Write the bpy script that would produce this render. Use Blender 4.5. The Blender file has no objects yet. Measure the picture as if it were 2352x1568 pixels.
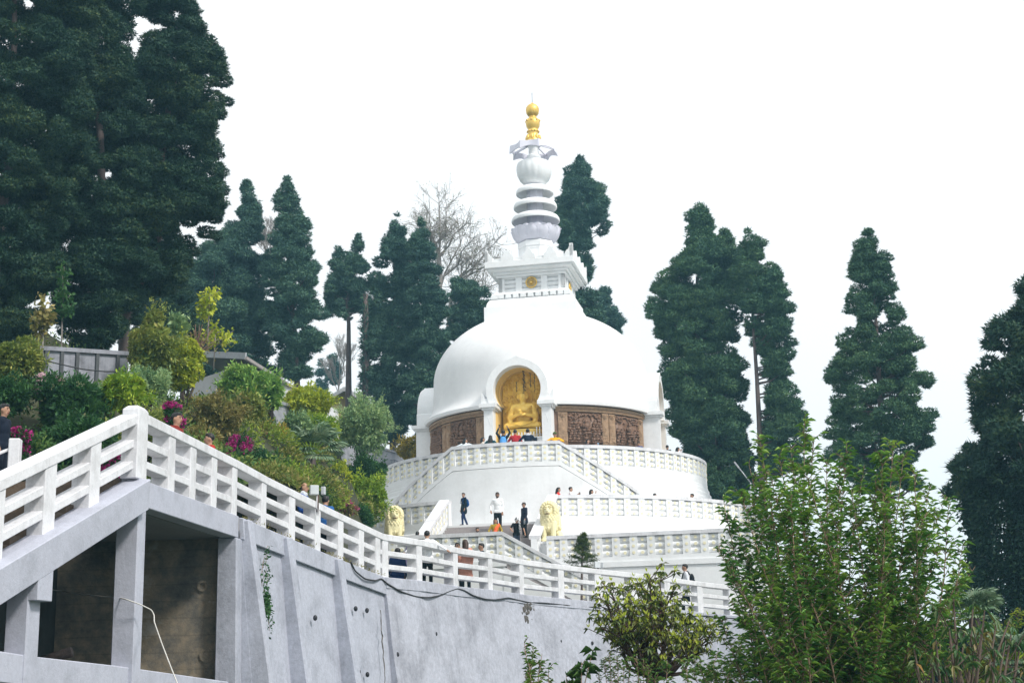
import bpy, bmesh, math, random
import numpy as np
from mathutils import Matrix, Vector
R = math.radians
PI = math.pi
scene = bpy.context.scene
COL = scene.collection
rng = np.random.default_rng(7)
random.seed(7)

# ---------------------------------------------------------------- camera (eye at the origin, looking along +Y)
FPX, CX, CY = 3267.0, 1176.0, 784.0
PITCH, ROLL = R(13.4), R(1.4)
CAM = (Matrix.Rotation(PI/2 + PITCH, 3, 'X') @ Matrix.Rotation(-ROLL, 3, 'Z'))

def at(px, py, Y):
    """world point seen at photo pixel (px, py) of the 2352 wide picture, at forward distance Y"""
    d = CAM @ Vector(((px - CX)/FPX, (CY - py)/FPX, -1.0))
    return d * (Y / d.y)

def proj(p):
    v = CAM.transposed() @ Vector(p)
    return (CX + FPX*v.x/-v.z, CY - FPX*v.y/-v.z)

def at_z(px, Y, z):
    """point at forward distance Y and height z on photo column px"""
    py = 800.0
    for _ in range(12):
        a, b = at(px, py, Y).z, at(px, py + 1, Y).z
        py += (z - a)/(b - a)
    return at(px, py, Y)

# ---------------------------------------------------------------- objects
def tag(o, label=None, cat=None, group=None, kind=None):
    if label: o['label'] = label
    if cat: o['category'] = cat
    if group: o['group'] = group
    if kind: o['kind'] = kind
    return o

def empty(name, loc=(0, 0, 0), rz=0, label=None, cat=None, group=None):
    o = bpy.data.objects.new(name, None)
    COL.objects.link(o)
    o.location = loc
    o.rotation_euler = (0, 0, rz)
    o.empty_display_size = 0.2
    return tag(o, label, cat, group)

def copy_tree(o, parent=None):
    c = o.copy()
    COL.objects.link(c)
    if parent is not None:
        c.parent = parent
    for ch in list(o.children):
        copy_tree(ch, c)
    return c

def link_mesh(name, me, mats, parent=None, smooth=False):
    if not isinstance(mats, (list, tuple)):
        mats = [mats]
    for m in mats:
        me.materials.append(m)
    if smooth:
        me.polygons.foreach_set('use_smooth', [True]*len(me.polygons))
    o = bpy.data.objects.new(name, me)
    COL.objects.link(o)
    if parent is not None:
        o.parent = parent
    return o

def np_mesh(name, V, F, mats, parent=None, smooth=False, mi=None):
    """V n x 3, F m x k (k = 3 or 4) numpy arrays"""
    V = np.asarray(V, dtype=np.float32)
    F = np.asarray(F, dtype=np.int32)
    me = bpy.data.meshes.new(name)
    me.vertices.add(len(V))
    me.vertices.foreach_set('co', V.ravel())
    k = F.shape[1]
    me.loops.add(F.size)
    me.loops.foreach_set('vertex_index', F.ravel())
    me.polygons.add(len(F))
    me.polygons.foreach_set('loop_start', np.arange(0, F.size, k, dtype=np.int32))
    if mi is not None:
        me.polygons.foreach_set('material_index', np.asarray(mi, dtype=np.int32))
    me.update(calc_edges=True)
    return link_mesh(name, me, mats, parent, smooth)

class MB:
    """collects simple solids, then links them as one mesh object"""
    def __init__(s):
        s.v, s.f, s.m = [], [], []
    def add(s, vs, fs, mi=0):
        n = len(s.v)
        s.v += [tuple(p) for p in vs]
        s.f += [tuple(i + n for i in f) for f in fs]
        s.m += [mi]*len(fs)
        return s
    def hexa(s, p, mi=0):
        """8 corners: 4 of the bottom ring, 4 of the top ring"""
        return s.add(p, [(3, 2, 1, 0), (4, 5, 6, 7), (0, 1, 5, 4), (1, 2, 6, 5), (2, 3, 7, 6), (3, 0, 4, 7)], mi)
    def box(s, c, d, rz=0, mi=0, M=None):
        x, y, z = d[0]/2, d[1]/2, d[2]/2
        pts = [Vector(q) for q in ((-x, -y, -z), (x, -y, -z), (x, y, -z), (-x, y, -z), (-x, -y, z), (x, -y, z), (x, y, z), (-x, y, z))]
        if M is None:
            M = Matrix.Rotation(rz, 3, 'Z')
        return s.hexa([M @ q + Vector(c) for q in pts], mi)
    def bar(s, a, b, w, h, mi=0, up=(0, 0, 1)):
        """square bar from a to b: w sideways, h along up"""
        a, b = Vector(a), Vector(b)
        t = (b - a).normalized()
        side = t.cross(Vector(up)).normalized()
        n = side.cross(t)
        o = [(-1, -1), (1, -1), (1, 1), (-1, 1)]
        return s.hexa([q + side*(i*w/2) + n*(j*h/2) for q in (a, b) for i, j in o], mi)
    def tube(s, path, rad, n=8, mi=0, cap=True):
        path = [Vector(p) for p in path]
        if not isinstance(rad, (list, tuple)):
            rad = [rad]*len(path)
        vs, fs = [], []
        prev = None
        for i, p in enumerate(path):
            t = (path[min(i + 1, len(path) - 1)] - path[max(i - 1, 0)])
            t = t.normalized() if t.length > 1e-9 else Vector((0, 0, 1))
            ref = prev if prev is not None else (Vector((1, 0, 0)) if abs(t.x) < .8 else Vector((0, 1, 0)))
            a = (ref - t*ref.dot(t)).normalized()
            prev = a
            b = t.cross(a)
            for k in range(n):
                an = 2*PI*k/n
                vs.append(p + a*(rad[i]*math.cos(an)) + b*(rad[i]*math.sin(an)))
        for i in range(len(path) - 1):
            for k in range(n):
                k2 = (k + 1) % n
                fs.append((i*n + k, i*n + k2, (i + 1)*n + k2, (i + 1)*n + k))
        if cap:
            fs.append(tuple(range(n))[::-1])
            fs.append(tuple((len(path) - 1)*n + k for k in range(n)))
        return s.add(vs, fs, mi)
    def lathe(s, prof, n=48, a0=0, a1=2*PI, c=(0, 0, 0), mi=0, rmod=None, close=False):
        """prof: (r, z) list; angle 0 points to local -Y (the front), positive towards +X"""
        full = abs(a1 - a0 - 2*PI) < 1e-6
        m = n if full else n + 1
        vs, fs = [], []
        for r, z in prof:
            for k in range(m):
                a = a0 + (a1 - a0)*k/n
                rr = r*(rmod(a, z) if rmod else 1)
                vs.append((c[0] + rr*math.sin(a), c[1] - rr*math.cos(a), c[2] + z))
        L = len(prof)
        for i in range(L if close else L - 1):
            i2 = (i + 1) % L
            for k in range(n):
                k2 = (k + 1) % m
                fs.append((i*m + k, i*m + k2, i2*m + k2, i2*m + k))
        if close and not full:
            fs.append(tuple(i*m for i in range(L)))
            fs.append(tuple(i*m + n for i in range(L))[::-1])
        return s.add(vs, fs, mi)
    def prism(s, poly, z0, z1, M=None, mi=0):
        """polygon (x, y) list extruded z0..z1, then mapped by M (4x4)"""
        n = len(poly)
        vs = [Vector((x, y, z0)) for x, y in poly] + [Vector((x, y, z1)) for x, y in poly]
        if M is not None:
            vs = [M @ q for q in vs]
        fs = [tuple(range(n))[::-1], tuple(range(n, 2*n))] + [(i, (i + 1) % n, n + (i + 1) % n, n + i) for i in range(n)]
        return s.add(vs, fs, mi)
    def ball(s, c, r, seg=10, ring=6, mi=0, M=None):
        if not isinstance(r, (list, tuple)):
            r = (r, r, r)
        vs = [Vector((0, 0, r[2]))]
        for i in range(1, ring):
            ph = PI*i/ring
            for k in range(seg):
                a = 2*PI*k/seg
                vs.append(Vector((r[0]*math.sin(ph)*math.cos(a), r[1]*math.sin(ph)*math.sin(a), r[2]*math.cos(ph))))
        vs.append(Vector((0, 0, -r[2])))
        fs = []
        for k in range(seg):
            k2 = (k + 1) % seg
            fs.append((0, 1 + k, 1 + k2))
            for i in range(ring - 2):
                b = 1 + i*seg
                fs.append((b + k, b + seg + k, b + seg + k2, b + k2))
            b = 1 + (ring - 2)*seg
            fs.append((b + k2, b + k, len(vs) - 1))
        if M is not None:
            vs = [M @ q for q in vs]
        return s.add([q + Vector(c) for q in vs], fs, mi)
    def build(s, name, mats, parent=None, smooth=False, off=None, bevel=0, auto=None):
        if off is not None:
            ox, oy, oz = off
            s.v = [(x - ox, y - oy, z - oz) for x, y, z in s.v]
        me = bpy.data.meshes.new(name)
        me.from_pydata(s.v, [], s.f)
        me.polygons.foreach_set('material_index', s.m)
        bm = bmesh.new()
        bm.from_mesh(me)
        bmesh.ops.recalc_face_normals(bm, faces=bm.faces)
        if bevel:
            es = [e for e in bm.edges if len(e.link_faces) == 2 and e.calc_face_angle(0) > .6]
            bmesh.ops.bevel(bm, geom=es, offset=bevel, segments=1, affect='EDGES', clamp_overlap=True)
        if auto:
            for f in bm.faces:
                f.smooth = True
            for e in bm.edges:
                if len(e.link_faces) == 2 and e.calc_face_angle(0) > auto:
                    e.smooth = False
        bm.to_mesh(me)
        bm.free()
        return link_mesh(name, me, mats, parent, smooth)

# ---------------------------------------------------------------- materials
def srgb(h):
    c = [int(h[i:i + 2], 16)/255 for i in (0, 2, 4)]
    return tuple(x/12.92 if x <= .04045 else ((x + .055)/1.055)**2.4 for x in c)

def nd(nt, t, loc=(0, 0), **kw):
    n = nt.nodes.new(t)
    n.location = loc
    for k, v in kw.items():
        if k in n.inputs:
            n.inputs[k].default_value = v
        else:
            setattr(n, k, v)
    return n

def base_mat(name, col, rough=.7, metal=0, spec=.3):
    m = bpy.data.materials.new(name)
    m.use_nodes = True
    b = m.node_tree.nodes['Principled BSDF']
    b.inputs['Base Color'].default_value = (*col, 1)
    b.inputs['Roughness'].default_value = rough
    b.inputs['Metallic'].default_value = metal
    b.inputs['Specular IOR Level'].default_value = spec
    return m, m.node_tree, b

def ramp(nt, stops, interp='LINEAR'):
    r = nt.nodes.new('ShaderNodeValToRGB')
    r.color_ramp.interpolation = interp
    e = r.color_ramp.elements
    while len(e) < len(stops):
        e.new(.5)
    for el, (p, c) in zip(e, stops):
        el.position = p
        el.color = (*c, 1)
    return r

def coords(nt, scale=(1, 1, 1), space='Object'):
    tc = nt.nodes.new('ShaderNodeTexCoord')
    mp = nt.nodes.new('ShaderNodeMapping')
    mp.inputs['Scale'].default_value = scale
    nt.links.new(tc.outputs[space], mp.inputs['Vector'])
    return mp.outputs['Vector']

def noise(nt, vec, scale, detail=5, rough=.6, lac=2.0):
    n = nt.nodes.new('ShaderNodeTexNoise')
    n.inputs['Scale'].default_value = scale
    n.inputs['Detail'].default_value = detail
    n.inputs['Roughness'].default_value = rough
    if vec is not None:
        nt.links.new(vec, n.inputs['Vector'])
    return n.outputs['Fac']

def mixc(nt, fac, a, b, blend='MIX'):
    m = nt.nodes.new('ShaderNodeMix')
    m.data_type = 'RGBA'
    m.blend_type = blend
    for s, v in ((m.inputs[0], fac), (m.inputs[6], a), (m.inputs[7], b)):
        if isinstance(v, (int, float)):
            s.default_value = v
        elif isinstance(v, tuple):
            s.default_value = (*v, 1)
        else:
            nt.links.new(v, s)
    return m.outputs[2]

def bump(nt, b, h, strength=.3, dist=.02):
    n = nt.nodes.new('ShaderNodeBump')
    n.inputs['Strength'].default_value = strength
    n.inputs['Distance'].default_value = dist
    nt.links.new(h, n.inputs['Height'])
    nt.links.new(n.outputs['Normal'], b.inputs['Normal'])

def paint(name, col, dirt, amount=.35, rough=.65, scale=1.0, streak=True, bmp=.15, fine=.08):
    """painted or plastered masonry: large blotches, streaks running down, fine grain"""
    m, nt, b = base_mat(name, col, rough)
    v1 = coords(nt, (scale, scale, scale))
    n1 = noise(nt, v1, 1.3, 7, .68)
    r1 = ramp(nt, [(.45, (0, 0, 0)), (.75, (1, 1, 1))])
    nt.links.new(n1, r1.inputs[0])
    fac = r1.outputs[0]
    if streak:
        v2 = coords(nt, (scale*6, scale*6, scale*.35))
        n2 = noise(nt, v2, 1.0, 5, .65)
        r2 = ramp(nt, [(.5, (0, 0, 0)), (.8, (1, 1, 1))])
        nt.links.new(n2, r2.inputs[0])
        fac = mixc(nt, .5, fac, r2.outputs[0], 'ADD')
    mm = nt.nodes.new('ShaderNodeMath'); mm.operation = 'MULTIPLY'; mm.use_clamp = True
    nt.links.new(fac, mm.inputs[0]); mm.inputs[1].default_value = amount
    c = mixc(nt, mm.outputs[0], col, dirt)
    v3 = coords(nt, (scale, scale, scale))
    n3 = noise(nt, v3, 14, 6, .7)
    r3 = ramp(nt, [(.3, (1 - fine*2,)*3), (.7, (1, 1, 1))])
    nt.links.new(n3, r3.inputs[0])
    c = mixc(nt, 1.0, c, r3.outputs[0], 'MULTIPLY')
    nt.links.new(c, b.inputs['Base Color'])
    bump(nt, b, n3, bmp, .02)
    return m

def plain(name, col, rough=.7, metal=0, var=.12, scale=8, spec=.3, bmp=0):
    m, nt, b = base_mat(name, col, rough, metal, spec)
    n = noise(nt, coords(nt), scale, 5, .65)
    r = ramp(nt, [(.3, tuple(x*(1 - var) for x in col)), (.7, tuple(min(1, x*(1 + var)) for x in col))])
    nt.links.new(n, r.inputs[0])
    nt.links.new(r.outputs[0], b.inputs['Base Color'])
    if bmp:
        bump(nt, b, n, bmp, .02)
    return m

def leaf_mat(name, cols, rough=.55, trans=.25, big=.6, spec=.25):
    """foliage: every leaf its own tint, clumps drift between the tints of the species"""
    m, nt, b = base_mat(name, cols[0], rough, 0, spec)
    g = nt.nodes.new('ShaderNodeNewGeometry')
    n = noise(nt, coords(nt), big, 3, .5)
    md = nt.nodes.new('ShaderNodeMath'); md.operation = 'MULTIPLY_ADD'; md.use_clamp = True
    nt.links.new(g.outputs['Random Per Island'], md.inputs[0]); md.inputs[1].default_value = .62
    ms = nt.nodes.new('ShaderNodeMath'); ms.operation = 'MULTIPLY_ADD'
    nt.links.new(n, ms.inputs[0]); ms.inputs[1].default_value = 1.1; ms.inputs[2].default_value = -.36
    nt.links.new(ms.outputs[0], md.inputs[2])
    k = len(cols) - 1
    r = ramp(nt, [(i/max(1, k), c) for i, c in enumerate(cols)])
    nt.links.new(md.outputs[0], r.inputs[0])
    nt.links.new(r.outputs[0], b.inputs['Base Color'])
    if trans:
        t = nt.nodes.new('ShaderNodeBsdfTranslucent')
        nt.links.new(r.outputs[0], t.inputs['Color'])
        mx = nt.nodes.new('ShaderNodeMixShader'); mx.inputs[0].default_value = trans
        nt.links.new(b.outputs[0], mx.inputs[1]); nt.links.new(t.outputs[0], mx.inputs[2])
        nt.links.new(mx.outputs[0], nt.nodes['Material Output'].inputs['Surface'])
    return m

WHITE = paint('white_paint', (.87, .88, .89), (.52, .52, .51), .3, .6, .5, True, .05, .03)
WHITE2 = paint('white_wash', (.80, .80, .83), (.42, .41, .42), .35, .7, 1.0, True, .15, .06)
RAIL = paint('rail_paint', (.82, .82, .85), (.33, .32, .32), .5, .7, 1.6, True, .2, .08)
CONC = paint('wall_concrete', (.50, .52, .60), (.22, .23, .27), .6, .85, .9, True, .5, .12)
CONC2 = paint('beam_concrete', (.52, .535, .62), (.27, .28, .32), .5, .85, 1.2, False, .35, .08)
GREYW = paint('old_grey_wall', (.40, .41, .45), (.14, .15, .16), .8, .9, .8, True, .4, .14)
CREAM = plain('cream_stone', (.84, .76, .46), .6, 0, .08, 6, .3, .1)
DOT = plain('pale_yellow_paint', (.85, .79, .56), .6, 0, .06)
STEP = paint('step_stone', (.42, .38, .38), (.22, .20, .20), .6, .8, 1.5, False, .3, .12)
GOLD = plain('gold_leaf', (1.0, .62, .12), .36, .25, .1, 5, .5, .1)
GOLD2 = plain('gold_relief', (.95, .52, .07), .36, .3, .25, 9, .5, .3)
GOLDP = plain('gold_paint', (.80, .54, .14), .42, .55, .1, 5)
NICHE = plain('ochre_plaster', (.90, .62, .22), .7, 0, .06, 3)
WOOD = plain('carved_wood', (.20, .115, .075), .5, 0, .35, 6, .35, .2)
WOOD2 = plain('carved_wood_light', (.36, .235, .145), .5, 0, .3, 6, .35, .2)
BARK = paint('bark', (.17, .13, .12), (.07, .055, .05), .8, .9, 1.5, True, .6, .2)
BARKP = paint('pale_bark', (.40, .36, .33), (.12, .1, .09), .7, .9, 1.5, True, .6, .2)
DARK = plain('dark_metal', (.03, .03, .035), .5)
GREYM = plain('grey_metal', (.4, .42, .45), .45, .5)
# ================================================================ the stupa (local frame: front is -Y, u = +X, v = -Y)
SX, SY, STH = 1.47, 75.0, R(-11.6)
SM = Matrix.Translation((SX, SY, 0)) @ Matrix.Rotation(STH, 4, 'Z')
def S(u, v, z):
    return SM @ Vector((u, -v, z))
def SA(a, r, z):
    """local cylinder coordinates: angle in degrees from the front"""
    a = R(a)
    return S(r*math.sin(a), r*math.cos(a), z)
def cyl(a, r, z):
    a = R(a)
    return Vector((r*math.sin(a), -r*math.cos(a), z))

stupa = empty('stupa', (SX, SY, 0), STH, 'white domed stupa with ringed spire, gold finial and brown carved drum panels', 'stupa')
Z_UP, Z_LOW, Z_BASE = 9.6, 6.87, 4.62
R_UP, R_LOW = 8.6, 11.5

def eval_bool(o, cutters):
    for c in cutters:
        md = o.modifiers.new('cut', 'BOOLEAN')
        md.operation = 'DIFFERENCE'
        md.solver = 'EXACT'
        md.object = c
    dg = bpy.context.evaluated_depsgraph_get()
    me = bpy.data.meshes.new_from_object(o.evaluated_get(dg))
    o.modifiers.clear()
    o.data = me
    return o

# ---- niche profile (x, z); circle centre z = 13.96
ACZ, ARI = 13.96, 1.2
def arch_pts(r, half, zbot, n=26, ang=34, zfoot=13.3):
    a0, a1 = R(-ang), R(180 + ang)
    pts = [(half, zbot), (half, zfoot)]
    for i in range(n + 1):
        a = a0 + (a1 - a0)*i/n
        pts.append((r*math.cos(a), ACZ + r*math.sin(a)))
    pts += [(-half, zfoot), (-half, zbot)]
    return pts
# map polygon (x, z) extruded along v to the local frame turned by angle
def niche_M(deg):
    return Matrix.Rotation(R(deg), 4, 'Z') @ Matrix(((1, 0, 0, 0), (0, 0, -1, 0), (0, 1, 0, 0), (0, 0, 0, 1)))

cutters = []
for deg in (0, 90, -90):
    mb = MB().prism(arch_pts(ARI + .04, 1.25, Z_UP - .2), 4.2, 7.5, niche_M(deg))
    c = mb.build('cutter', [WHITE], None)
    c.parent = stupa
    cutters.append(c)
bpy.context.view_layer.update()

prof = [(0, 14.0), (5.6, 14.0), (5.6, 13.3), (6.1, 13.18), (6.22, 13.2), (6.24, 13.36), (6.12, 13.5), (5.93, 13.68), (5.82, 13.95), (5.765, 14.3), (5.745, 14.9)]
HZ, HH = 15.42, 3.84
for i in range(23):
    t = (PI/2)*i/22
    prof.append((5.74*math.cos(t)**.95 if i < 22 else 0.0, HZ + HH*math.sin(t)))
dm = MB().lathe(prof, 144)
DOMEW = paint('dome_paint', (.86, .86, .865), (.60, .60, .61), .4, .5, .3, True, .03, .02)
dome = dm.build('dome', [DOMEW], stupa, auto=R(28))
eval_bool(dome, cutters)
dr = MB().lathe([(0, 13.4), (5.86, 13.4), (5.86, Z_UP - .1), (0, Z_UP - .1)], 144)
drum = dr.build('drum', [WOOD], stupa, auto=R(40))
eval_bool(drum, cutters)
for c in cutters:
    bpy.data.objects.remove(c)

# ---- carved panels of the drum
def curved_slab(mb, a0, a1, z0, z1, r0, r1, n=8, mi=0):
    vs = []
    for i in range(n + 1):
        a = a0 + (a1 - a0)*i/n
        vs += [cyl(a, r0, z0), cyl(a, r1, z0), cyl(a, r1, z1), cyl(a, r0, z1)]
    fs = [(0, 1, 2, 3), tuple(4*n + k for k in (3, 2, 1, 0))]
    for i in range(n):
        for k in range(4):
            k2 = (k + 1) % 4
            fs.append((4*i + k, 4*(i + 1) + k, 4*(i + 1) + k2, 4*i + k2))
    return mb.add(vs, fs, mi)

def figure(mb, a, z, h, r=5.9, seat=True):
    """a carved figure in high relief: head, body, folded legs, arms"""
    da = math.degrees(1/5.9)
    rs = random.uniform(.9, 1.1)
    mb.ball(cyl(a, r + .07, z + h*.86), (h*.13, h*.13, h*.16), 8, 5)
    mb.ball(cyl(a, r + .04, z + h*.5), (h*.2*rs, h*.16, h*.27), 8, 5)
    for s in (-1, 1):
        mb.ball(cyl(a + s*da*h*.2, r + .05, z + h*.52), (h*.07, h*.1, h*.2), 6, 4)
        mb.ball(cyl(a + s*da*h*.18, r + .07, z + h*.14), (h*.2, h*.14, h*.1), 6, 4)

def relief(a0, a1, style):
    z0, z1 = 11.3, 12.82
    mb = MB()
    curved_slab(mb, a0, a1, z0, z1, 5.86, 5.885)
    w = a1 - a0
    ac = (a0 + a1)/2
    # foliage of the tree over the scene
    for k in range(60):
        a = a0 + w*random.uniform(.03, .97)
        zz = z1 - abs(random.gauss(0, .17)) - .05
        if abs(a - ac) < w*.13 and zz < z1 - .15:
            continue
        mb.ball(cyl(a, 5.91, zz), (.07, .06, .05), 6, 4)
    for k in range(5):
        a = a0 + w*(k + .5)/5
        mb.tube([cyl(a, 5.9, z1 - .05), cyl(a + random.uniform(-1, 1), 5.93, z1 - .2), cyl(a + random.uniform(-2, 2), 5.92, z1 - .42)], [.03, .025, .015], 5)
    if style < 2:
        # halo and seated figure in the middle
        mb.add([cyl(ac + math.degrees(.3*math.cos(t)/5.9), 5.91, z0 + .98 + .3*math.sin(t)) for t in np.linspace(0, 2*PI, 20, False)], [tuple(range(20))])
        figure(mb, ac, z0 + .55, .62, 5.93)
        mb.ball(cyl(ac, 5.93, z0 + .5), (.34, .12, .07), 10, 5)
        figure(mb, ac, z0 + .03, .42, 5.93)
    rows = 4 if style != 1 else 3
    for rw in range(rows):
        zr = z0 + .02 + rw*.26
        n = 9 if style != 1 else 7
        for k in range(n):
            f = (k + .5 + (rw % 2)*.4)/n
            if f > .98 or (style < 2 and abs(f - .5) < .17):
                continue
            figure(mb, a0 + w*f, zr + random.uniform(-.02, .02), random.uniform(.34, .42), 5.9)
    o = mb.build('relief_panel', [WOOD], stupa, smooth=True)
    return o

def pilaster(a0, a1):
    mb = MB()
    curved_slab(mb, a0, a1, 11.2, 12.84, 5.86, 5.93, 4)
    am, w = (a0 + a1)/2, a1 - a0
    zc = 12.0
    for k, s in enumerate((.42, .3, .2, .1)):
        curved_slab(mb, am - w*s, am + w*s, zc - s*.9, zc + s*.9, 5.93, 5.95 + .016*k if k % 2 == 0 else 5.955 + .016*k, 2)
    for zz, sg in ((12.78, -1), (11.26, 1)):
        for rr in (.19, .12, .06):
            pts = [cyl(am + math.degrees(rr*math.cos(t)/5.9), 5.95 + (.2 - rr)*.15, zz + sg*rr*math.sin(t)) for t in np.linspace(0, PI, 9)]
            mb.tube(pts, .018, 5)
    for s in (-.32, 0, .32):
        mb.tube([cyl(am + w*s, 5.935, 11.52), cyl(am + w*s, 5.935, 11.75)], .02, 4)
        mb.tube([cyl(am + w*s, 5.935, 12.3), cyl(am + w*s, 5.935, 12.55)], .02, 4)
    return mb.build('pilaster', [WOOD2], stupa)

for q in (-2, -1, 0, 1):
    b = q*90
    for a0, a1 in ((18.5, 23), (41, 44.8), (45.2, 49), (67, 71.5)):
        pilaster(b + a0, b + a1)
    relief(b + 23, b + 41, 0 if q == 0 else 2)
    relief(b + 49, b + 67, 1 if q == 0 else 0)
    fr = MB()
    curved_slab(fr, b + 17, b + 73, 12.88, 13.02, 5.86, 5.97, 24)
    curved_slab(fr, b + 17, b + 73, 13.02, 13.14, 5.86, 6.02, 24)
    for k in range(70):
        a = b + 17.4 + 55.2*k/69
        fr.ball(cyl(a, 5.98, 12.95), .03, 5, 3)
    fr.build('frieze', [WOOD2], stupa)
    pl = MB()
    curved_slab(pl, b + 17, b + 73, 11.05, 11.18, 5.86, 5.96, 24)
    curved_slab(pl, b + 17, b + 73, 10.62, 10.72, 5.86, 5.95, 24)
    curved_slab(pl, b + 17, b + 73, 9.7, 10.2, 5.86, 6.0, 24)
    for k in range(13):
        a = b + 17 + 56*k/12.0
        curved_slab(pl, max(b + 17, a - .5), min(b + 73, a + .5), 10.2, 11.05, 5.86, 5.94, 2)
    for k in range(12):
        a = b + 17 + 56*(k + .5)/12
        if k % 3 == 1:
            for rr in (.13, .07):
                pl.tube([cyl(a + math.degrees(rr*math.cos(t)/5.9), 5.91, 10.87 + rr*math.sin(t)) for t in np.linspace(0, 2*PI, 12)], .02, 5)
    pl.build('drum_plinth', [WOOD], stupa)

# ---- niches: arch frame, columns, lining
def ring_strip(mb, inn, out, v0, v1, M, mi=0):
    n = len(inn)
    vs = []
    for (a, b) in zip(inn, out):
        for p, v in ((a, v0), (b, v0), (b, v1), (a, v1)):
            vs.append(M @ Vector((p[0], p[1], v)))
    fs = [(0, 1, 2, 3), tuple(4*(n - 1) + k for k in (3, 2, 1, 0))]
    for i in range(n - 1):
        for k in range(4):
            k2 = (k + 1) % 4
            fs.append((4*i + k, 4*i + 4 + k, 4*i + 4 + k2, 4*i + k2))
    return mb.add(vs, fs, mi)

def outer_r(phi):
    """outer outline of the arch: round, sweeping up into a pointed tip; phi from the top in radians"""
    a = abs(phi)
    tip = .12*math.exp(-(a/.08)) + .03*math.exp(-(a/.30)**2)
    return 1.55 + tip

for deg in (0, 90, -90):
    M = niche_M(deg)
    fr = MB()
    N = 72
    inn, out, inn2 = [], [], []
    for i in range(N + 1):
        phi = R(-124) + R(248)*i/N
        a = PI/2 - phi
        inn.append((ARI*math.cos(a), ACZ + ARI*math.sin(a)))
        ro = outer_r(phi)
        if abs(phi) > R(112):
            ro = 1.55
        out.append((ro*math.cos(a), ACZ + ro*math.sin(a)))
    ring_strip(fr, inn, out, 4.75, 6.45, M)
    # slightly raised outer lip
    out2 = [(x*1.0, z) for x, z in out]
    for s in (-1, 1):
        # volute uprights over the capitals
        pts = [(s*1.36, 13.3), (s*1.82, 13.3), (s*1.82, 13.86), (s*1.78, 13.9), (s*1.70, 13.8), (s*1.66, 13.66), (s*1.62, 13.58), (s*1.36, 13.56)]
        if s > 0:
            pts = pts[::-1]
        fr.prism(pts, 5.4, 6.40, M)
    nf = fr.build('niche_arch', [WHITE], stupa, auto=R(35))
    for s in (-1, 1):
        col = MB()
        def bx(x0, x1, v0, v1, z0, z1):
            c = Vector(((x0 + x1)/2, (z0 + z1)/2, (v0 + v1)/2))
            x, z, v = abs(x1 - x0)/2, (z1 - z0)/2, (v1 - v0)/2
            pts = [M @ (c + Vector(q)) for q in ((-x, -z, -v), (x, -z, -v), (x, -z, v), (-x, -z, v), (-x, z, -v), (x, z, -v), (x, z, v), (-x, z, v))]
            col.hexa(pts)
        bx(s*1.22, s*1.68, 5.2, 6.48, Z_UP, 13.0)
        bx(s*1.14, s*1.78, 5.2, 6.58, 13.0, 13.1)
        bx(s*1.04, s*1.88, 5.2, 6.68, 13.1, 13.29)
        bx(s*1.18, s*1.72, 5.2, 6.54, Z_UP, 10.05)
        # shallow carved line on the shaft
        col.tube([M @ Vector((s*1.45 - .1, 12.62, 6.485)), M @ Vector((s*1.45 - .02, 12.64, 6.485)), M @ Vector((s*1.45 + .05, 12.4, 6.485)), M @ Vector((s*1.45 + .12, 12.2, 6.485))], .012, 5)
        cc = col.build('column', [WHITE], stupa, bevel=.008)
    lin = MB()
    pts = arch_pts(ARI + .015, 1.235, Z_UP - .05)
    n = len(pts)
    lip = [(x, z) for x, z in pts]
    vs = [M @ Vector((x, z, 6.0)) for x, z in lip] + [M @ Vector((x*.94, ACZ + (z - ACZ)*.96 if z > ACZ else z, 5.3)) for x, z in pts] + [M @ Vector((x*.90, ACZ + (z - ACZ)*.93 if z > ACZ else z, 5.3)) for x, z in pts] + [M @ Vector((x*.86, ACZ + (z - ACZ)*.9 if z > ACZ else z, 4.35)) for x, z in pts]
    fs = []
    for j in range(3):
        fs += [(j*n + i, j*n + i + 1, (j + 1)*n + i + 1, (j + 1)*n + i) for i in range(n - 1)]
    fs.append(tuple(3*n + i for i in range(n)))
    fs.append((0, n - 1, 4*n - 1, 3*n))
    lin.add(vs, fs)
    lin.build('niche_lining', [NICHE], stupa, auto=R(30))

# ---- square tower over the dome
def sq(mb, h, z0, z1, h2=None, mi=0):
    h2 = h if h2 is None else h2
    return mb.hexa([(-h, -h, z0), (h, -h, z0), (h, h, z0), (-h, h, z0), (-h2, -h2, z1), (h2, -h2, z1), (h2, h2, z1), (-h2, h2, z1)], mi)
b = MB()
sq(b, 2.47, 17.6, 19.30)
prev = (2.37, 19.30)
for i in range(1, 7):
    t = PI/2*i/6
    cur = (2.37 - .30*(1 - math.cos(t)), 19.30 + .46*math.sin(t))
    sq(b, prev[0], prev[1], cur[1], cur[0])
    prev = cur
b.build('plinth_block', [WHITE], stupa, auto=R(32))
d = MB()
sq(d, 1.98, 19.7, 20.02)
sq(d, 2.12, 20.02, 20.17, 1.98)
for side in range(4):
    Ms = Matrix.Rotation(side*PI/2, 4, 'Z')
    for k in range(11):
        x = -2.02 + 4.04*k/10
        if k in (0, 10):
            continue
        d.hexa([Ms @ Vector(p) for p in ((x - .15, -2.13, 19.82), (x + .15, -2.13, 19.82), (x + .15, -1.9, 19.74), (x - .15, -1.9, 19.74), (x - .15, -2.13, 20.03), (x + .15, -2.13, 20.03), (x + .15, -1.9, 20.03), (x - .15, -1.9, 20.03))])
    d.hexa([Ms @ Vector(p) for p in ((-2.14, -2.14, 19.8), (-1.78, -2.14, 19.8), (-1.78, -1.8, 19.76), (-2.14, -1.8, 19.76), (-2.14, -2.14, 20.03), (-1.78, -2.14, 20.03), (-1.78, -1.8, 20.03), (-2.14, -1.8, 20.03))])
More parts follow.
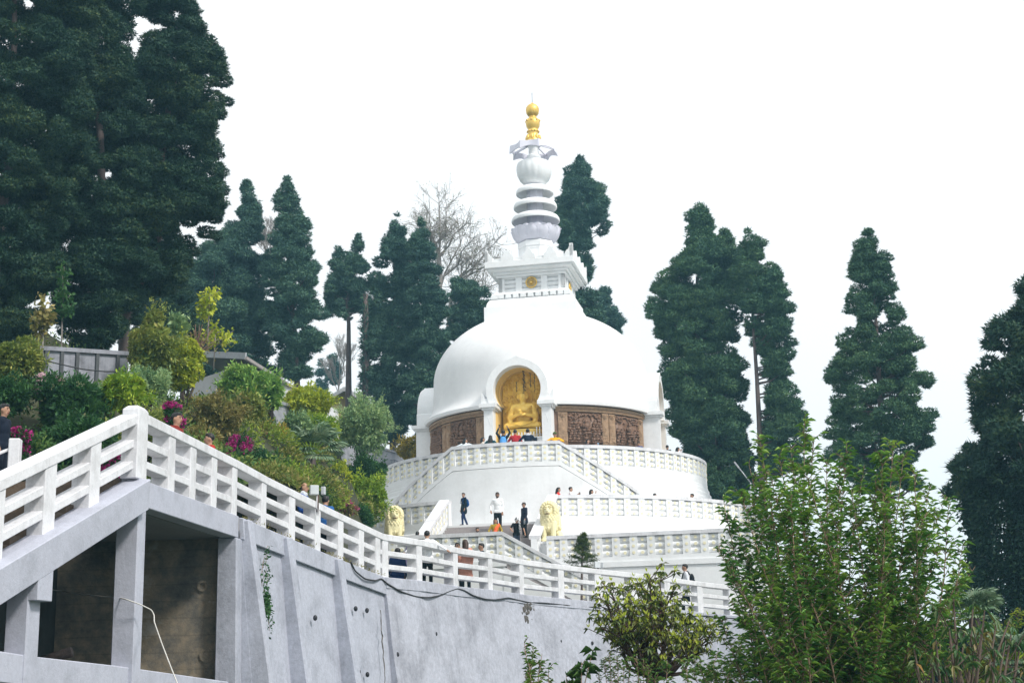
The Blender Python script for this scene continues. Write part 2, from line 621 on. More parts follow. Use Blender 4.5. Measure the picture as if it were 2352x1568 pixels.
d.build('dentil_course', [WHITE], stupa, bevel=.01)
t = MB()
sq(t, 1.64, 20.1, 21.2)
for side in range(4):
    Ms = Matrix.Rotation(side*PI/2, 4, 'Z')
    for x0, x1 in ((-1.8, -1.46), (-.86, -.52), (.52, .86), (1.46, 1.8)):
        t.hexa([Ms @ Vector(p) for p in ((x0, -1.8, 20.1), (x1, -1.8, 20.1), (x1, -1.6, 20.1), (x0, -1.6, 20.1), (x0, -1.8, 21.12), (x1, -1.8, 21.12), (x1, -1.6, 21.12), (x0, -1.6, 21.12))])
    for x0, x1 in ((-1.46, -.86), (-.52, .52), (.86, 1.46)):
        for k in range(4):
            zz = 20.32 + .235*k
            t.tube([Ms @ Vector((x0 - .02, -1.64, zz)), Ms @ Vector((x1 + .02, -1.64, zz))], .1, 10)
t.build('square_tower', [WHITE], stupa, auto=R(40))
for side in (0, 1):
    Ms = Matrix.Rotation(side*PI/2, 4, 'Z')
    w = MB()
    def cp(r, t, v):
        return Ms @ Vector((r*math.cos(t), -v, 20.67 + r*math.sin(t)))
    ring = [cp(.285, t_, 1.80) for t_ in np.linspace(0, 2*PI, 33)]
    w.tube(ring, .035, 8)
    w.ball(Ms @ Vector((0, -1.81, 20.67)), (.075, .075, .075), 10, 6)
    for k in range(24):
        a = 2*PI*k/24
        w.tube([cp(.05, a, 1.80), cp(.26, a, 1.80)], [.010, .016], 5)
    w.build('wheel_emblem', [GOLDP], stupa, smooth=True)
c = MB()
for h, z0, z1 in ((1.92, 21.02, 21.16), (2.04, 21.16, 21.30), (2.28, 21.34, 21.47), (2.41, 21.47, 21.80)):
    sq(c, h, z0, z1)
sq(c, 2.10, 21.30, 21.34, 2.2)
c.build('cornice', [WHITE], stupa, bevel=.012)
pr = MB()
for side in range(4):
    Ms = Matrix.Rotation(side*PI/2, 4, 'Z')
    Mp = Ms @ Matrix(((1, 0, 0, 0), (0, 0, -1, 0), (0, 1, 0, 0), (0, 0, 0, 1)))
    half = [(.37, 0), (.375, .12), (.36, .2), (.31, .28), (.25, .32), (.22, .34), (.19, .42), (.13, .52), (.06, .585), (0, .60)]
    full = half + [(-x, z) for x, z in half[-2::-1]]
    for k in (-1, 0, 1):
        pr.prism([(x + k*1.17, z + 21.8) for x, z in full], 2.22, 2.40, Mp)
    for s in (-1, 1):
        hp = [(2.39*s, 21.8)] + [(s*(2.39 - x*1.15), 21.8 + z*1.12) for x, z in half] + [(2.39*s, 21.8 + .7)]
        if s > 0:
            hp = hp[::-1]
        pr.prism(hp, 2.20 + .01*side, 2.39, Mp)
    pr.hexa([Ms @ Vector(p) for p in ((-2.2, -2.33, 21.8), (2.2, -2.33, 21.8), (2.2, -2.24, 21.8), (-2.2, -2.24, 21.8), (-2.2, -2.33, 21.97), (2.2, -2.33, 21.97), (2.2, -2.24, 21.97), (-2.2, -2.24, 21.97))])
pr.build('parapet', [WHITE], stupa, bevel=.01)

# ---- spire
LILAC = paint('pale_lilac_paint', (.74, .73, .82), (.55, .54, .62), .25, .6, 1.0, True, .08, .04)
pe = MB()
pe.lathe([(0, 21.8), (1.08, 21.8), (1.02, 22.0), (1.0, 22.0), (1.0, 23.0), (1.04, 23.02), (1.04, 23.28), (1.0, 23.34), (0, 23.34)], 8, PI/8, PI/8 + 2*PI)
for k in range(8):
    a0, a1 = R(22.5 + 45*k), R(67.5 + 45*k)
    def oc(a, z, r=1.008):
        return Vector((r*math.sin(a), -r*math.cos(a), z))
    for f0, f1, z0, z1 in ((.1, .9, 22.86, 22.93), (.1, .9, 22.1, 22.16), (.08, .14, 22.1, 22.93), (.86, .92, 22.1, 22.93)):
        p0, p1 = oc(a0, 0), oc(a1, 0)
        A, B = p0.lerp(p1, f0), p0.lerp(p1, f1)
        pe.hexa([Vector((q.x*s_, q.y*s_, z)) for z in (z0, z1) for q, s_ in ((A, 1.012), (B, 1.012), (B, .98), (A, .98))])
pe.build('pedestal', [WHITE], stupa)
lo = MB()
NP = 14
def petal(a, z):
    return 1.0
lo.lathe([(0, 23.36), (.86, 23.36), (1.0, 23.42), (1.16, 23.6), (1.22, 23.85), (1.2, 24.0), (.9, 24.05), (.5, 24.1), (0, 24.1)], 56)
for row, (np_, r_s, h0, off) in enumerate(((12, 1.0, 23.38, 0), (12, .985, 23.45, .5))):
    for k in range(np_):
        a = 2*PI*(k + off)/np_
        vs, nu, nv = [], 9, 7
        rows_ = []
        for j in range(nv):
            tz = j/(nv - 1)
            rr = (.9 + .40*math.sin(min(1, tz*1.08)*PI/2)**.8)*r_s + (.04 if j == nv - 1 else 0)
            wid = (PI/np_)*(1.02 if tz < .55 else 1.02*math.sqrt(max(.02, 1 - ((tz - .55)/.47)**2.4)))
            for i in range(nu):
                s_ = -1 + 2*i/(nu - 1)
                bul = .06*(1 - s_*s_)
                aa = a + wid*s_
                z = h0 + .72*tz
                vs.append(((rr + bul)*math.sin(aa), -(rr + bul)*math.cos(aa), z))
        fs = [(j*nu + i, j*nu + i + 1, (j + 1)*nu + i + 1, (j + 1)*nu + i) for j in range(nv - 1) for i in range(nu - 1)]
        lo.add(vs, fs)
        edge = [vs[j*nu] for j in range(nv)] + [vs[(nv - 1)*nu + i] for i in range(1, nu - 1)] + [vs[j*nu + nu - 1] for j in range(nv - 1, -1, -1)]
        if row == 0:
            lo.tube([Vector((p[0]*1.01, p[1]*1.01, p[2])) for p in edge], .022, 5)
lo.build('lotus', [LILAC], stupa, auto=R(50))
sh = MB()
sh.lathe([(0, 24.0), (.47, 24.0), (.47, 26.7), (.34, 26.72), (.34, 27.0), (0, 27.0)], 8, PI/8, PI/8 + 2*PI)
sh.build('shaft', [LILAC], stupa)
for z, r_ in ((24.64, 1.34), (25.43, 1.21), (26.26, 1.05)):
    q = MB()
    q.lathe([(.45, z + .36), (.62, z + .36), (.82*r_, z + .30), (.93*r_, z + .22), (.985*r_, z + .12), (r_, z), (r_ - .015, z - .06), (r_ - .09, z - .06), (r_ - .12, z + .02), (.8*r_, z + .17), (.62, z + .25), (.45, z + .27)], 64, close=True)
    q.build('ring_disc', [WHITE], stupa, auto=R(40))
bo = MB()
bo.lathe([(0, 26.75), (.45, 26.78), (.62, 26.86), (.82, 27.08), (.93, 27.35), (.965, 27.62), (.955, 27.85), (.92, 28.0), (.72, 28.12), (.45, 28.2), (0, 28.2)], 96,
         rmod=lambda a, z: 1 + (.028*abs(math.sin(a*8)) if 26.8 < z < 28.05 else 0))
bo.lathe([(.3, 28.15), (.36, 28.22), (.41, 28.35), (.38, 28.47), (.28, 28.55), (.28, 29.05), (.33, 29.12), (.4, 29.2), (.4, 29.28), (0, 29.3)], 40)
bo.build('fluted_bowl', [WHITE], stupa, auto=R(35))
pa = MB()
nv_ = 8
zt, zb = 29.02, 28.55
pts_t, pts_b, pin_t, pin_b = [], [], [], []
SEG = 8
for k in range(nv_):
    for i in range(SEG):
        f = i/SEG
        a = 2*PI*(k + f)/nv_ + R(22.5)
        sag = math.sin(PI*f)
        rr = 1.39*(1 - .155*sag)
        zz = .16*sag
        for L, r2, z2 in ((pts_t, rr*.97, zt - .02*sag), (pts_b, rr, zb + zz), (pin_t, rr*.92, zt - .02*sag), (pin_b, rr*.95, zb + zz)):
            L.append((r2*math.sin(a), -r2*math.cos(a), z2))
n = len(pts_t)
vs = pts_t + pts_b + pin_b + pin_t
fs = []
for i in range(n):
    j = (i + 1) % n
    for r0 in range(4):
        r1 = (r0 + 1) % 4
        fs.append((r0*n + i, r0*n + j, r1*n + j, r1*n + i))
pa.add(vs, fs)
for k in range(nv_):
    a = 2*PI*k/nv_ + R(22.5)
    pa.bar((.2*math.sin(a), -.2*math.cos(a), 29.22), (1.32*math.sin(a), -1.32*math.cos(a), 28.92), .07, .12)
    for i in range(6):
        pass
pa.lathe([(0, 29.28), (.55, 29.27), (.6, 29.2), (.5, 29.12), (0, 29.12)], 8, R(22.5), R(382.5))
pa.build('parasol', [LILAC], stupa, auto=R(30))
fi = MB()
fi.lathe([(0, 29.26), (.45, 29.28), (.43, 29.36), (.35, 29.5), (.30, 29.72), (.29, 29.85), (.31, 29.88), (.31, 29.95), (.27, 30.0), (.29, 30.08), (.36, 30.22), (.39, 30.4), (.39, 30.52), (.35, 30.64), (.26, 30.72), (.21, 30.76), (.2, 30.82), (.26, 30.88), (.34, 31.0), (.38, 31.2), (.35, 31.38), (.24, 31.52), (.1, 31.6), (.03, 31.68), (0, 31.7)], 48,
         rmod=lambda a, z: 1 + (.03*abs(math.sin(a*4)) if 30.1 < z < 30.6 else (.05*abs(math.sin(a*5)) if 29.3 < z < 29.7 else 0)))
for k in range(12):
    a = 2*PI*k/12
    fi.ball((.32*math.sin(a), -.32*math.cos(a), 29.92), .055, 7, 5)
for k in range(8):
    a = 2*PI*k/8
    fi.ball((.37*math.sin(a), -.37*math.cos(a), 30.56), .075, 8, 6)
    fi.ball((.36*math.sin(a), -.36*math.cos(a), 29.52), (.1, .1, .2), 8, 6)
fi.build('finial', [GOLDP], stupa, smooth=True)
ro = MB().tube([(0, 0, 31.65), (0, 0, 32.1), (0, 0, 32.3)], [.022, .018, .012], 6)
ro.ball((0, 0, 32.2), .035, 6, 4)
ro.build('lightning_rod', [GREYM], stupa)

# ---- terraces
ut = MB()
ut.lathe([(0, Z_UP), (R_UP, Z_UP), (R_UP, 9.42), (R_UP + .02, 9.4), (R_UP + .02, 9.28), (R_UP + .09, 9.24), (R_UP + .09, 9.06), (R_UP + .17, 9.0), (R_UP + .17, 8.8), (R_UP + .22, 8.76), (R_UP + .22, 6.0), (0, 6.0)], 144)
ut.build('upper_terrace', [WHITE], stupa, auto=R(30))
lt = MB()
lt.lathe([(0, Z_LOW), (R_LOW, Z_LOW), (R_LOW, 6.62), (R_LOW + .1, 6.58), (R_LOW + .1, 6.4), (R_LOW + .18, 6.35), (R_LOW + .18, 6.1), (R_LOW + .24, 6.05), (R_LOW + .24, 3.5), (0, 3.5)], 160)
lt.build('lower_terrace', [WHITE], stupa, auto=R(30))

# curved block of the double flight in front of the niche
A0, A1, RF = 15.0, 41.0, 9.85
def flight_z(a):
    a = abs(a)
    return Z_UP if a <= A0 else (Z_LOW if a >= A1 else Z_UP + (Z_LOW - Z_UP)*(a - A0)/(A1 - A0))
fb = MB()
N = 84
vs = []
for i in range(N + 1):
    a = -A1 + 2*A1*i/N
    z = flight_z(a) - .02
    vs += [cyl(a, RF - .3, Z_LOW - .3), cyl(a, RF, Z_LOW - .3), cyl(a, RF, z), cyl(a, RF - .3, z)]
fs = [(0, 1, 2, 3), tuple(4*N + k for k in (3, 2, 1, 0))]
for i in range(N):
    for k in range(4):
        fs.append((4*i + k, 4*i + 4 + k, 4*i + 4 + (k + 1) % 4, 4*i + (k + 1) % 4))
fb.add(vs, fs)
curved_slab(fb, -A0, A0, Z_UP - .25, Z_UP - .004, R_UP - .05, RF - .28, 24)
fb.build('flight_wall', [WHITE], stupa, auto=R(30))
stp = MB()
NS = 16
for s in (-1, 1):
    for k in range(NS):
        a0, a1 = A0 + (A1 - A0)*k/NS, A0 + (A1 - A0)*(k + 1)/NS
        zt_ = Z_UP - (Z_UP - Z_LOW)*(k + 1)/(NS + 1)
        curved_slab(stp, min(s*a0, s*a1), max(s*a0, s*a1), Z_LOW - .1, zt_, R_UP + .24, RF - .31, 2)
NS = 14
V0, V1, UW = 11.45, 16.0, 2.28
stp.hexa([(-UW, -V1, 4.3), (UW, -V1, 4.3), (UW, -11.0, 4.3), (-UW, -11.0, 4.3), (-UW, -V1, 4.6), (UW, -V1, 4.6), (UW, -11.0, 4.6), (-UW, -11.0, 4.6)])
for k in range(NS):
    v0, v1 = V0 + (V1 - V0)*k/NS, V0 + (V1 - V0)*(k + 1)/NS
    zt_ = Z_LOW - (Z_LOW - Z_BASE)*(k + 1)/(NS + 1) + .0
    stp.hexa([(-UW, -v1, 4.2), (UW, -v1, 4.2), (UW, -v0, 4.2), (-UW, -v0, 4.2), (-UW, -v1 - .03, zt_), (UW, -v1 - .03, zt_), (UW, -v0, zt_), (-UW, -v0, zt_)])
stp.build('stairs', [STEP], stupa)

# base terrace with the landing pushed out in front of the central stairs
U0, U1, VB, VL = -7.4, 1.75, 15.6, 18.3
VS = 16.4
bt = MB()
poly = [(-11, 2), (-11, -VB), (U0, -VB), (U0, -VL), (U1, -VL), (U1, -VS), (2.8, -VS), (2.8, -VB), (11.8, -VB), (11.8, 2)]
bt.prism(poly, 1.4, Z_BASE - .22)
poly2 = [(-11.06, 2), (-11.06, -VB - .06), (U0 - .06, -VB - .06), (U0 - .06, -VL - .06), (U1 + .06, -VL - .06), (U1 + .06, -VS - .06), (2.86, -VS - .06), (2.86, -VB - .06), (11.86, -VB - .06), (11.86, 2)]
bt.prism(poly2, Z_BASE - .218, Z_BASE)
bt.build('base_terrace', [WHITE], stupa)
# outer flight falling to the path
UE = 5.5
fo = MB()
NS = 13
for k in range(NS):
    u0, u1 = U1 + .07 + (UE - U1)*k/NS, U1 + .07 + (UE - U1)*(k + 1)/NS
    zt_ = Z_BASE - (Z_BASE - 2.55)*(k + 1)/(NS + 1)
    fo.hexa([(u0, -VL + .02, 1.5), (u1, -VL + .02, 1.5), (u1, -VL + 1.7, 1.5), (u0, -VL + 1.7, 1.5), (u0, -VL + .02, zt_), (u1, -VL + .02, zt_), (u1, -VL + 1.7, zt_), (u0, -VL + 1.7, zt_)])
fo.build('outer_stairs', [STEP], stupa)
fw = MB()
fw.hexa([(U1 - .06, -VL - .03, 1.5), (UE, -VL - .03, 1.5), (UE, -VL + .3, 1.5), (U1 - .06, -VL + .3, 1.5), (U1 - .06, -VL - .03, Z_BASE - .23), (UE, -VL - .03, 2.35), (UE, -VL + .3, 2.35), (U1 - .06, -VL + .3, Z_BASE - .23)])
fw.build('stringer', [WHITE], stupa)

# ---------------------------------------------------------------- balustrades with log panels and pale yellow discs
def disc(mb, c, n, up, r, mi):
    n = n.normalized()
    s_ = n.cross(up).normalized()
    u_ = s_.cross(n)
    K = 12
    vs = [c + s_*(r*math.cos(2*PI*k/K)) + u_*(r*math.sin(2*PI*k/K)) + n*d_ for d_ in (-.02, .018) for k in range(K)]
    fs = [tuple(range(K, 2*K))] + [(k, (k + 1) % K, K + (k + 1) % K, K + k) for k in range(K)]
    mb.add(vs, fs, mi)

UPV = Vector((0, 0, 1))
def balustrade(name, label, pts, spacing=.64, pw=.28, closed_ends=True, hp=.80, hb=.21, hc=.15, side=1, wide=.36, group='log panel balustrades of the stupa'):
    """pts: local polyline (x, y, z of the foot); side = +1 when the outside lies to the right of travel"""
    P_ = [Vector(p) for p in pts]
    seg = [(P_[i + 1] - P_[i]) for i in range(len(P_) - 1)]
    L = [0]
    for s_ in seg:
        L.append(L[-1] + math.hypot(s_.x, s_.y))
    tot = L[-1]
    def pos(d):
        d = min(max(d, 0), tot)
        i = max(k for k in range(len(seg)) if L[k] <= d + 1e-9)
        f = (d - L[i])/max(1e-9, L[i + 1] - L[i])
        return P_[i].lerp(P_[i + 1], f)
    def tan(d):
        a, b = pos(d - .05), pos(d + .05)
        t_ = b - a
        t_.z = 0
        return t_.normalized()
    root = empty(name, SM @ P_[len(P_)//2], STH, label, 'balustrade', group)
    O = P_[len(P_)//2]
    def sweep(mb, w, z0, z1, out=0):
        ds = sorted(set([0, tot] + [l for l in L] + [tot*i/60 for i in range(61)]))
        vs = []
        for d in ds:
            p, t_ = pos(d), tan(d)
            n_ = Vector((t_.y, -t_.x, 0))*side
            for o, z in ((-w/2, z0), (w/2 + out, z0), (w/2 + out, z1), (-w/2, z1)):
                vs.append(p + n_*o + UPV*z - O)
        n = len(ds)
        fs = [(0, 1, 2, 3), tuple(4*(n - 1) + k for k in (3, 2, 1, 0))]
        for i in range(n - 1):
            for k in range(4):
                fs.append((4*i + k, 4*i + 4 + k, 4*i + 4 + (k + 1) % 4, 4*i + (k + 1) % 4))
        mb.add(vs, fs)
    mb = MB(); sweep(mb, .30, 0, hb); mb.build('plinth', [WHITE], root, auto=R(35))
    mb = MB(); sweep(mb, wide, hb + hp, hb + hp + hc); mb.build('cap_rail', [RAIL], root, auto=R(35), bevel=0)
    n = max(2, round(tot/spacing))
    sp = tot/n
    for k in range(n + 1):
        d = min(max(sp*k, pw/2), tot - pw/2)
        a, b = pos(d - pw/2), pos(d + pw/2)
        c = (a + b)/2
        t_ = tan(d)
        n_ = Vector((t_.y, -t_.x, 0))*side
        mb = MB()
        q = []
        for e, zo in ((0, hb), (1, hb + hp)):
            for p, o in ((a, -.12), (b, -.12), (b, .15), (a, .15)):
                q.append(p + n_*o + UPV*zo - O)
        mb.hexa(q)
        for j in range(3):
            disc(mb, c + n_*.15 + UPV*(hb + hp*(j + .5)/3) - O, n_, UPV, .062, 1)
        mb.build('post', [WHITE, DOT], root)
        if k < n:
            d0, d1 = sp*k + pw/2, sp*(k + 1) - pw/2
            if k == 0: d0 = pw
            if k == n - 1: d1 = tot - pw
            mb = MB()
            a, b = pos(d0 - .01), pos(d1 + .01)
            t2 = (b - a).normalized()
            n2 = Vector((t2.y, -t2.x, 0)).normalized()*side
            up2 = n2.cross(t2).normalized()
            if up2.z < 0: up2 = -up2
            for j in range(3):
                z = hb + hp*(j + .5)/3
                K = 10
                r0 = hp/6 - .004
                vs = []
                for p in (a, b):
                    for i in range(K):
                        an = 2*PI*i/K
                        vs.append(p + UPV*(z + r0*math.sin(an)) + n2*(.10*math.cos(an)) - O)
                fs = [tuple(range(K))[::-1], tuple(range(K, 2*K))] + [(i, (i + 1) % K, K + (i + 1) % K, K + i) for i in range(K)]
                mb.add(vs, fs)
                disc(mb, (a + b)/2 + n2*.098 + UPV*z - O, n2, UPV, .066, 1)
            mb.hexa([p + n2*o_ + UPV*z_ - O for z_ in (hb, hb + hp) for p, o_ in ((a, -.02), (b, -.02), (b, .02), (a, .02))])
            mb.build('log_panel', [WHITE, DOT], root, auto=R(50))
    return root

def arc(a0, a1, r, z, n=None):
    n = n or max(2, int(abs(a1 - a0)/2.5))
    return [cyl(a0 + (a1 - a0)*i/n, r, z(a0 + (a1 - a0)*i/n) if callable(z) else z) for i in range(n + 1)]

balustrade('balustrade', 'curved balustrade round the upper terrace, right of the centre platform, two onlookers above it', arc(A0 + 1.0, 112, R_UP - .16, Z_UP), side=1)
balustrade('balustrade', 'short curved balustrade of the upper terrace seen on the shaded side beside the grey wall', arc(-112, -A0 - 1.0, R_UP - .16, Z_UP), side=1)
fl = arc(-A1, -A0, RF - .14, flight_z, 12) + arc(-A0, A0, RF - .14, flight_z, 10)[1:] + arc(A0, A1, RF - .14, flight_z, 12)[1:]
balustrade('balustrade', 'balustrade with level middle and two falling ends on the double stair before the golden statue', fl, side=1)
balustrade('balustrade', 'long curved balustrade of the lower terrace running behind the full-length lion', arc(11.6, 105, R_LOW - .16, Z_LOW), .7, .3, side=1)
balustrade('balustrade', 'curved balustrade of the lower terrace running behind the half-hidden lion', arc(-105, -11.6, R_LOW - .16, Z_LOW), .7, .3, side=1)
for s, lab in ((-1, 'sloping stair balustrade between the half-hidden lion and the grey steps'), (1, 'sloping stair balustrade with broad cap between the grey steps and the full-length lion')):
    pts = [Vector((s*2.5, -11.3, Z_LOW + .02)), Vector((s*2.5, -15.9, Z_BASE + .02))]
    if s > 0:
        pts = pts
    balustrade('balustrade', lab, pts, .62, .26, side=-1 if s < 0 else 1, wide=.46)
balustrade('balustrade', 'straight balustrade of the base terrace below the full-length lion, small conifer in front', [Vector((2.95, -VB + .14, Z_BASE)), Vector((11.6, -VB + .14, Z_BASE))], .74, .32, side=1)
balustrade('balustrade', 'landing balustrade falling along the outer steps behind the woman in the pink coat', [Vector((U0 + .1, -VL + .14, Z_BASE)), Vector((U1 - .1, -VL + .14, Z_BASE)), Vector((UE - .2, -VL + .14, 2.5))], .74, .32, side=1)
# ================================================================ path, railings, retaining walls, concrete frame
KN = [(318, 1098, 23), (545, 1184, 28.4), (613, 1214, 30.4), (760, 1276, 33.8), (880, 1324, 37.0), (969, 1333, 39), (1053, 1346, 41.4), (1132, 1354, 43.8), (1204, 1365, 46),
      (1296, 1374, 47.7), (1381, 1382, 49.0), (1460, 1389, 50.2), (1540, 1397, 51.5), (1616, 1406, 52.8), (1690, 1413, 54), (1780, 1422, 55.5), (1900, 1434, 57.8)]
LINE = [at(*k) for k in KN]
CORNER = LINE[0].copy()
A0P, A1P = at(0, 1283, 19), CORNER
A_DIR = (A1P - A0P)
LINE_A = [A0P - A_DIR*.55, A0P, A1P]

def out_n(t):
    t = Vector((t.x, t.y, 0)).normalized()
    return Vector((t.y, -t.x, 0))

def on_line(line, px):
    """point of the polyline that projects on photo column px"""
    best = None
    for a, b in zip(line, line[1:]):
        xa, xb = proj(a)[0], proj(b)[0]
        if (xa - px)*(xb - px) <= 0:
            lo, hi = 0.0, 1.0
            for _ in range(40):
                m = (lo + hi)/2
                if (proj(a.lerp(b, m))[0] - px)*(xa - px) > 0: lo = m
                else: hi = m
            return a.lerp(b, lo), (b - a).normalized()
    a, b = (line[0], line[1]) if abs(proj(line[0])[0] - px) < abs(proj(line[-1])[0] - px) else (line[-2], line[-1])
    return (line[0] if a is line[0] else line[-1]).copy(), (b - a).normalized()

def strip(mb, line, sect, mi=0, miter=True):
    """sweep a section [(outward, up), ...] along a polyline (vertical stays vertical)"""
    vs = []
    n, k = len(line), len(sect)
    for i, p in enumerate(line):
        t0 = (line[i] - line[i - 1]) if i else None
        t1 = (line[i + 1] - line[i]) if i < n - 1 else None
        ns = [out_n(t) for t in (t0, t1) if t is not None]
        nn = sum(ns, Vector((0, 0, 0))).normalized()
        sc = 1/max(.5, nn.dot(ns[0]))
        for o, u in sect:
            vs.append(p + nn*(o*sc) + UPV*u)
    fs = [tuple(range(k)), tuple((n - 1)*k + j for j in range(k))[::-1]]
    for i in range(n - 1):
        for j in range(k):
            j2 = (j + 1) % k
            fs.append((i*k + j, i*k + k + j, i*k + k + j2, i*k + j2))
    return mb.add(vs, fs, mi)

def rect(o0, o1, u0, u1):
    return [(o0, u0), (o1, u0), (o1, u1), (o0, u1)]

def railing(label, line, posts, pw=.32, wide_first=False, group='white concrete railings along the path'):
    o = line[len(line)//2]
    root = empty('railing', o, 0, label, 'railing', group)
    H = 1.1
    mb = MB(); strip(mb, line, rect(-.29, .03, .93, H)); mb.build('top_rail', [RAIL], root, off=o, bevel=.012)
    for z in (.62, .27):
        mb = MB(); strip(mb, line, rect(-.27, -.01, z - .065, z + .065)); mb.build('middle_rail' if z > .5 else 'lower_rail', [RAIL], root, off=o, bevel=.01)
    for px in posts:
        p, t = on_line(line, px)
        th = Vector((t.x, t.y, 0)).normalized()
        n_ = out_n(t)
        sl = t.z/max(1e-6, math.hypot(t.x, t.y))
        mb = MB()
        q = []
        for z in (-.02, H - .03):
            for s_, o_ in ((-pw/2, -.30), (pw/2, -.30), (pw/2, .012), (-pw/2, .012)):
                q.append(p + th*s_ + n_*o_ + UPV*(z + sl*s_))
        mb.hexa(q)
        mb.build('post', [RAIL], root, off=o, bevel=.012)
    return root

railing('sloping railing rising beside brown steps to the corner post over the open bays', LINE_A, [215, 110, -12, -190])
railing('railing falling away from the corner post above the buttressed wall', LINE[:5], [392, 441, 490, 537, 605, 670, 729, 782, 830, 868])
railing('long low railing in front of the white dome above the rough leaning wall', LINE[4:], [885, 963.5, 1047, 1127, 1199, 1290, 1375, 1457, 1535, 1610, 1683, 1750, 1830])
# heavy corner post
cpost = MB()
q = []
n_ = Vector((.986, -.165, 0)); th = Vector((.13, .99, 0)).normalized()
for z, e in ((-.02, 0), (1.13, 0), ):
    for s_, o_ in ((-.20, -.24), (.22, -.24), (.22, .05), (-.20, .05)):
        q.append(CORNER + th*s_ + n_*o_ + UPV*z)
cpost.hexa(q)
q = []
for z, k in ((1.13, 1), (1.19, .6)):
    for s_, o_ in ((-.20, -.24), (.22, -.24), (.22, .05), (-.20, .05)):
        q.append(CORNER + th*s_*k + n_*((o_ + .095)*k - .095) + UPV*z)
cpost.hexa(q)
cp_ = cpost.build('corner_post', [RAIL], None, bevel=.015)
tag(cp_, 'thick white corner post where the two sloping railings meet', 'post')

# path deck and stair (setting)
PATHM = paint('path_concrete', (.34, .33, .34), (.2, .2, .2), .5, .9, 1, False, .3, .1)
pd = MB()
strip(pd, LINE, rect(-3.0, -.36, -.42, -.15)); strip(pd, LINE, rect(-.35, -.02, -.28, -.005))
tag(pd.build('path', [PATHM], None), kind='structure')
sp_ = MB()
nst = 16
for k in range(nst):
    f0, f1 = -.5 + 1.5*k/nst, -.5 + 1.5*(k + 1)/nst
    p0, p1 = A0P + A_DIR*f0, A0P + A_DIR*f1
    n_ = out_n(A_DIR)
    zt_ = p1.z - .01
    q = []
    for z in (p0.z - .35, zt_):
        for p, o_ in ((p0, -2.9), (p0, -.24), (p1, -.24), (p1, -2.9)):
            v = p + n_*o_
            q.append(Vector((v.x, v.y, z)))
    sp_.hexa(q)
BROWNSTEP = paint('brown_step', (.17, .125, .09), (.06, .05, .045), .7, .9, 2, False, .5, .2)
tag(sp_.build('steps', [BROWNSTEP], None), 'brown concrete steps climbing behind the sloping railing', 'steps')

# inner post with pipe handrail on the far side of the steps
ip = empty('handrail', at(27, 1090, 24.2), 0, 'white handrail post with a pipe on the inner side of the brown steps', 'handrail')
o = ip.location
mb = MB(); b_ = at(27, 1165, 24.2)
mb.box((b_.x, b_.y, (b_.z + at(27, 1008, 24.2).z)/2), (.19, .19, at(27, 1008, 24.2).z - b_.z), .1)
mb.build('post', [RAIL], ip, off=o, bevel=.015)
a = at(20, 1032, 24.2)
mb = MB().tube([a, a + Vector((-.9, -3.6, -1.45))], .03, 8)
mb.tube([a - UPV*.38, a + Vector((-.9, -3.6, -1.83))], .03, 8)
mb.build('pipe', [RAIL], ip, off=o, smooth=True)

# ---- concrete frame under the corner
frame = empty('concrete_frame', CORNER, 0, 'grey concrete frame with two dark open bays under the corner of the path', 'concrete frame')
o = CORNER
nB = out_n(LINE[1] - LINE[0]); nA = out_n(A_DIR)
# sloping beam under the steps
mb = MB()
strip(mb, [LINE_A[0], LINE_A[1], LINE_A[2]], [(-.25, -.52), (.20, -.52), (.22, -.02), (.02, -.004), (-.25, -.004)])
mb.build('sloping_beam', [CONC2], frame, off=o, bevel=.012)
mb = MB()
strip(mb, [CORNER + (LINE[1] - CORNER)*.03, LINE[1]], rect(-.28, .03, -.44, -.006))
mb.build('beam', [CONC2], frame, off=o, bevel=.012)
def lower_beam_pt(px, py, Y):
    return at(px, py, Y)
lb = [at(-160, 1470, 17.6), at(0, 1493, 19.0), at(83, 1507, 20.2), at(277, 1529, 23.1), at(529, 1564.5, 28.3)]
zb0 = [p.z for p in lb]
# lower beam follows the plan of the line above
lbp = []
for px, z in zip((-160, 0, 83, 277, 529), zb0):
    line = LINE_A if px < 318 else LINE
    p, t = on_line(line, px)
    lbp.append(Vector((p.x, p.y, z)))
mb = MB(); strip(mb, lbp, rect(-.3, .035, -.4, 0)); mb.build('lower_beam', [CONC2], frame, off=o, bevel=.015)
def column(px, zt, zb, w=.30, d=.34, name='column', batter=0):
    line = LINE_A if px < 318 else LINE
    p, t = on_line(line, px)
    th = Vector((t.x, t.y, 0)).normalized(); n_ = out_n(t)
    mb = MB(); q = []
    for z, k in ((zb, batter), (zt, 0)):
        for s_, o_ in ((-d/2, -w), (d/2, -w), (d/2, .06 + k), (-d/2, .06 + k)):
            v = p + th*s_ + n_*o_
            q.append(Vector((v.x, v.y, z)))
    mb.hexa(q)
    return mb.build(name, [CONC2], frame, off=o, bevel=.015)
column(322, CORNER.z - .01, -3, .31, .34)
pcol, _ = on_line(LINE_A, 78)
column(78, pcol.z - .3, -3, .27, .34)
# corbel over the second column
mb = MB(); p, t = on_line(LINE_A, 80); th = Vector((t.x, t.y, 0)).normalized(); n_ = out_n(t)
mb.hexa([Vector((*(p + th*s_ + n_*o_).xy, z)) for z in (p.z - .86, p.z - .35) for s_, o_ in ((-.19, -.3), (.21, -.3), (.21, .195), (-.19, .195))])
mb.build('corbel', [CONC2], frame, off=o, bevel=.01)
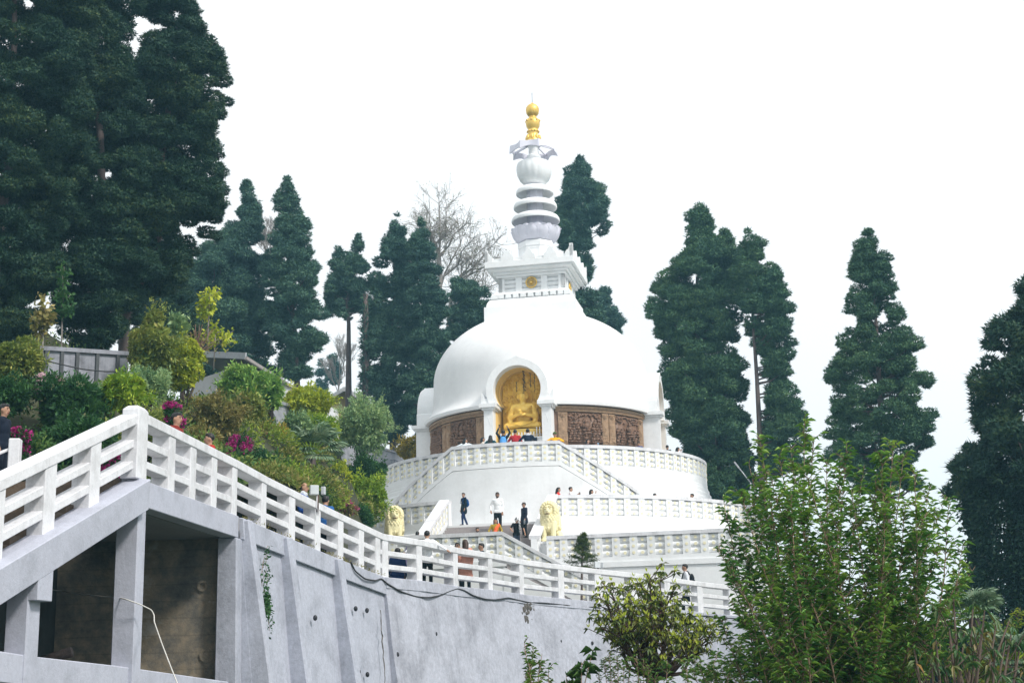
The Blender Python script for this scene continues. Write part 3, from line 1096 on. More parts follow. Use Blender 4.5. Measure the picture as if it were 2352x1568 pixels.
# board-marked end wall, inner side wall, floor, soffit
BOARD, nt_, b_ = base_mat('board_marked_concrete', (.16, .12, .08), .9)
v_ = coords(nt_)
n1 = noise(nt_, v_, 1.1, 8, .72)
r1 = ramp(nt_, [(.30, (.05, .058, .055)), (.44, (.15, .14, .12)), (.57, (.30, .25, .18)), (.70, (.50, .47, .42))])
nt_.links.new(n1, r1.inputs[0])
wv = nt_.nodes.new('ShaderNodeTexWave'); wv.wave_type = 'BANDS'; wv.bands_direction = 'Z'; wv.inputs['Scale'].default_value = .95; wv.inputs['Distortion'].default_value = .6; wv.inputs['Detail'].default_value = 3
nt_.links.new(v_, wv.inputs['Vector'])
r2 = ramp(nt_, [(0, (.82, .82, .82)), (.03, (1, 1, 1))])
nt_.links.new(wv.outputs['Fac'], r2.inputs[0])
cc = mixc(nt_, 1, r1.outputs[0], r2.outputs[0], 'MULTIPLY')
nt_.links.new(cc, b_.inputs['Base Color'])
bump(nt_, b_, n1, .6, .05)
pe_ = LINE[1]
mb = MB()
mb.hexa([(-9.9, 28.75, -3), (pe_.x - .02, 28.55, -3), (pe_.x - .02, 29.0, -3), (-9.9, 29.0, -3), (-9.9, 28.75, 3.05), (pe_.x - .02, 28.55, 3.05), (pe_.x - .02, 29.0, 3.05), (-9.9, 29.0, 3.05)])
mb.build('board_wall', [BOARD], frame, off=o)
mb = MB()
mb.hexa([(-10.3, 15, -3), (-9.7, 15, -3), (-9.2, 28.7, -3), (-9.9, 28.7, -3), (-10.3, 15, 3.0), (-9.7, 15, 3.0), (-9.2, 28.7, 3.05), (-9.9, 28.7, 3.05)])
mb.build('inner_wall', [plain('shade_dark_concrete', (.04, .045, .045), .9, 0, .4, 2)], frame, off=o)  # near-black colour carries the shade inside the bay
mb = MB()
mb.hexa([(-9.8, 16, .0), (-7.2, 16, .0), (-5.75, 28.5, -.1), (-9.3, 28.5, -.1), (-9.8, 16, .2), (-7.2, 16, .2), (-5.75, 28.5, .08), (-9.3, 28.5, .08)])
mb.build('bay_floor', [plain('shade_dark_floor', (.05, .045, .04), .9, 0, .4, 2)], frame, off=o)  # bay shade is painted into the floor colour as well
mb = MB()
mb.hexa([(-9.3, 22.8, 2.75), (-6.5, 22.8, 2.75), (-6.45, 23.2, 2.75), (-9.3, 23.2, 2.75), (-9.3, 22.8, 3.07), (-6.5, 22.8, 3.07), (-6.45, 23.2, 3.07), (-9.3, 23.2, 3.07)])
mb.build('cross_beam', [CONC2], frame, off=o)
# broken pier where the solid wall begins
mb = MB()
p, t = on_line(LINE, 540); th = Vector((t.x, t.y, 0)).normalized(); n_ = out_n(t)
q = []
for z, k in ((-3, .12), (pe_.z - .45, .02)):
    for s_, o_ in ((-.02, -.34), (.34, -.34), (.34, .03 + k), (-.02, .03 + k)):
        q.append(Vector((*(p + th*s_ + n_*o_).xy, z)))
mb.hexa(q)
mb.build('pier', [CONC], frame, off=o, bevel=.02)
# holes in the board wall
for px, py, r_ in ((475, 1504, .09), (466, 1345, .06)):
    mb = MB()
    c_ = at(px, py, 28.6)
    mb.lathe([(r_, 0), (r_ + .05, 0), (r_ + .05, .05), (r_, .05)], 18, close=True)
    n0 = len(mb.v) - 18*4
    for i in range(n0, len(mb.v)):
        x, y, z = mb.v[i]
        mb.v[i] = (c_.x + x, c_.y - z, c_.z + y)
    mb.ball((c_.x, c_.y + .01, c_.z), (r_, .02, r_), 12, 6, 1)
    mb.build('drain_hole', [BOARD, DARK], frame, off=o)
# log lying in the bay
mb = MB().tube([at(95, 1516, 24.0), at(130, 1506, 24.0), at(165, 1496, 24.0)], [.07, .085, .09], 10)
tag(mb.build('log', [BARK], None, smooth=True), 'short brown log lying in the dark open bay', 'log')

# ---- retaining wall with buttresses
def wall_surface(line, z_bot, batter, off0=.0, step=.5, rough=.0, seed=1, top=-.0):
    rr = random.Random(seed)
    pts = [line[0]]
    for a, b in zip(line, line[1:]):
        n = max(1, int((b - a).length/step))
        for i in range(1, n + 1):
            pts.append(a.lerp(b, i/n))
    rows = 14
    vs, fs = [], []
    for i, p in enumerate(pts):
        t = pts[min(i + 1, len(pts) - 1)] - pts[max(i - 1, 0)]
        n_ = out_n(t)
        for r_ in range(rows + 1):
            f = r_/rows
            z = p.z + top + (z_bot - p.z - top)*f
            d = off0 + batter*(p.z - z) + (rr.uniform(-rough, rough) if 0 < r_ else 0)
            v = p + n_*d
            vs.append((v.x, v.y, z + (rr.uniform(-rough, rough)*.6 if r_ == 0 else 0)))
    k = rows + 1
    for i in range(len(pts) - 1):
        for r_ in range(rows):
            fs.append((i*k + r_, i*k + r_ + 1, i*k + k + r_ + 1, i*k + k + r_))
    # back and top so that the wall has thickness
    n0 = len(vs)
    for i, p in enumerate(pts):
        t = pts[min(i + 1, len(pts) - 1)] - pts[max(i - 1, 0)]
        n_ = out_n(t)
        v = p - n_*.4
        vs.append((v.x, v.y, p.z + top - .03)); vs.append((v.x, v.y, z_bot))
    for i in (0, len(pts) - 1):
        fs.append(tuple(i*k + r_ for r_ in range(rows + 1)) + (n0 + 2*i + 1, n0 + 2*i))
    for i in range(len(pts) - 1):
        fs.append((i*k, i*k + k, n0 + 2*i + 2, n0 + 2*i))
        fs.append((n0 + 2*i, n0 + 2*i + 2, n0 + 2*i + 3, n0 + 2*i + 1))
    return vs, fs

lineB = [on_line(LINE, 552)[0]] + LINE[2:5] + [LINE[4].lerp(LINE[5], .12)]
wallB = empty('retaining_wall', lineB[1], 0, 'smooth grey retaining wall with three tall tapering buttresses', 'retaining wall')
o = lineB[1]
mb = MB(); mb.add(*wall_surface(lineB, -3, .10, -.03, rough=.006, top=-.25)); mb.build('wall_face', [CONC], wallB, off=o, smooth=False)
mb = MB()
vsl = lineB
strip(mb, vsl, [(-.3, -.40), (.10, -.46), (.07, -.02), (-.02, -.006), (-.3, -.006)])
mb.build('fascia', [CONC], wallB, off=o, bevel=.015)
for px in (558, 651, 768):
    p, t = on_line(LINE, px); th = Vector((t.x, t.y, 0)).normalized(); n_ = out_n(t)
    mb = MB(); q = []
    for z, e in ((-3, 1.16), (p.z - .04, .17)):
        for s_, o_ in ((-.15, -.3), (.15, -.3), (.15, e), (-.15, e)):
            q.append(Vector((*(p + th*s_ + n_*o_).xy, z)))
    mb.hexa(q)
    mb.build('buttress', [CONC], wallB, off=o, bevel=.03)
lineC = LINE[4:]
wallC = empty('retaining_wall', lineC[4], 0, 'rough leaning grey retaining wall under the long low railing', 'retaining wall')
o = lineC[4]
ROUGHC = paint('rough_plaster', (.52, .535, .61), (.22, .225, .26), .7, .9, .6, True, .7, .14)
mb = MB(); mb.add(*wall_surface(lineC, -3.5, .13, .05, step=.35, rough=.018, seed=4, top=-.02)); mb.build('wall_face', [ROUGHC], wallC, off=o, auto=R(60))
mb = MB()
strip(mb, lineC, [(-.3, -.26), (.115, -.30), (.09, -.01), (-.02, -.004), (-.3, -.004)])
mb.build('kerb', [ROUGHC], wallC, off=o, bevel=.012)
# broken patch of bare stone and the open joint between the two walls
def wall_pt(px, py, out=.0, line=LINE):
    """point of the leaning wall face at photo pixel"""
    lo, hi = 20.0, 75.0
    best = None
    for i in range(400):
        Y = lo + (hi - lo)*i/399
        p = at(px, py, Y)
        # nearest point of the line in plan
        bd = 1e9
        for a, b in zip(line, line[1:]):
            ab = (b - a).xy
            f = max(0, min(1, (p.xy - a.xy).dot(ab)/ab.dot(ab)))
            c_ = a.lerp(b, f)
            d_ = (p.xy - c_.xy).length
            if d_ < bd:
                bd, bc, bn = d_, c_, out_n(b - a)
        side = (p - bc).dot(bn)
        if side <= .06 + .13*(bc.z - p.z) + out:
            return p, bn
    return p, bn
STONE = paint('bare_stone', (.22, .20, .18), (.09, .09, .085), .8, .95, 6, False, .8, .3)
p, n_ = wall_pt(1212, 1392)
mb = MB()
rr = random.Random(5)
for k in range(26):
    c_ = wall_pt(1212 + rr.gauss(0, 5), 1385 + rr.uniform(0, 42))[0]
    mb.ball(c_, (rr.uniform(.05, .11), .03, rr.uniform(.04, .10)), 7, 5)
mb.build('bare_stone_patch', [STONE], wallC, off=o)
mb = MB()
path_ = [wall_pt(869 + (py - 1330)*.065 + rr.uniform(-1.2, 1.2), py, .03)[0] for py in range(1400, 1580, 12)]
mb.tube(path_, [rr.uniform(.006, .02) for _ in path_], 5)
mb.build('joint', [STONE], wallC, off=o)
mb = MB()
for px, py in ((1287, 1472), (1316, 1474), (1360, 1476), (1400, 1478), (912, 1502), (1000, 1455), (785, 1390), (816, 1397), (842, 1401), (800, 1535), (823, 1542), (843, 1548), (723, 1418)):
    c_, n_ = wall_pt(px, py, .0)
    mb.ball(c_ + n_*.01, (.05, .05, .065), 8, 6)
mb.build('weep_hole', [DARK], wallC, off=o, smooth=True)

# cables hung on the walls
def swag(name, label, pts, r_, mat_, sag=.0, cat='cable'):
    mb = MB()
    P_ = []
    for a, b in zip(pts, pts[1:]):
        for i in range(8):
            P_.append(a.lerp(b, i/8))
    P_.append(pts[-1])
    # smooth
    for _ in range(3):
        P_ = [P_[0]] + [(P_[i - 1] + P_[i]*2 + P_[i + 1])/4 for i in range(1, len(P_) - 1)] + [P_[-1]]
    mb.tube(P_, r_, 6)
    return tag(mb.build(name, [mat_], None, smooth=True), label, cat)
CABLE = plain('black_cable', (.035, .034, .035), .6)
pts = [wall_pt(px, py, .05)[0] for px, py in ((806, 1290), (815, 1310), (838, 1329), (862, 1333), (876, 1328), (890, 1340), (921, 1358), (957, 1370), (985, 1372), (1010, 1367), (1032, 1357), (1050, 1351), (1066, 1355), (1087, 1367), (1113, 1375), (1136, 1377), (1155, 1374), (1168, 1372), (1188, 1377), (1215, 1383), (1250, 1384), (1290, 1388), (1330, 1392), (1372, 1394), (1385, 1398))]
swag('cable', 'black cable hanging in loose swags along the top of the rough wall', pts, .022, CABLE)
pts = [wall_pt(px, py, .05)[0] for px, py in ((1580, 1414), (1620, 1413), (1660, 1418), (1720, 1421))]
swag('cable', 'short black cable along the wall top behind the leafy tree and tall shrub', pts, .022, CABLE)
# hose over the column
PIPEM = plain('white_pipe', (.62, .60, .56), .5)
pts = [at(110, 1352, 27.5), at(200, 1366, 25.2), at(283, 1373, 22.7), at(324, 1388, 22.75), at(348, 1400, 22.9), at(354, 1412, 22.9), at(354, 1427, 22.7), at(372, 1478, 22.2), at(392, 1530, 21.7), at(412, 1580, 21.2), at(430, 1640, 20.8)]
swag('hose', 'thin white water hose bent round the front column', pts, .010, PIPEM, cat='hose')

# floodlights on thin posts at the railing
def floodlight(px, py_top, py_foot, Y, label):
    p = at_z(px, Y, at(px, py_top, Y).z)
    f = at(px, py_foot, Y)
    root = empty('floodlight', f, 0, label, 'floodlight', 'floodlights fixed to the railing')
    mb = MB().tube([f, Vector((f.x, f.y, p.z + .12))], .03, 8); mb.build('pole', [plain('rusty_pole', (.12, .07, .06), .6)], root, off=f, smooth=True)
    mb = MB().box((p.x - .06, p.y - .10, p.z + .02), (.20, .10, .22), .35); mb.build('housing', [plain('lamp_housing', (.55, .58, .6), .4)], root, off=f, bevel=.012)
    mb = MB().box((p.x + .13, p.y + .06, p.z + .02), (.10, .08, .19), -.3); mb.build('backplate', [plain('lamp_backplate', (.5, .52, .54), .4)], root, off=f, bevel=.012)
    mb = MB().tube([Vector((p.x, p.y - .05, f.z + .5)), Vector((p.x, p.y - .08, f.z + .1)), Vector((p.x + .03, p.y - .08, f.z - .1)), Vector((p.x + .06, p.y - .06, f.z + .15))], .012, 6); mb.build('wire_loop', [RAIL], root, off=f, smooth=True)
floodlight(729, 1128, 1175, 32.9, 'small grey floodlight on the railing beside the man in the white collar and blue jacket')
floodlight(1375, 1298, 1345, 49.5, 'small grey floodlight on the railing beside the small conifer')

# street lamp behind the tall shrub
lf = at(1727, 1260, 61)
lamp = empty('street_lamp', lf, 0, 'thin pale street lamp with an angled arm rising behind the tall leafy shrub', 'street lamp')
a_, b_ = at(1724, 1108, 61), at(1688, 1062, 61)
MB().tube([lf, a_], [.04, .03], 8).build('pole', [GREYM], lamp, off=lf, smooth=True)
MB().tube([a_, a_.lerp(b_, .8)], .022, 8).build('arm', [GREYM], lamp, off=lf, smooth=True)
mb = MB().bar(a_.lerp(b_, .72), b_ + (b_ - a_)*.05, .10, .06); mb.build('lamp_head', [GREYM], lamp, off=lf, bevel=.02)

# ---------------------------------------------------------------- terrain
CTRL = []
for px, py, Y in ((0, 1040, 26), (-200, 1000, 25), (100, 1000, 27), (300, 1000, 28.5), (100, 880, 35), (300, 885, 38), (-200, 850, 34), (420, 1000, 33), (520, 1050, 35), (600, 1080, 38),
                  (480, 930, 42), (600, 1000, 44), (560, 940, 49), (640, 985, 51), (700, 1120, 41), (720, 1060, 48), (780, 1170, 44), (770, 1000, 58), (860, 1160, 52), (850, 1090, 66), (900, 1100, 72)):
    CTRL.append(at(px, py, Y))
for p in LINE[:5]:
    CTRL.append(p + Vector((-3.2, 0, -.1)))
for x, y, z in ((-12, 18, 4.5), (-18, 24, 8), (-30, 30, 13), (-16, 45, 11.2), (-25, 60, 14), (-12, 62, 11.4), (-14, 80, 12.2), (-30, 90, 15), (-8, 90, 12.2), (-18, 110, 14), (0, 95, 9), (5, 110, 5), (12, 88, 2.5), (18, 75, 1.5), (-5, 50, 2.6), (-6, 58, 3.4), (0, 60, 2.2), (6, 68, 2.2), (0, 75, 2.3), (-8, 70, 4.5), (16, 66, 1.9),
                (30, 80, -1), (25, 100, -1.5), (45, 100, -4), (60, 70, -6), (40, 140, -6), (0, 150, 3), (-40, 150, 16), (-60, 60, 22), (100, 120, -12), (20, 62, 1.2), (-13, 70, 9.5), (-9.5, 76, 7), (-10, 84, 10)):
    CTRL.append(Vector((x, y, z)))
CA = np.array([tuple(c) for c in CTRL])
def terrain0(x, y):
    x = np.asarray(x, float); y = np.asarray(y, float)
    d2 = (x[..., None] - CA[:, 0])**2 + (y[..., None] - CA[:, 1])**2 + .6
    w_ = d2**-1.7
    return (w_*CA[:, 2]).sum(-1)/w_.sum(-1)
def terrain(x, y):
    z = terrain0(x, y)
    x = np.asarray(x, float); y = np.asarray(y, float)
    bx = np.interp(y, [30, 36, 50, 60, 70, 84, 100], [-3.0, -6.4, -5.6, -7.3, -10, -10.5, -10.5])
    f = np.clip((x - bx)/2.2, 0, 1)
    f = f*f*(3 - 2*f)*np.clip((y - 34)/4, 0, 1)*np.clip((96 - y)/6, 0, 1)
    return z*(1 - f) + np.minimum(z, 2.05)*f
def hit(px, py, y0=24, y1=140):
    Ys = np.linspace(y0, y1, 500)
    d = CAM @ Vector(((px - CX)/FPX, (CY - py)/FPX, -1.0)); d = d/d.y
    z = Ys*d.z; x = Ys*d.x
    t = terrain(x, Ys)
    k = np.nonzero(z <= t)[0]
    i = k[0] if len(k) else len(Ys) - 1
    return Vector((x[i], Ys[i], t[i]))
# side of the path line: only the uphill side carries the hillside
PLX = np.array([p.x for p in ([LINE_A[0]] + LINE)]); PLY = np.array([p.y for p in ([LINE_A[0]] + LINE)])
def edge_x(y):
    e = np.interp(y, PLY, PLX, left=-7.4)
    e = np.where(y > PLY[-1], PLX[-1] + (y - PLY[-1])*3.0, e)
    lim = np.where(y < 29.2, 3.6, .9)
    return e - lim
gx = np.linspace(-75, 130, 190); gy = np.concatenate([np.linspace(12, 100, 150), np.linspace(101, 190, 45)])
# snap columns to the uphill edge so the border runs along the path
X_, Y_ = np.meshgrid(gx, gy)
E_ = edge_x(Y_)
u_ = (X_ + 75)/205.0
left = -75 + (np.minimum(E_, 130) + 75)*u_**1.0
Xh = left
Zh = terrain(Xh, Y_) + .10*np.sin(Xh*1.7 + Y_*.9) + .07*np.sin(Xh*3.1 - Y_*2.3)
nyy, nxx = Xh.shape
V = np.stack([Xh, Y_, Zh], -1).reshape(-1, 3)
ii, jj = np.meshgrid(np.arange(nyy - 1), np.arange(nxx - 1), indexing='ij')
a = (ii*nxx + jj).ravel()
F = np.stack([a, a + 1, a + nxx + 1, a + nxx], -1)
SOIL = paint('hill_soil', (.07, .075, .04), (.03, .035, .02), .7, .95, .8, False, .6, .2)
tag(np_mesh('hillside', V, F, SOIL, None, True), kind='structure')
gm = MB()
gm.add([(-300, -60, -3.2), (300, -60, -3.2), (300, 420, -6), (-300, 420, -6)], [(0, 1, 2, 3)])
GRASS = paint('grass_ground', (.05, .075, .03), (.03, .035, .018), .6, .95, .3, False, .4, .2)
tag(gm.build('ground', [GRASS], None), kind='structure')

# ---------------------------------------------------------------- walls and houses on the hillside
def long_wall(label, tops, h, th=.25, posts=0, mat_=GREYW, cap=True, name='boundary_wall', cat='wall'):
    o = tops[0]
    root = empty(name, o, 0, label, cat)
    mb = MB(); strip(mb, tops, rect(-th/2, th/2, -h, 0)); mb.build('wall_panel', [mat_], root, off=o)
    if cap:
        mb = MB(); strip(mb, tops, rect(-th/2 - .08, th/2 + .08, .003, .12)); mb.build('coping', [mat_], root, off=o)
    for k in range(posts):
        f = (k + .5)/posts
        L_ = len(tops) - 1
        i = min(int(f*L_), L_ - 1)
        p = tops[i].lerp(tops[i + 1], f*L_ - i)
        n_ = out_n(tops[i + 1] - tops[i])
        mb = MB().box(p + n_*(th/2 + .02) - UPV*(h/2), (.1, .1, h), math.atan2(n_.y, n_.x)); mb.build('pier', [plain('dark_pier', (.09, .095, .1), .9)], root, off=o)
    return root
PANELW = paint('weathered_panel', (.36, .37, .42), (.10, .10, .11), .85, .9, .9, True, .3, .12)
long_wall('weathered grey panel wall with dark piers under the huge dark conifers', [at(20, 803, 38), at(97, 806, 38.6), at(180, 811, 39.4), at(290, 818, 40.5)], 2.2, .12, 7, PANELW)
swag('cable', 'thin cable sagging across the weathered panel wall', [at(60, 815, 37.5), at(120, 832, 38), at(190, 848, 38.5), at(240, 853, 39), at(290, 853, 39.5)], .018, CABLE)
w1 = long_wall('grey plastered wall with a fan motif below the white house', [at(568, 905, 49.5), at(600, 921, 50.5), at(650, 934, 52.2), at(712, 975, 57)], 3.2, .3, 0, GREYW)
w2 = long_wall('mottled grey wall with sloping top at the edge of the upper terrace', [at(788, 1012, 74), at(850, 1026, 79), at(905, 1042, 83), at(960, 1056, 87)], 3.6, .3, 0, GREYW)
def fan(root, c, r_, face=Vector((0, -1, 0))):
    mb = MB()
    for k in range(11):
        a = PI*(k + .5)/11
        mb.tube([c + Vector((r_*.25*math.cos(a), 0, r_*.25*math.sin(a))), c + Vector((r_*math.cos(a), 0, r_*math.sin(a)))], .03, 5)
    mb.tube([c + Vector((r_*1.05*math.cos(a), 0, r_*1.05*math.sin(a))) for a in np.linspace(0, PI, 13)], .03, 5)
    mb.build('fan_motif', [PANELW], root, off=root.location)
fan(w1, at(597, 970, 49.9), .55)
fan(w2, at(900, 1080, 81.8), .6)

HOUSEW = paint('house_plaster', (.66, .66, .68), (.40, .38, .36), .4, .8, .8, True, .1, .06)
ROOFM = paint('dark_roof_sheet', (.05, .055, .065), (.10, .09, .085), .5, .5, 1, False, .2, .1)
FASC = plain('roof_fascia', (.42, .44, .47), .6)
hA, hB, hL = at(561, 822, 52), at(778, 932, 61.8), at(440, 812, 55)
zE = hA.z - .12
hA, hB, hL = [Vector((p.x, p.y, zE)) for p in (hA, hB, hL)]
hBk = hL + (hB - hA)
house = empty('house', Vector((hA.x, hA.y, 8.5)), 0, 'long white house with dark sheet roof and gutter among the garden shrubs', 'house')
o = house.location
mb = MB(); mb.hexa([Vector((*p.xy, z)) for z in (8.2, zE - .1) for p in (hA, hB, hBk, hL)]); mb.build('wall', [HOUSEW], house, off=o)
over = .55
ctr = (hA + hB + hBk + hL)/4
def grow(p, k=over):
    e1, e2 = (hB - hA).normalized(), (hL - hA).normalized()
    s1 = 1 if (p - ctr).dot(e1) > 0 else -1
    s2 = 1 if (p - ctr).dot(e2) > 0 else -1
    return p + e1*s1*k + e2*s2*k
r4 = [grow(p) for p in (hA, hB, hBk, hL)]
mb = MB(); mb.hexa([p - UPV*.12 for p in r4[:2]] + [p + UPV*.75 for p in r4[2:]] + [p - UPV*.0 for p in r4[:2]] + [p + UPV*.86 for p in r4[2:]]); mb.build('roof', [ROOFM], house, off=o)
mb = MB().bar(r4[0] - UPV*.1, r4[1] - UPV*.1, .10, .12); mb.build('gutter', [plain('gutter', (.3, .27, .26), .5)], house, off=o)
mb = MB().bar(r4[3] + UPV*.82, r4[0] - UPV*.02, .06, .24); mb.build('fascia', [FASC], house, off=o)
for f, w_, h_ in ((.27, .28, .5), (.5, .5, .55), (.72, .5, .55)):
    p = hA.lerp(hB, f) - UPV*.95
    n_ = out_n(hB - hA)
    e1 = (hB - hA).normalized()
    mb = MB().box(p + n_*.02, (w_, .1, h_), math.atan2(e1.y, e1.x)); wn = mb.build('window', [plain('window_frame', (.3, .27, .24), .6)], house, off=o)
    mb = MB().box(p + n_*.06, (w_*.8, .05, h_*.84), math.atan2(e1.y, e1.x)); mb.build('pane', [plain('dark_glass', (.03, .035, .04), .15)], wn, off=o)

YHW = plain('ochre_wall', (.55, .42, .2), .8)
yc = at(791, 918, 98)
yh = empty('cottage', Vector((yc.x, yc.y, 12)), 0, 'small ochre cottage with pale scalloped gable far behind the bare trunks', 'cottage')
o = yh.location
g0, g1, gp = at(752, 922, 98), at(836, 922, 98), at(793, 896, 98)
mb = MB(); back = Vector((0, 6, 0))
mb.add([Vector((g0.x, 98, 9)), Vector((g1.x, 98, 9)), g1, gp, g0, Vector((g0.x, 104, 9)), Vector((g1.x, 104, 9)), g1 + back, gp + back, g0 + back], [(0, 1, 2, 3, 4), (5, 9, 8, 7, 6), (0, 5, 6, 1), (1, 6, 7, 2), (0, 4, 9, 5)])
mb.build('wall', [YHW], yh, off=o)
mb = MB()
for a, b in ((g0 + Vector((-.4, 0, -.25)), gp), (gp, g1 + Vector((.4, 0, -.25)))):
    mb.hexa([a + Vector((0, -.5, .02)), b + Vector((0, -.5, .02)), b + Vector((0, 6.4, .02)), a + Vector((0, 6.4, .02)), a + Vector((0, -.5, .16)), b + Vector((0, -.5, .16)), b + Vector((0, 6.4, .16)), a + Vector((0, 6.4, .16))])
mb.build('roof', [FASC], yh, off=o)
mb = MB()
for a, b in ((g0 + Vector((-.4, 0, -.25)), gp), (gp, g1 + Vector((.4, 0, -.25)))):
    for i in range(12):
        c_ = a.lerp(b, (i + .5)/12) + Vector((0, -.54, .02))
        mb.box(c_, (.13, .04, .3))
mb.build('gable_trim', [RAIL], yh, off=o)
# ================================================================ vegetation
def unit(a):
    return a/np.maximum(1e-9, np.linalg.norm(a, axis=-1, keepdims=True))
def rdir(n):
    return unit(rng.normal(size=(n, 3)))

class Leaves:
    def __init__(s):
        s.V, s.F, s.M, s.n = [], [], [], 0
    def tri(s, P, D, L, W, mi=0, N=None):
        """needle sprays: one slim triangle each; N = the way the spray faces"""
        n = len(P)
        L = np.broadcast_to(np.asarray(L, float), (n,))[:, None]
        W = np.broadcast_to(np.asarray(W, float), (n,))[:, None]
        side = unit(np.cross(D, rdir(n) if N is None else N + rng.normal(0, .25, (n, 3))))
        V = np.stack([P - side*W/2, P + side*W/2, P + D*L], 1).reshape(-1, 3)
        s.V.append(V)
        s.F.append(np.arange(s.n, s.n + 3*n).reshape(-1, 3))
        s.M.append(np.full(n, mi))
        s.n += 3*n
    def blade(s, P, D, L, W, mi=0, fold=.25, up=None, droop=0.0):
        """folded pointed leaves: two triangles on a midrib"""
        n = len(P)
        L = np.broadcast_to(np.asarray(L, float), (n,))[:, None]
        W = np.broadcast_to(np.asarray(W, float), (n,))[:, None]
        ref = rdir(n) if up is None else unit(np.broadcast_to(np.asarray(up, float), (n, 3)) + rng.normal(size=(n, 3))*.35)
        side = unit(np.cross(D, ref))
        nrm = np.cross(side, D)
        mid = P + D*L*.45
        tip = P + D*L + np.array([0, 0, -1.0])*L*droop
        V = np.stack([P, mid + side*W/2 + nrm*W*fold, tip, mid - side*W/2 + nrm*W*fold], 1).reshape(-1, 3)
        s.V.append(V)
        b = s.n + 4*np.arange(n)
        s.F.append(np.stack([np.stack([b, b + 1, b + 2], -1), np.stack([b, b + 2, b + 3], -1)], 1).reshape(-1, 3))
        s.M.append(np.full(2*n, mi))
        s.n += 4*n
    def build(s, name, mats, parent=None, off=None):
        V = np.concatenate(s.V)
        if off is not None:
            V = V - np.array(tuple(off))
        return np_mesh(name, V, np.concatenate(s.F), mats, parent, False, np.concatenate(s.M))

CON_A = leaf_mat('cedar_needles', [(.020, .060, .042), (.040, .105, .058), (.075, .160, .070), (.135, .225, .080)], .6, .12, .35)
CON_B = leaf_mat('cedar_needles_blue', [(.020, .056, .052), (.040, .100, .076), (.070, .150, .090), (.115, .200, .095)], .6, .12, .3)
CON_C = leaf_mat('cedar_needles_dark', [(.010, .036, .028), (.018, .056, .038), (.036, .084, .038), (.095, .130, .032)], .6, .1, .5)
IVY = leaf_mat('ivy_leaves', [(.012, .035, .02), (.02, .055, .03), (.04, .08, .03)], .45, .15, .8)

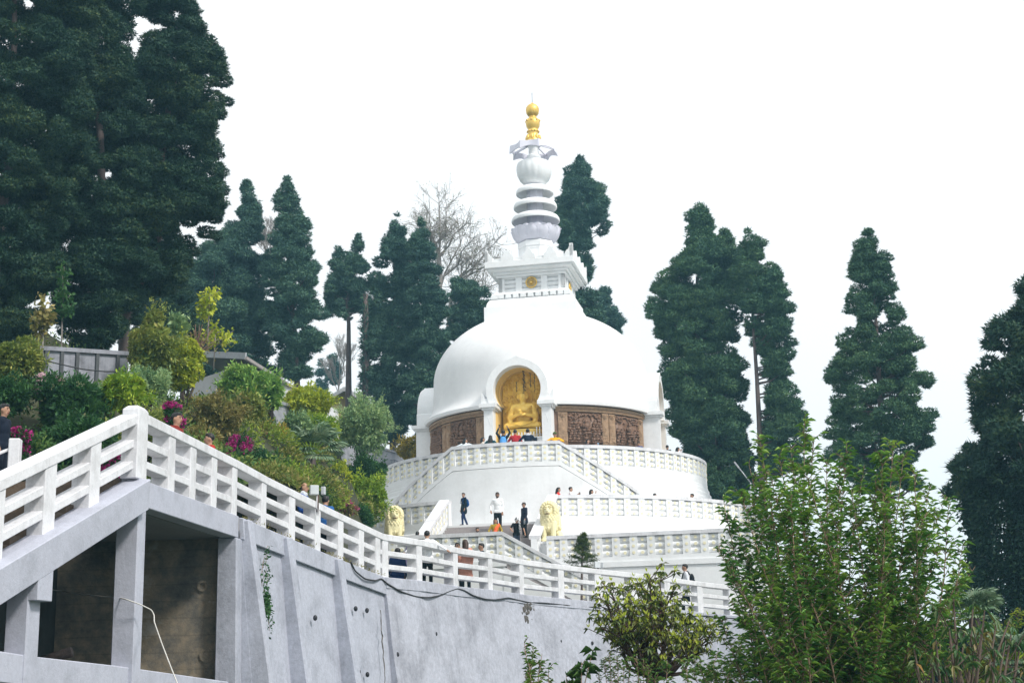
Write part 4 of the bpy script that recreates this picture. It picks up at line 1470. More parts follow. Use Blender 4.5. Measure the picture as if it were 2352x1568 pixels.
def conifer(label, rows, Y, mat_=None, clump=.8, dens=1.0, Lpx=2.7, trunk=True, ground=None, trunk_to=.9, trunk_r=None, group='tall conifers round the stupa', name='conifer', limbs=.25, seed=None, droop=.12, lean=0, squash=1.0, trunk_px=None, cover=1.15):
    global rng
    if seed is not None:
        rng = np.random.default_rng(seed)
    mat_ = mat_ or CON_B
    z = np.array([at((a + b)/2, py, Y).z for py, a, b in rows])
    xc = np.array([at((a + b)/2, py, Y).x for py, a, b in rows])
    sc = Y/FPX*1.03
    r = np.array([(b - a)/2*sc for py, a, b in rows])*1.04
    o_ = np.argsort(z)
    z, xc, r = z[o_], xc[o_], r[o_]
    zz = np.linspace(z[0], z[-1], 200)
    rr = np.interp(zz, z, r)
    gz = ground if ground is not None else float(terrain(np.array(xc[0]), np.array(float(Y))))
    base = Vector((float(xc[0]), Y, gz))
    root = empty(name, base, 0, label, 'tree', group)
    area = float((2*PI*rr).mean()*(zz[-1] - zz[0]))
    clump = clump*.62
    n = max(14, int(area/(PI*clump**2)*1.30*dens))
    p = rr + .10*rr.max()
    zi = rng.choice(zz, n, p=p/p.sum()) + rng.normal(0, .1, n)
    an = rng.uniform(0, 2*PI, n)
    R0 = np.interp(zi, z, r)
    f1, f2, f3, f4 = rng.uniform(0, 6.28, 4)
    zs_ = (zi - zi.min())/max(.6, rr.max()*.62)
    b1 = np.abs(np.sin(1.5*an + 1.1*zs_ + f1) * np.cos(2.3*zs_ - .7*an + f2))**.6
    b2 = np.abs(np.sin(2.5*an - 1.9*zs_ + f3) * np.cos(3.9*zs_ + 1.5*an + f4))**.6
    R0 = R0*np.clip(.66 + .32*b1 + .26*b2, .55, 1.12)
    cr = np.minimum(clump*rng.uniform(.5, 1.4, n), R0*.5 + .10)
    depth = rng.uniform(0, 1, n)**2.6
    ro = np.maximum(0, (R0 - cr*.75)*(1 - .55*depth))
    C_ = np.stack([np.interp(zi, z, xc) + ro*np.cos(an), Y + ro*np.sin(an), zi], -1)
    L = Lpx*Y/1422.0
    W = L*.42
    lv = Leaves()
    cnt = np.maximum(30, (4*PI*cr**2*cover/(.5*L*W))).astype(int)
    idx = np.repeat(np.arange(n), cnt)
    d = rdir(len(idx))
    d[:, 2] = np.where(d[:, 2] < -.25, d[:, 2]*.6, d[:, 2])
    rad = cr[idx]*rng.uniform(.30, 1.0, len(idx))**.30
    # each clump is itself lumpy: a few sub-tufts swell its surface
    ph = rng.uniform(0, 6.28, (n, 3))
    lump = 1 + .16*np.sin(d[:, 0]*5 + ph[idx, 0]) * np.sin(d[:, 1]*5 + ph[idx, 1]) + .12*np.sin(d[:, 2]*7 + ph[idx, 2])
    P = C_[idx] + d*(rad*lump)[:, None]*np.array([1, 1, .82*squash])
    out = np.stack([np.cos(an), np.sin(an), np.zeros(n)], -1)[idx]
    flat = (rng.uniform(size=(len(P), 1)) < .5).astype(float)
    tang = unit(np.cross(d, rdir(len(P))))
    D = unit(d*(1.2 - .85*flat) + tang*flat + out*.25 + rng.normal(0, .35, d.shape) + np.array([0, 0, .12]) - np.array([0, 0, 1])*(droop*(d[:, 2:3] < -.1)*1.6))
    Nn = unit(d + np.array([0, 0, .25]))
    lv.tri(P, D, L*rng.uniform(.7, 1.35, len(P))*(1 - .15*flat[:, 0]), W*(.85 + .75*flat[:, 0]), N=Nn)
    # feathery sprays beyond the tufts
    q = rng.choice(len(P), len(P)//9, replace=False)
    lv.tri(P[q], unit(out[q]*.9 + d[q]*.7 + rng.normal(0, .35, (len(q), 3)) + np.array([0, 0, -.15])), L*rng.uniform(1.2, 2.1, len(q)), W*.5)
    cr_o = lv.build('crown', [mat_], root, base)
    if trunk:
        ht = z[-1] - gz
        tr = trunk_r or max(.16, ht*.014)
        zt = gz + ht*trunk_to
        xs = lambda q: float(np.interp(q, z, xc))
        mb = MB()
        if trunk_px:
            tp = [at(px, py, Y) for px, py in trunk_px]
            xs = lambda q: float(np.interp(q, [p_.z for p_ in tp], [p_.x for p_ in tp]))
        pts = [Vector((xs(q), Y, q)) for q in np.linspace(gz - .3, zt, 12)]
        mb.tube(pts, [tr*(1.25 if k == 0 else 1 - .85*k/11) for k in range(12)], 9)
        for i in range(int(n*limbs)):
            c = C_[i]
            if c[2] > zt or cr[i] < .3:
                continue
            q = max(gz + .5, c[2] - .35*math.hypot(c[0] - xs(c[2]), c[1] - Y) - .1)
            a = Vector((xs(q), Y, q)); b = Vector(c)
            m = a.lerp(b, .55) - UPV*.12*(b - a).length
            f = max(.2, 1 - (q - gz)/max(.1, ht))
            mb.tube([a, m, b], [tr*.35*f + .02, tr*.2*f + .015, .012], 5)
        mb.build('trunk', [BARK], root, smooth=True, off=base)
    return root

# ---- the dark mass on the photo's upper left edge
G1 = 'huge dark conifers above the panel wall'
conifer('huge dark conifer cut off by the picture edge, yellowish tips on its outer clumps', [(-380, -60, 60), (-150, -130, 170), (60, -160, 235), (220, -160, 205), (330, -160, 200), (430, -160, 195), (560, -170, 150), (700, -150, 120), (800, -90, 60)], 43, CON_C, .66, 1.15, 3.0, group=G1, seed=11, limbs=.03, trunk_r=.2)
conifer('huge dark conifer between the two other giants, foliage hanging over the panel wall', [(-420, 150, 260), (-120, 90, 330), (80, 110, 300), (300, 120, 340), (480, 110, 360), (640, 110, 350), (740, 120, 310), (808, 190, 245)], 46, CON_C, .66, 1.15, 3.0, group=G1, seed=12, limbs=.03, trunk_r=.2)
conifer('huge dark conifer with its lobed outline against the open sky', [(-330, 330, 420), (-120, 280, 430), (0, 285, 450), (60, 380, 475), (100, 340, 492), (190, 265, 535), (240, 260, 512), (320, 250, 500), (370, 245, 520), (405, 250, 480), (450, 245, 528), (490, 240, 528), (540, 240, 500), (610, 240, 425), (650, 250, 400), (700, 255, 320)], 48, CON_C, .62, 1.15, 3.0, group=G1, seed=13, limbs=.05, trunk_r=.2)

# ---- conifers beyond the house, from the shade towards the open sky
conifer('broad bluish conifer with a thin broken top behind the house roof', [(420, 558, 577), (455, 545, 592), (500, 540, 600), (530, 520, 605), (560, 470, 612), (620, 420, 625), (680, 365, 630), (760, 330, 630), (830, 330, 630), (870, 350, 620)], 84, CON_B, .95, 1.1, seed=21)
conifer('tall pointed conifer with gaps near its tip behind the gutter of the house', [(415, 650, 668), (450, 635, 690), (500, 622, 705), (560, 620, 712), (600, 600, 728), (660, 605, 735), (720, 600, 742), (780, 620, 738), (830, 640, 718), (880, 650, 715)], 82, CON_B, .85, 1.05, seed=22)
conifer('slender high-crowned conifer on a long bare trunk, three thin tops', [(540, 818, 828), (570, 800, 840), (610, 780, 848), (650, 760, 850), (690, 745, 848), (722, 760, 842)], 92, CON_B, .62, .8, seed=23, trunk_to=.9, trunk_r=.34, limbs=.2, droop=.6)
conifer('sparse thin conifer top leaning on the bare-trunked conifer', [(550, 768, 778), (580, 762, 790), (630, 755, 795), (690, 742, 790), (730, 748, 770)], 94, CON_B, .5, .7, seed=24, trunk=False, ground=12)
conifer('narrow pointed conifer in front of the bare branches, with its paired twin close by', [(495, 905, 915), (530, 888, 930), (580, 868, 945), (640, 855, 955), (720, 845, 965), (800, 838, 965), (880, 838, 960), (950, 850, 950), (1010, 865, 940)], 92, CON_B, .78, 1.0, seed=25, limbs=.15)
conifer('pointed conifer nearest the dome on the shaded side', [(505, 960, 970), (545, 945, 988), (600, 930, 1005), (680, 930, 1025), (760, 935, 1035), (840, 930, 1035), (920, 925, 1020), (1000, 930, 1000)], 90, CON_B, .82, 1.0, seed=26, limbs=.15)
conifer('low dark conifer clump rising just over the dome edge below the bare branches', [(650, 1040, 1075), (675, 1035, 1125), (700, 1030, 1130), (760, 1025, 1130), (850, 1020, 1120)], 97, CON_B, .8, 1.0, seed=27, trunk=False, ground=10)
conifer('dark full conifer right behind the ringed spire', [(366, 1322, 1340), (400, 1300, 1362), (440, 1280, 1385), (480, 1272, 1402), (520, 1275, 1395), (560, 1282, 1372), (600, 1285, 1358), (640, 1290, 1358), (690, 1300, 1378), (740, 1320, 1395), (790, 1325, 1400)], 98, CON_B, .82, 1.05, seed=28, ground=6)
conifer('smaller hazy conifer peeping over the sunlit dome shoulder', [(655, 1380, 1392), (690, 1372, 1415), (740, 1372, 1432), (800, 1375, 1432)], 112, CON_B, .8, 1.0, seed=29, trunk=False, ground=5)
conifer('tallest conifer of the open side with a side lobe below its tip', [(460, 1600, 1614), (500, 1578, 1635), (545, 1582, 1645), (590, 1560, 1690), (640, 1515, 1690), (690, 1498, 1690), (745, 1495, 1690), (790, 1525, 1695), (850, 1520, 1705), (910, 1522, 1715), (970, 1545, 1720), (1040, 1560, 1730), (1110, 1580, 1730), (1170, 1600, 1730)], 80, CON_A, .85, 1.35, seed=31, ground=1)
conifer('small bushy conifer top tucked between the two tall open-side conifers', [(528, 1655, 1672), (560, 1645, 1690), (600, 1640, 1694), (650, 1650, 1690)], 81, CON_A, .62, .9, seed=32, trunk=False, ground=1)
conifer('conifer with its long bare trunk showing through a gap in the crown', [(532, 1712, 1728), (570, 1690, 1765), (620, 1680, 1790), (690, 1690, 1812), (740, 1700, 1820), (800, 1738, 1822), (850, 1752, 1812), (900, 1755, 1838), (960, 1752, 1848), (1010, 1745, 1850), (1080, 1740, 1850)], 78, CON_A, .75, 1.15, seed=33, ground=0, limbs=.35, trunk_r=.3, trunk_px=[(1752, 1150), (1746, 1010), (1738, 860), (1728, 720), (1722, 560)])
conifer('lone conifer between two stretches of open sky', [(535, 1982, 2004), (580, 1962, 2035), (640, 1950, 2050), (700, 1945, 2060), (740, 1942, 2090), (800, 1925, 2110), (860, 1912, 2115), (920, 1905, 2140), (980, 1915, 2145), (1030, 1905, 2135), (1080, 1930, 2120), (1120, 1960, 2100)], 66, CON_A, .62, .82, seed=34, ground=-2, limbs=.45, trunk_r=.32)
conifer('massive dark conifer cut off by the sunny picture edge, ivy over its lower half', [(640, 2350, 2420), (700, 2330, 2470), (770, 2275, 2520), (830, 2255, 2560), (900, 2235, 2560), (960, 2240, 2560), (1030, 2205, 2580), (1090, 2195, 2580), (1150, 2205, 2580)], 46, CON_C, .5, 1.0, 4.8, seed=35, ground=-3)
conifer('small distant hazy conifer, the taller of a pair beyond the cottage', [(806, 760, 768), (830, 752, 778), (860, 748, 785), (890, 752, 778)], 150, CON_B, .9, 1.0, seed=36, trunk=False, ground=8)
conifer('small distant hazy conifer, the shorter of a pair beyond the cottage', [(824, 732, 740), (845, 725, 750), (880, 722, 752), (905, 725, 752)], 150, CON_B, .9, 1.0, seed=37, trunk=False, ground=8)

conifer('dark low conifer filling the gap between the giants and the bluish conifer', [(610, 360, 410), (660, 320, 440), (740, 285, 455), (830, 280, 450)], 62, CON_C, .7, 1.2, 3.0, seed=38, trunk=False, ground=11)
# second bare trunk, snag
def snag(label, px, py0, py1, Y, r_):
    a, b = at(px, py0, Y), at(px + 2, py1, Y)
    root = empty('broken_tree', a, 0, label, 'tree')
    mb = MB().tube([a, a.lerp(b, .5) + Vector((.06, 0, 0)), b], [r_, r_*.85, r_*.6], 9)
    mb.build('trunk', [BARK], root, smooth=True, off=a)
    lv = Leaves()
    n = 900
    f = rng.uniform(.1, 1, n)
    P = np.array(a)[None]*(1 - f[:, None]) + np.array(b)[None]*f[:, None]
    d = rdir(n)
    lv.tri(P + d*r_, d, .4, .1)
    lv.build('sprouts', [CON_B], root, a)
snag('bare broken trunk standing beside the long-trunked conifer', 838, 960, 676, 91, .26)

# ivy wall of the far tree
iv = Leaves()
ivr = empty('ivy_tree', (at(2290, 1500, 46).x, 46, -3.2), 0, 'ivy-covered trunk column under the massive conifer at the picture edge', 'ivy')
ivb = ivr.location
n = 60000
zz = rng.uniform(0, 1, n)
pyy = 1050 + zz*560
xl = np.interp(pyy, [1050, 1120, 1200, 1300, 1400, 1500, 1600], [2262, 2255, 2235, 2228, 2226, 2240, 2250])
an = rng.uniform(PI*.9, PI*2.1, n)
Zs = np.array([at(2290, q, 46).z for q in np.linspace(1050, 1610, 40)])
zw = np.interp(pyy, np.linspace(1050, 1610, 40), Zs)
xr = 2480
xcw = np.array([at(0, 0, 46).x])[0]
X0 = np.interp(xl, [2200, 2300], [at(2200, 1300, 46).x, at(2300, 1300, 46).x])
X1 = at(xr, 1300, 46).x
rad = (X1 - X0)/2*(1 + .10*np.sin(zw*2.1 + an*3) + .07*np.sin(zw*5 + an*7))
P = np.stack([(X0 + X1)/2 + rad*np.cos(an), 46 + rad*.8*np.sin(an), zw], -1) + rng.normal(0, .10, (n, 3))
P[:, :2] = np.array([0, 46.0]) + (P[:, :2] - np.array([0, 46.0]))
inn_ = rng.uniform(.55, 1, n)**.5
P[:, 0] = (X0 + X1)/2 + (P[:, 0] - (X0 + X1)/2)*inn_; P[:, 1] = 46 + (P[:, 1] - 46)*inn_
D = unit(np.stack([np.cos(an), np.sin(an), np.full(n, -.5)], -1) + rng.normal(0, .45, (n, 3)))
iv.blade(P, D, rng.uniform(.09, .19, n), rng.uniform(.07, .12, n), 0)
iv.build('leaves', [IVY], ivr, ivb)
mb = MB().tube([(float((X0.mean() + X1)/2), 46, -3.3), (float((X0.mean() + X1)/2), 46, 3), (float((X0.mean() + X1)/2) + .3, 46, 7)], [.8, .7, .4], 14)
mb.build('trunk', [BARK], ivr, smooth=True, off=ivb)

# ---- bare deciduous trees with a haze of buds
def bare_tree(label, px, base_py, Y, height, spread, seed, col=None, buds=900, budcol=None, trunk_r=.2, gz=None, lean=0):
    rr = random.Random(seed)
    b = at(px, base_py, Y)
    root = empty('bare_tree', b, 0, label, 'tree', 'bare trees behind the stupa')
    mb = MB()
    tips = []
    def grow(p, d, L, r_, lev):
        pts = [p]
        n = 4
        for i in range(n):
            d = (d + Vector((rr.uniform(-.3, .3), rr.uniform(-.3, .3), rr.uniform(-.06, .24)))*(.55 if lev else .25)).normalized()
            p = p + d*(L/n)
            pts.append(p)
            if lev >= 3:
                tips.append(p)
        mb.tube(pts, [max(.008, r_*(1 - .45*i/n)) for i in range(n + 1)], 7 if lev < 2 else 4, cap=lev == 0)
        if lev < 5:
            k = rr.choice((2, 3, 3)) if lev else 4
            for _ in range(k):
                s_ = rr.uniform(.35, 1)
                q = pts[min(n, int(s_*n) + 1)] if lev else pts[min(n, 2 + _ % 3)]
                e = (d + Vector((rr.uniform(-1, 1)*spread, rr.uniform(-1, 1)*spread, rr.uniform(-.15, .55)))).normalized()
                grow(q, e, L*rr.uniform(.55, .82), r_*.52, lev + 1)
            grow(p, (d + Vector((rr.uniform(-.4, .4), rr.uniform(-.4, .4), .1))).normalized(), L*.7, r_*.55, lev + 1)
    grow(b, Vector((lean, 0, 1)).normalized(), height*.36, trunk_r, 0)
    mb.build('branches', [BARKP], root, off=b)
    lv = Leaves()
    if buds < 300:
        return root
    T = np.array([tuple(t) for t in tips])
    T = T[rng.integers(0, len(T), buds)] + rng.normal(0, .12, (buds, 3))
    lv.blade(T, rdir(buds), .22, .08)
    lv.build('buds', [leaf_mat('young_buds', [(.10, .12, .06), (.17, .18, .07), (.2, .16, .1)], .6, .3)], root, b)
def limb_tree(label, foot, Y, trunk_px, targets, seed, r0=.2, buds=1600):
    """bare tree grown towards the limb ends seen in the photograph"""
    rr = random.Random(seed)
    b = at(*foot, Y)
    root = empty('bare_tree', b, 0, label, 'tree', 'bare trees behind the stupa')
    mb = MB(); tips = []
    tr = [b] + [at(px, py, Y) for px, py in trunk_px]
    mb.tube(tr, [r0*(1 - .45*i/(len(tr) - 1)) for i in range(len(tr))], 8)
    def twig(p, d, L, r_, lev):
        n = 3; pts = [p]
        for i in range(n):
            d = (d + Vector((rr.gauss(0, .22), rr.gauss(0, .22), rr.gauss(.06, .18)))).normalized()
            p = p + d*(L/n); pts.append(p)
            tips.append(p)
        mb.tube(pts, [r_, r_*.8, r_*.6, r_*.4], 4, cap=False)
        if lev < 3:
            for _ in range(rr.choice((2, 3, 3))):
                e = (d + Vector((rr.gauss(0, .75), rr.gauss(0, .6), rr.gauss(.15, .5)))).normalized()
                twig(pts[rr.choice((1, 2, 3))], e, L*rr.uniform(.55, .8), r_*.62, lev + 1)
    for px, py in targets:
        t = at(px, py, Y + rr.uniform(-2.2, 2.2))
        s_ = tr[rr.choice(range(1, len(tr)))]
        m1 = s_.lerp(t, .35) + Vector((rr.gauss(0, .25), rr.gauss(0, .3), rr.uniform(-.5, .1)))
        m2 = s_.lerp(t, .7) + Vector((rr.gauss(0, .3), rr.gauss(0, .3), rr.uniform(-.2, .2)))
        pts = [s_, m1, m2, t]
        mb.tube(pts, [r0*.42, r0*.30, r0*.18, r0*.09], 6)
        for k in range(20):
            f = rr.uniform(.15, 1)*3
            i = min(2, int(f)); p = pts[i].lerp(pts[i + 1], f - i)
            d = ((pts[i + 1] - pts[i]).normalized()*.6 + Vector((rr.gauss(0, .8), rr.gauss(0, .7), rr.gauss(.25, .45)))).normalized()
            twig(p, d, rr.uniform(.7, 1.35), .024, 1)
    mb.build('branches', [BARKP], root, off=b)
    lv = Leaves()
    T = np.array([tuple(t) for t in tips]); T = T[rng.integers(0, len(T), buds)] + rng.normal(0, .08, (buds, 3))
    lv.blade(T, rdir(buds), .13, .06)
    lv.build('buds', [leaf_mat('young_buds', [(.12, .13, .06), (.2, .22, .08), (.26, .2, .12)], .6, .3)], root, b)
limb_tree('wide bare tree with thin budding branches between the pointed conifers and the spire', (1002, 760), 103, [(1004, 690), (1012, 640), (1008, 590), (1000, 560)], [(1008, 452), (985, 478), (962, 505), (1030, 470), (1050, 500), (1075, 512), (985, 530), (1040, 545), (1095, 540), (955, 545)], 5, .24, 1500)
limb_tree('lower bare tree spreading twigs behind the square tower', (1030, 760), 106, [(1035, 690), (1045, 645)], [(1120, 560), (1150, 545), (1165, 590), (1140, 610), (1165, 640), (1110, 640), (1080, 590), (1130, 670), (1095, 600)], 9, .2, 1300)
bare_tree('small bare tree on the skyline beside the cottage roof', 778, 930, 110, 5.5, .6, 14, trunk_r=.08, buds=150)
bare_tree('bare twigs showing on the shaded side of the tall pointed conifer', 612, 640, 88, 4.2, .8, 17, trunk_r=.07, buds=200)

# ---- garden shrubs
GREENS = {
    'light': [(0.075, 0.18, 0.045), (0.15, 0.3, 0.068), (0.3, 0.45, 0.105), (0.51, 0.63, 0.21)],
    'yellow': [(0.135, 0.203, 0.02), (0.27, 0.338, 0.027), (0.459, 0.486, 0.041), (0.621, 0.567, 0.081)],
    'olive': [(0.076, 0.128, 0.031), (0.153, 0.204, 0.043), (0.272, 0.306, 0.068), (0.408, 0.357, 0.119)],
    'dark': [(0.016, 0.056, 0.022), (0.029, 0.088, 0.029), (0.048, 0.128, 0.035), (0.088, 0.176, 0.048)],
    'brown': [(0.105, 0.112, 0.03), (0.21, 0.18, 0.053), (0.3, 0.225, 0.075), (0.39, 0.285, 0.135)],
    'silver': [(0.09, 0.18, 0.09), (0.18, 0.285, 0.135), (0.3, 0.405, 0.18), (0.42, 0.495, 0.225)],
    'orange': [(0.14, 0.14, 0.021), (0.28, 0.238, 0.028), (0.448, 0.336, 0.042), (0.588, 0.392, 0.056)],
    'fern': [(0.08, 0.176, 0.019), (0.16, 0.272, 0.026), (0.288, 0.384, 0.032), (0.448, 0.48, 0.064)],
}
LM = {k: leaf_mat('shrub_leaves_' + k, [tuple(min(.65, x*(1.22 if i_ != 0 or k != 'brown' else 1.1)) for i_, x in enumerate(c_)) for c_ in v], .5, .3, 1.2) for k, v in GREENS.items()}
PETAL = {
    'magenta': leaf_mat('magenta_petals', [(.38, .02, .17), (.52, .03, .26), (.62, .08, .36)], .6, .3, 2),
    'blush': leaf_mat('blush_petals', [(.62, .38, .44), (.72, .5, .55), (.78, .6, .64)], .6, .3, 2),
    'cream': leaf_mat('cream_petals', [(.5, .5, .25), (.66, .64, .4)], .6, .3, 2),
}
def shrub(label, px, py, rx, ry, mat_='olive', leaf=.16, n=2600, flowers=None, nf=0, Y=None, name='shrub', lumps=16, whorl=True, trunk=None, fl_area=None, wid=.34, group='garden shrubs on the slope', flat=1.0):
    Y = Y if Y is not None else hit(px, min(py + ry*.6, 1250)).y
    c = at(px, py, Y)
    sx, sz = rx*Y/FPX*1.04, ry*Y/FPX*1.04
    sy = min(sx, 2.2)*.85
    foot_py = trunk if trunk else py + ry
    gz = at(px, foot_py, Y).z - .15
    base = Vector((c.x, Y, gz))
    root = empty(name, base, 0, label, 'tree' if name == 'tree' else 'shrub', group)
    lv = Leaves()
    ld = rdir(lumps)
    ld[:, 2] = np.where(rng.uniform(size=lumps) < .6, np.abs(ld[:, 2]), -np.abs(ld[:, 2]))
    lc = ld*np.array([sx, sy, sz])*rng.uniform(.40, .76, lumps)[:, None]
    lr = min(sx, sz)*rng.uniform(.24, .44, lumps)
    if whorl:
        k = max(1, n//6)
        li = rng.integers(0, lumps, k)
        d = rdir(k)
        d = unit(d + unit(lc[li])*.55 + np.array([0, 0, .25]))
        H = lc[li] + d*(lr[li]*rng.uniform(.75, 1.08, k))[:, None]
        for j in range(6):
            t = unit(np.cross(d, rdir(k)))
            dd = unit(d*.55 + t*.9 + np.array([0, 0, -.12 if j < 4 else .35]))
            lv.blade(H + np.array(c), dd, leaf*rng.uniform(.7, 1.25, k), leaf*wid, 0, .2, up=(0, 0, 1))
    else:
        li = rng.integers(0, lumps, n)
        d = rdir(n)
        d = unit(d + unit(lc[li])*.4 + np.array([0, 0, .15]))
        H = lc[li] + d*(lr[li]*rng.uniform(.45, 1.1, n))[:, None]
        dd = unit(d + rng.normal(0, .5, d.shape))
        lv.blade(H + np.array(c), dd, leaf*rng.uniform(.7, 1.3, n), leaf*wid, 0, .2)
    # loose sprigs break the outline
    for _ in range(14):
        e = unit(rng.normal(size=3) + np.array([0, -.2, .6]))
        k = max(8, n//110)
        f = rng.uniform(.7, rng.uniform(1.05, 1.4), k)
        H = np.array(c) + e*np.array([sx, sy, sz])*f[:, None] + rng.normal(0, leaf*.5, (k, 3))
        lv.blade(H, unit(rdir(k) + e*.9), leaf*rng.uniform(.6, 1.2, k), leaf*wid, 0, .2, up=(0, 0, 1))
    # inner leaves close the crown
    m = n//3
    d = rdir(m)*rng.uniform(.1, .75, m)[:, None]**.6
    lv.blade(np.array(c) + d*np.array([sx, sy, sz])*.8, rdir(m), leaf*1.5, leaf*.8, 0, .1)
    lv.build('foliage', [LM[mat_]], root, base)
    if flowers:
        fl = Leaves()
        k = max(6, nf//5)
        li = rng.integers(0, max(3, lumps*2//3), k)
        d = unit(rdir(k)*1.1 + unit(lc[li])*.7 + np.array([0, -.3, .25]))
        H = lc[li] + d*(lr[li]*rng.uniform(.75, 1.35, k))[:, None] + np.array(c)
        if fl_area is not None:
            H = np.array(c) + (rdir(k)*rng.uniform(.3, 1, k)[:, None])*np.array([sx, sy, sz])*fl_area + np.array([0, -sy*.7, 0])
        for j in range(5):
            dd = unit(rdir(k) + np.array([0, -.5, .3]))
            fl.blade(H + rdir(k)*.035, dd, .075, .07, 0, .1)
        fl.build('blossom', [PETAL[flowers]], root, base)
    mb = MB()
    rr = random.Random(int(px*7 + py))
    for i in range(5 if trunk is None else 4):
        e = Vector(lc[i % lumps]*.8) + c
        s_ = base + Vector((rr.uniform(-.1, .1), rr.uniform(-.1, .1), -.1))
        mid = s_.lerp(e, .5) + Vector((rr.uniform(-.15, .15), 0, rr.uniform(0, .2)))
        mb.tube([s_, mid, e], [.05 if trunk is None else .09, .035, .012], 6)
    mb.build('stem', [BARK], root, smooth=True, off=base)
    return root

shrub('rounded light green rhododendron covering the near corner of the white house', 562, 893, 60, 52, 'light', .17, 6500, Y=47.5, lumps=26)
shrub('loose broad-leaved sprig shrub beside the small house window', 622, 905, 26, 48, 'light', .2, 1500, Y=48.5)
shrub('domed yellow-green shrub under the house gutter', 705, 931, 62, 42, 'yellow', .16, 6500, Y=53, lumps=26)
shrub('egg-shaped tree clipped round with pale leaf tips and ivy round its foot', 836, 982, 62, 68, 'silver', .15, 9000, Y=57, lumps=30, name='tree', trunk=1090)
shrub('dark ivy mass round the foot of the egg-shaped tree', 842, 1090, 52, 48, 'dark', .13, 4600, Y=56.5, whorl=False)
shrub('orange-tinged loose shrub against the dome side wall', 946, 1032, 38, 30, 'orange', .2, 2400, Y=78)
shrub('tall golden-green bush leaning on the huge conifers', 352, 800, 58, 96, 'olive', .15, 8000, Y=39.5, lumps=24)
shrub('sunlit shoulder bush spreading towards the house from the tall golden-green bush', 422, 846, 46, 74, 'yellow', .13, 4200, Y=40.5, lumps=20)
shrub('narrow upright bush with pale spiky shoots', 410, 752, 18, 40, 'silver', .16, 1300, Y=42)
shrub('bush with yellow-tipped shoots at the very picture edge under the dark conifers', 38, 835, 58, 52, 'olive', .14, 5200, Y=33.5, lumps=20)
shrub('shrub covered with blush white flowers below the panel wall', 108, 895, 38, 36, 'dark', .12, 2600, 'blush', 2600, Y=32.2, whorl=False)
shrub('dark hydrangea mass dotted with cream flower heads', 165, 935, 90, 58, 'dark', .15, 8000, 'cream', 150, Y=32, lumps=30, whorl=False)
shrub('soft olive bush with willowy leaves below the panel wall end', 285, 908, 58, 40, 'fern', .14, 5000, Y=32.5, lumps=20)
shrub('grey-green feathery bush between the hydrangea and the azaleas', 345, 888, 46, 50, 'silver', .12, 3800, Y=35, lumps=20, whorl=False)
shrub('magenta azalea behind the dark-haired man on the path', 400, 955, 22, 34, 'dark', .1, 900, 'magenta', 1300, Y=30.2, whorl=False)
shrub('wide bronze-leaved bush above the path', 500, 965, 72, 55, 'brown', .14, 6500, Y=40, lumps=28)
shrub('bronze bush with long drooping leaves under the light green rhododendron', 560, 945, 46, 40, 'olive', .2, 2600, Y=44)
shrub('magenta azalea above the corner railing beside the handrail post', 46, 1015, 26, 32, 'dark', .1, 900, 'magenta', 1300, Y=27, whorl=False)
shrub('magenta azalea seen through the gaps of the corner railing', 248, 1075, 40, 32, 'dark', .1, 1300, 'magenta', 1100, Y=28.5, whorl=False)
shrub('dark leafy bush behind the corner railing', 190, 1020, 90, 52, 'dark', .14, 6500, Y=29.5, lumps=26, whorl=False)
shrub('olive bush filling the slope behind the thick corner post', 330, 1010, 78, 62, 'olive', .13, 6200, Y=31, lumps=26, whorl=False)
shrub('magenta azalea bank above the man in the red shirt', 548, 1035, 32, 40, 'dark', .1, 1400, 'magenta', 2200, Y=36, whorl=False)
shrub('sparse magenta azalea near the fan motif wall', 590, 1005, 28, 16, 'brown', .1, 900, 'magenta', 500, Y=43, whorl=False)
shrub('rusty green bush between the bronze bush and the palm', 455, 1030, 52, 50, 'brown', .12, 4200, Y=34.5, lumps=22, whorl=False)
shrub('small orange-yellow tree with knotted stems', 634, 1008, 32, 30, 'orange', .15, 2600, Y=46)
shrub('silver-green shrub between the fan wall and the palm', 683, 980, 36, 28, 'silver', .16, 2600, Y=50)
shrub('feathery yellow-green maple above the palm', 742, 992, 42, 40, 'fern', .12, 4800, Y=52, whorl=False, lumps=24)
shrub('yellow-tipped bush below the egg-shaped tree', 778, 1098, 34, 30, 'yellow', .14, 2600, Y=47)
shrub('mixed bush with lime shoots beside the upper terrace', 836, 1150, 56, 58, 'fern', .15, 6000, Y=51, lumps=20)
shrub('green bush in the shade under the palm', 606, 1078, 40, 42, 'dark', .14, 3400, Y=39.5, whorl=False)
shrub('bright green bush just above the railing below the palm', 655, 1092, 36, 30, 'fern', .14, 2600, Y=40.5)
shrub('magenta azalea low beside the bald man', 672, 1112, 18, 14, 'dark', .1, 400, 'magenta', 450, Y=38.5, whorl=False)
shrub('faint pink azalea at the end of the slope beside the lower terrace', 790, 1165, 30, 24, 'brown', .1, 1600, 'magenta', 260, Y=45, whorl=False)
shrub('dark leafy bush between the palm and the terrace', 815, 1200, 48, 40, 'dark', .14, 3800, Y=47, whorl=False)
shrub('dark green bush low behind the middle of the falling railing', 715, 1150, 50, 38, 'dark', .13, 3800, Y=42, whorl=False)
shrub('dark green shrub at the picture edge above the man in navy', 12, 915, 62, 46, 'dark', .13, 4200, Y=31.5, whorl=False)
shrub('low green shrub filling behind the steps railing', 60, 1075, 80, 42, 'dark', .13, 4200, Y=27.5, whorl=False)

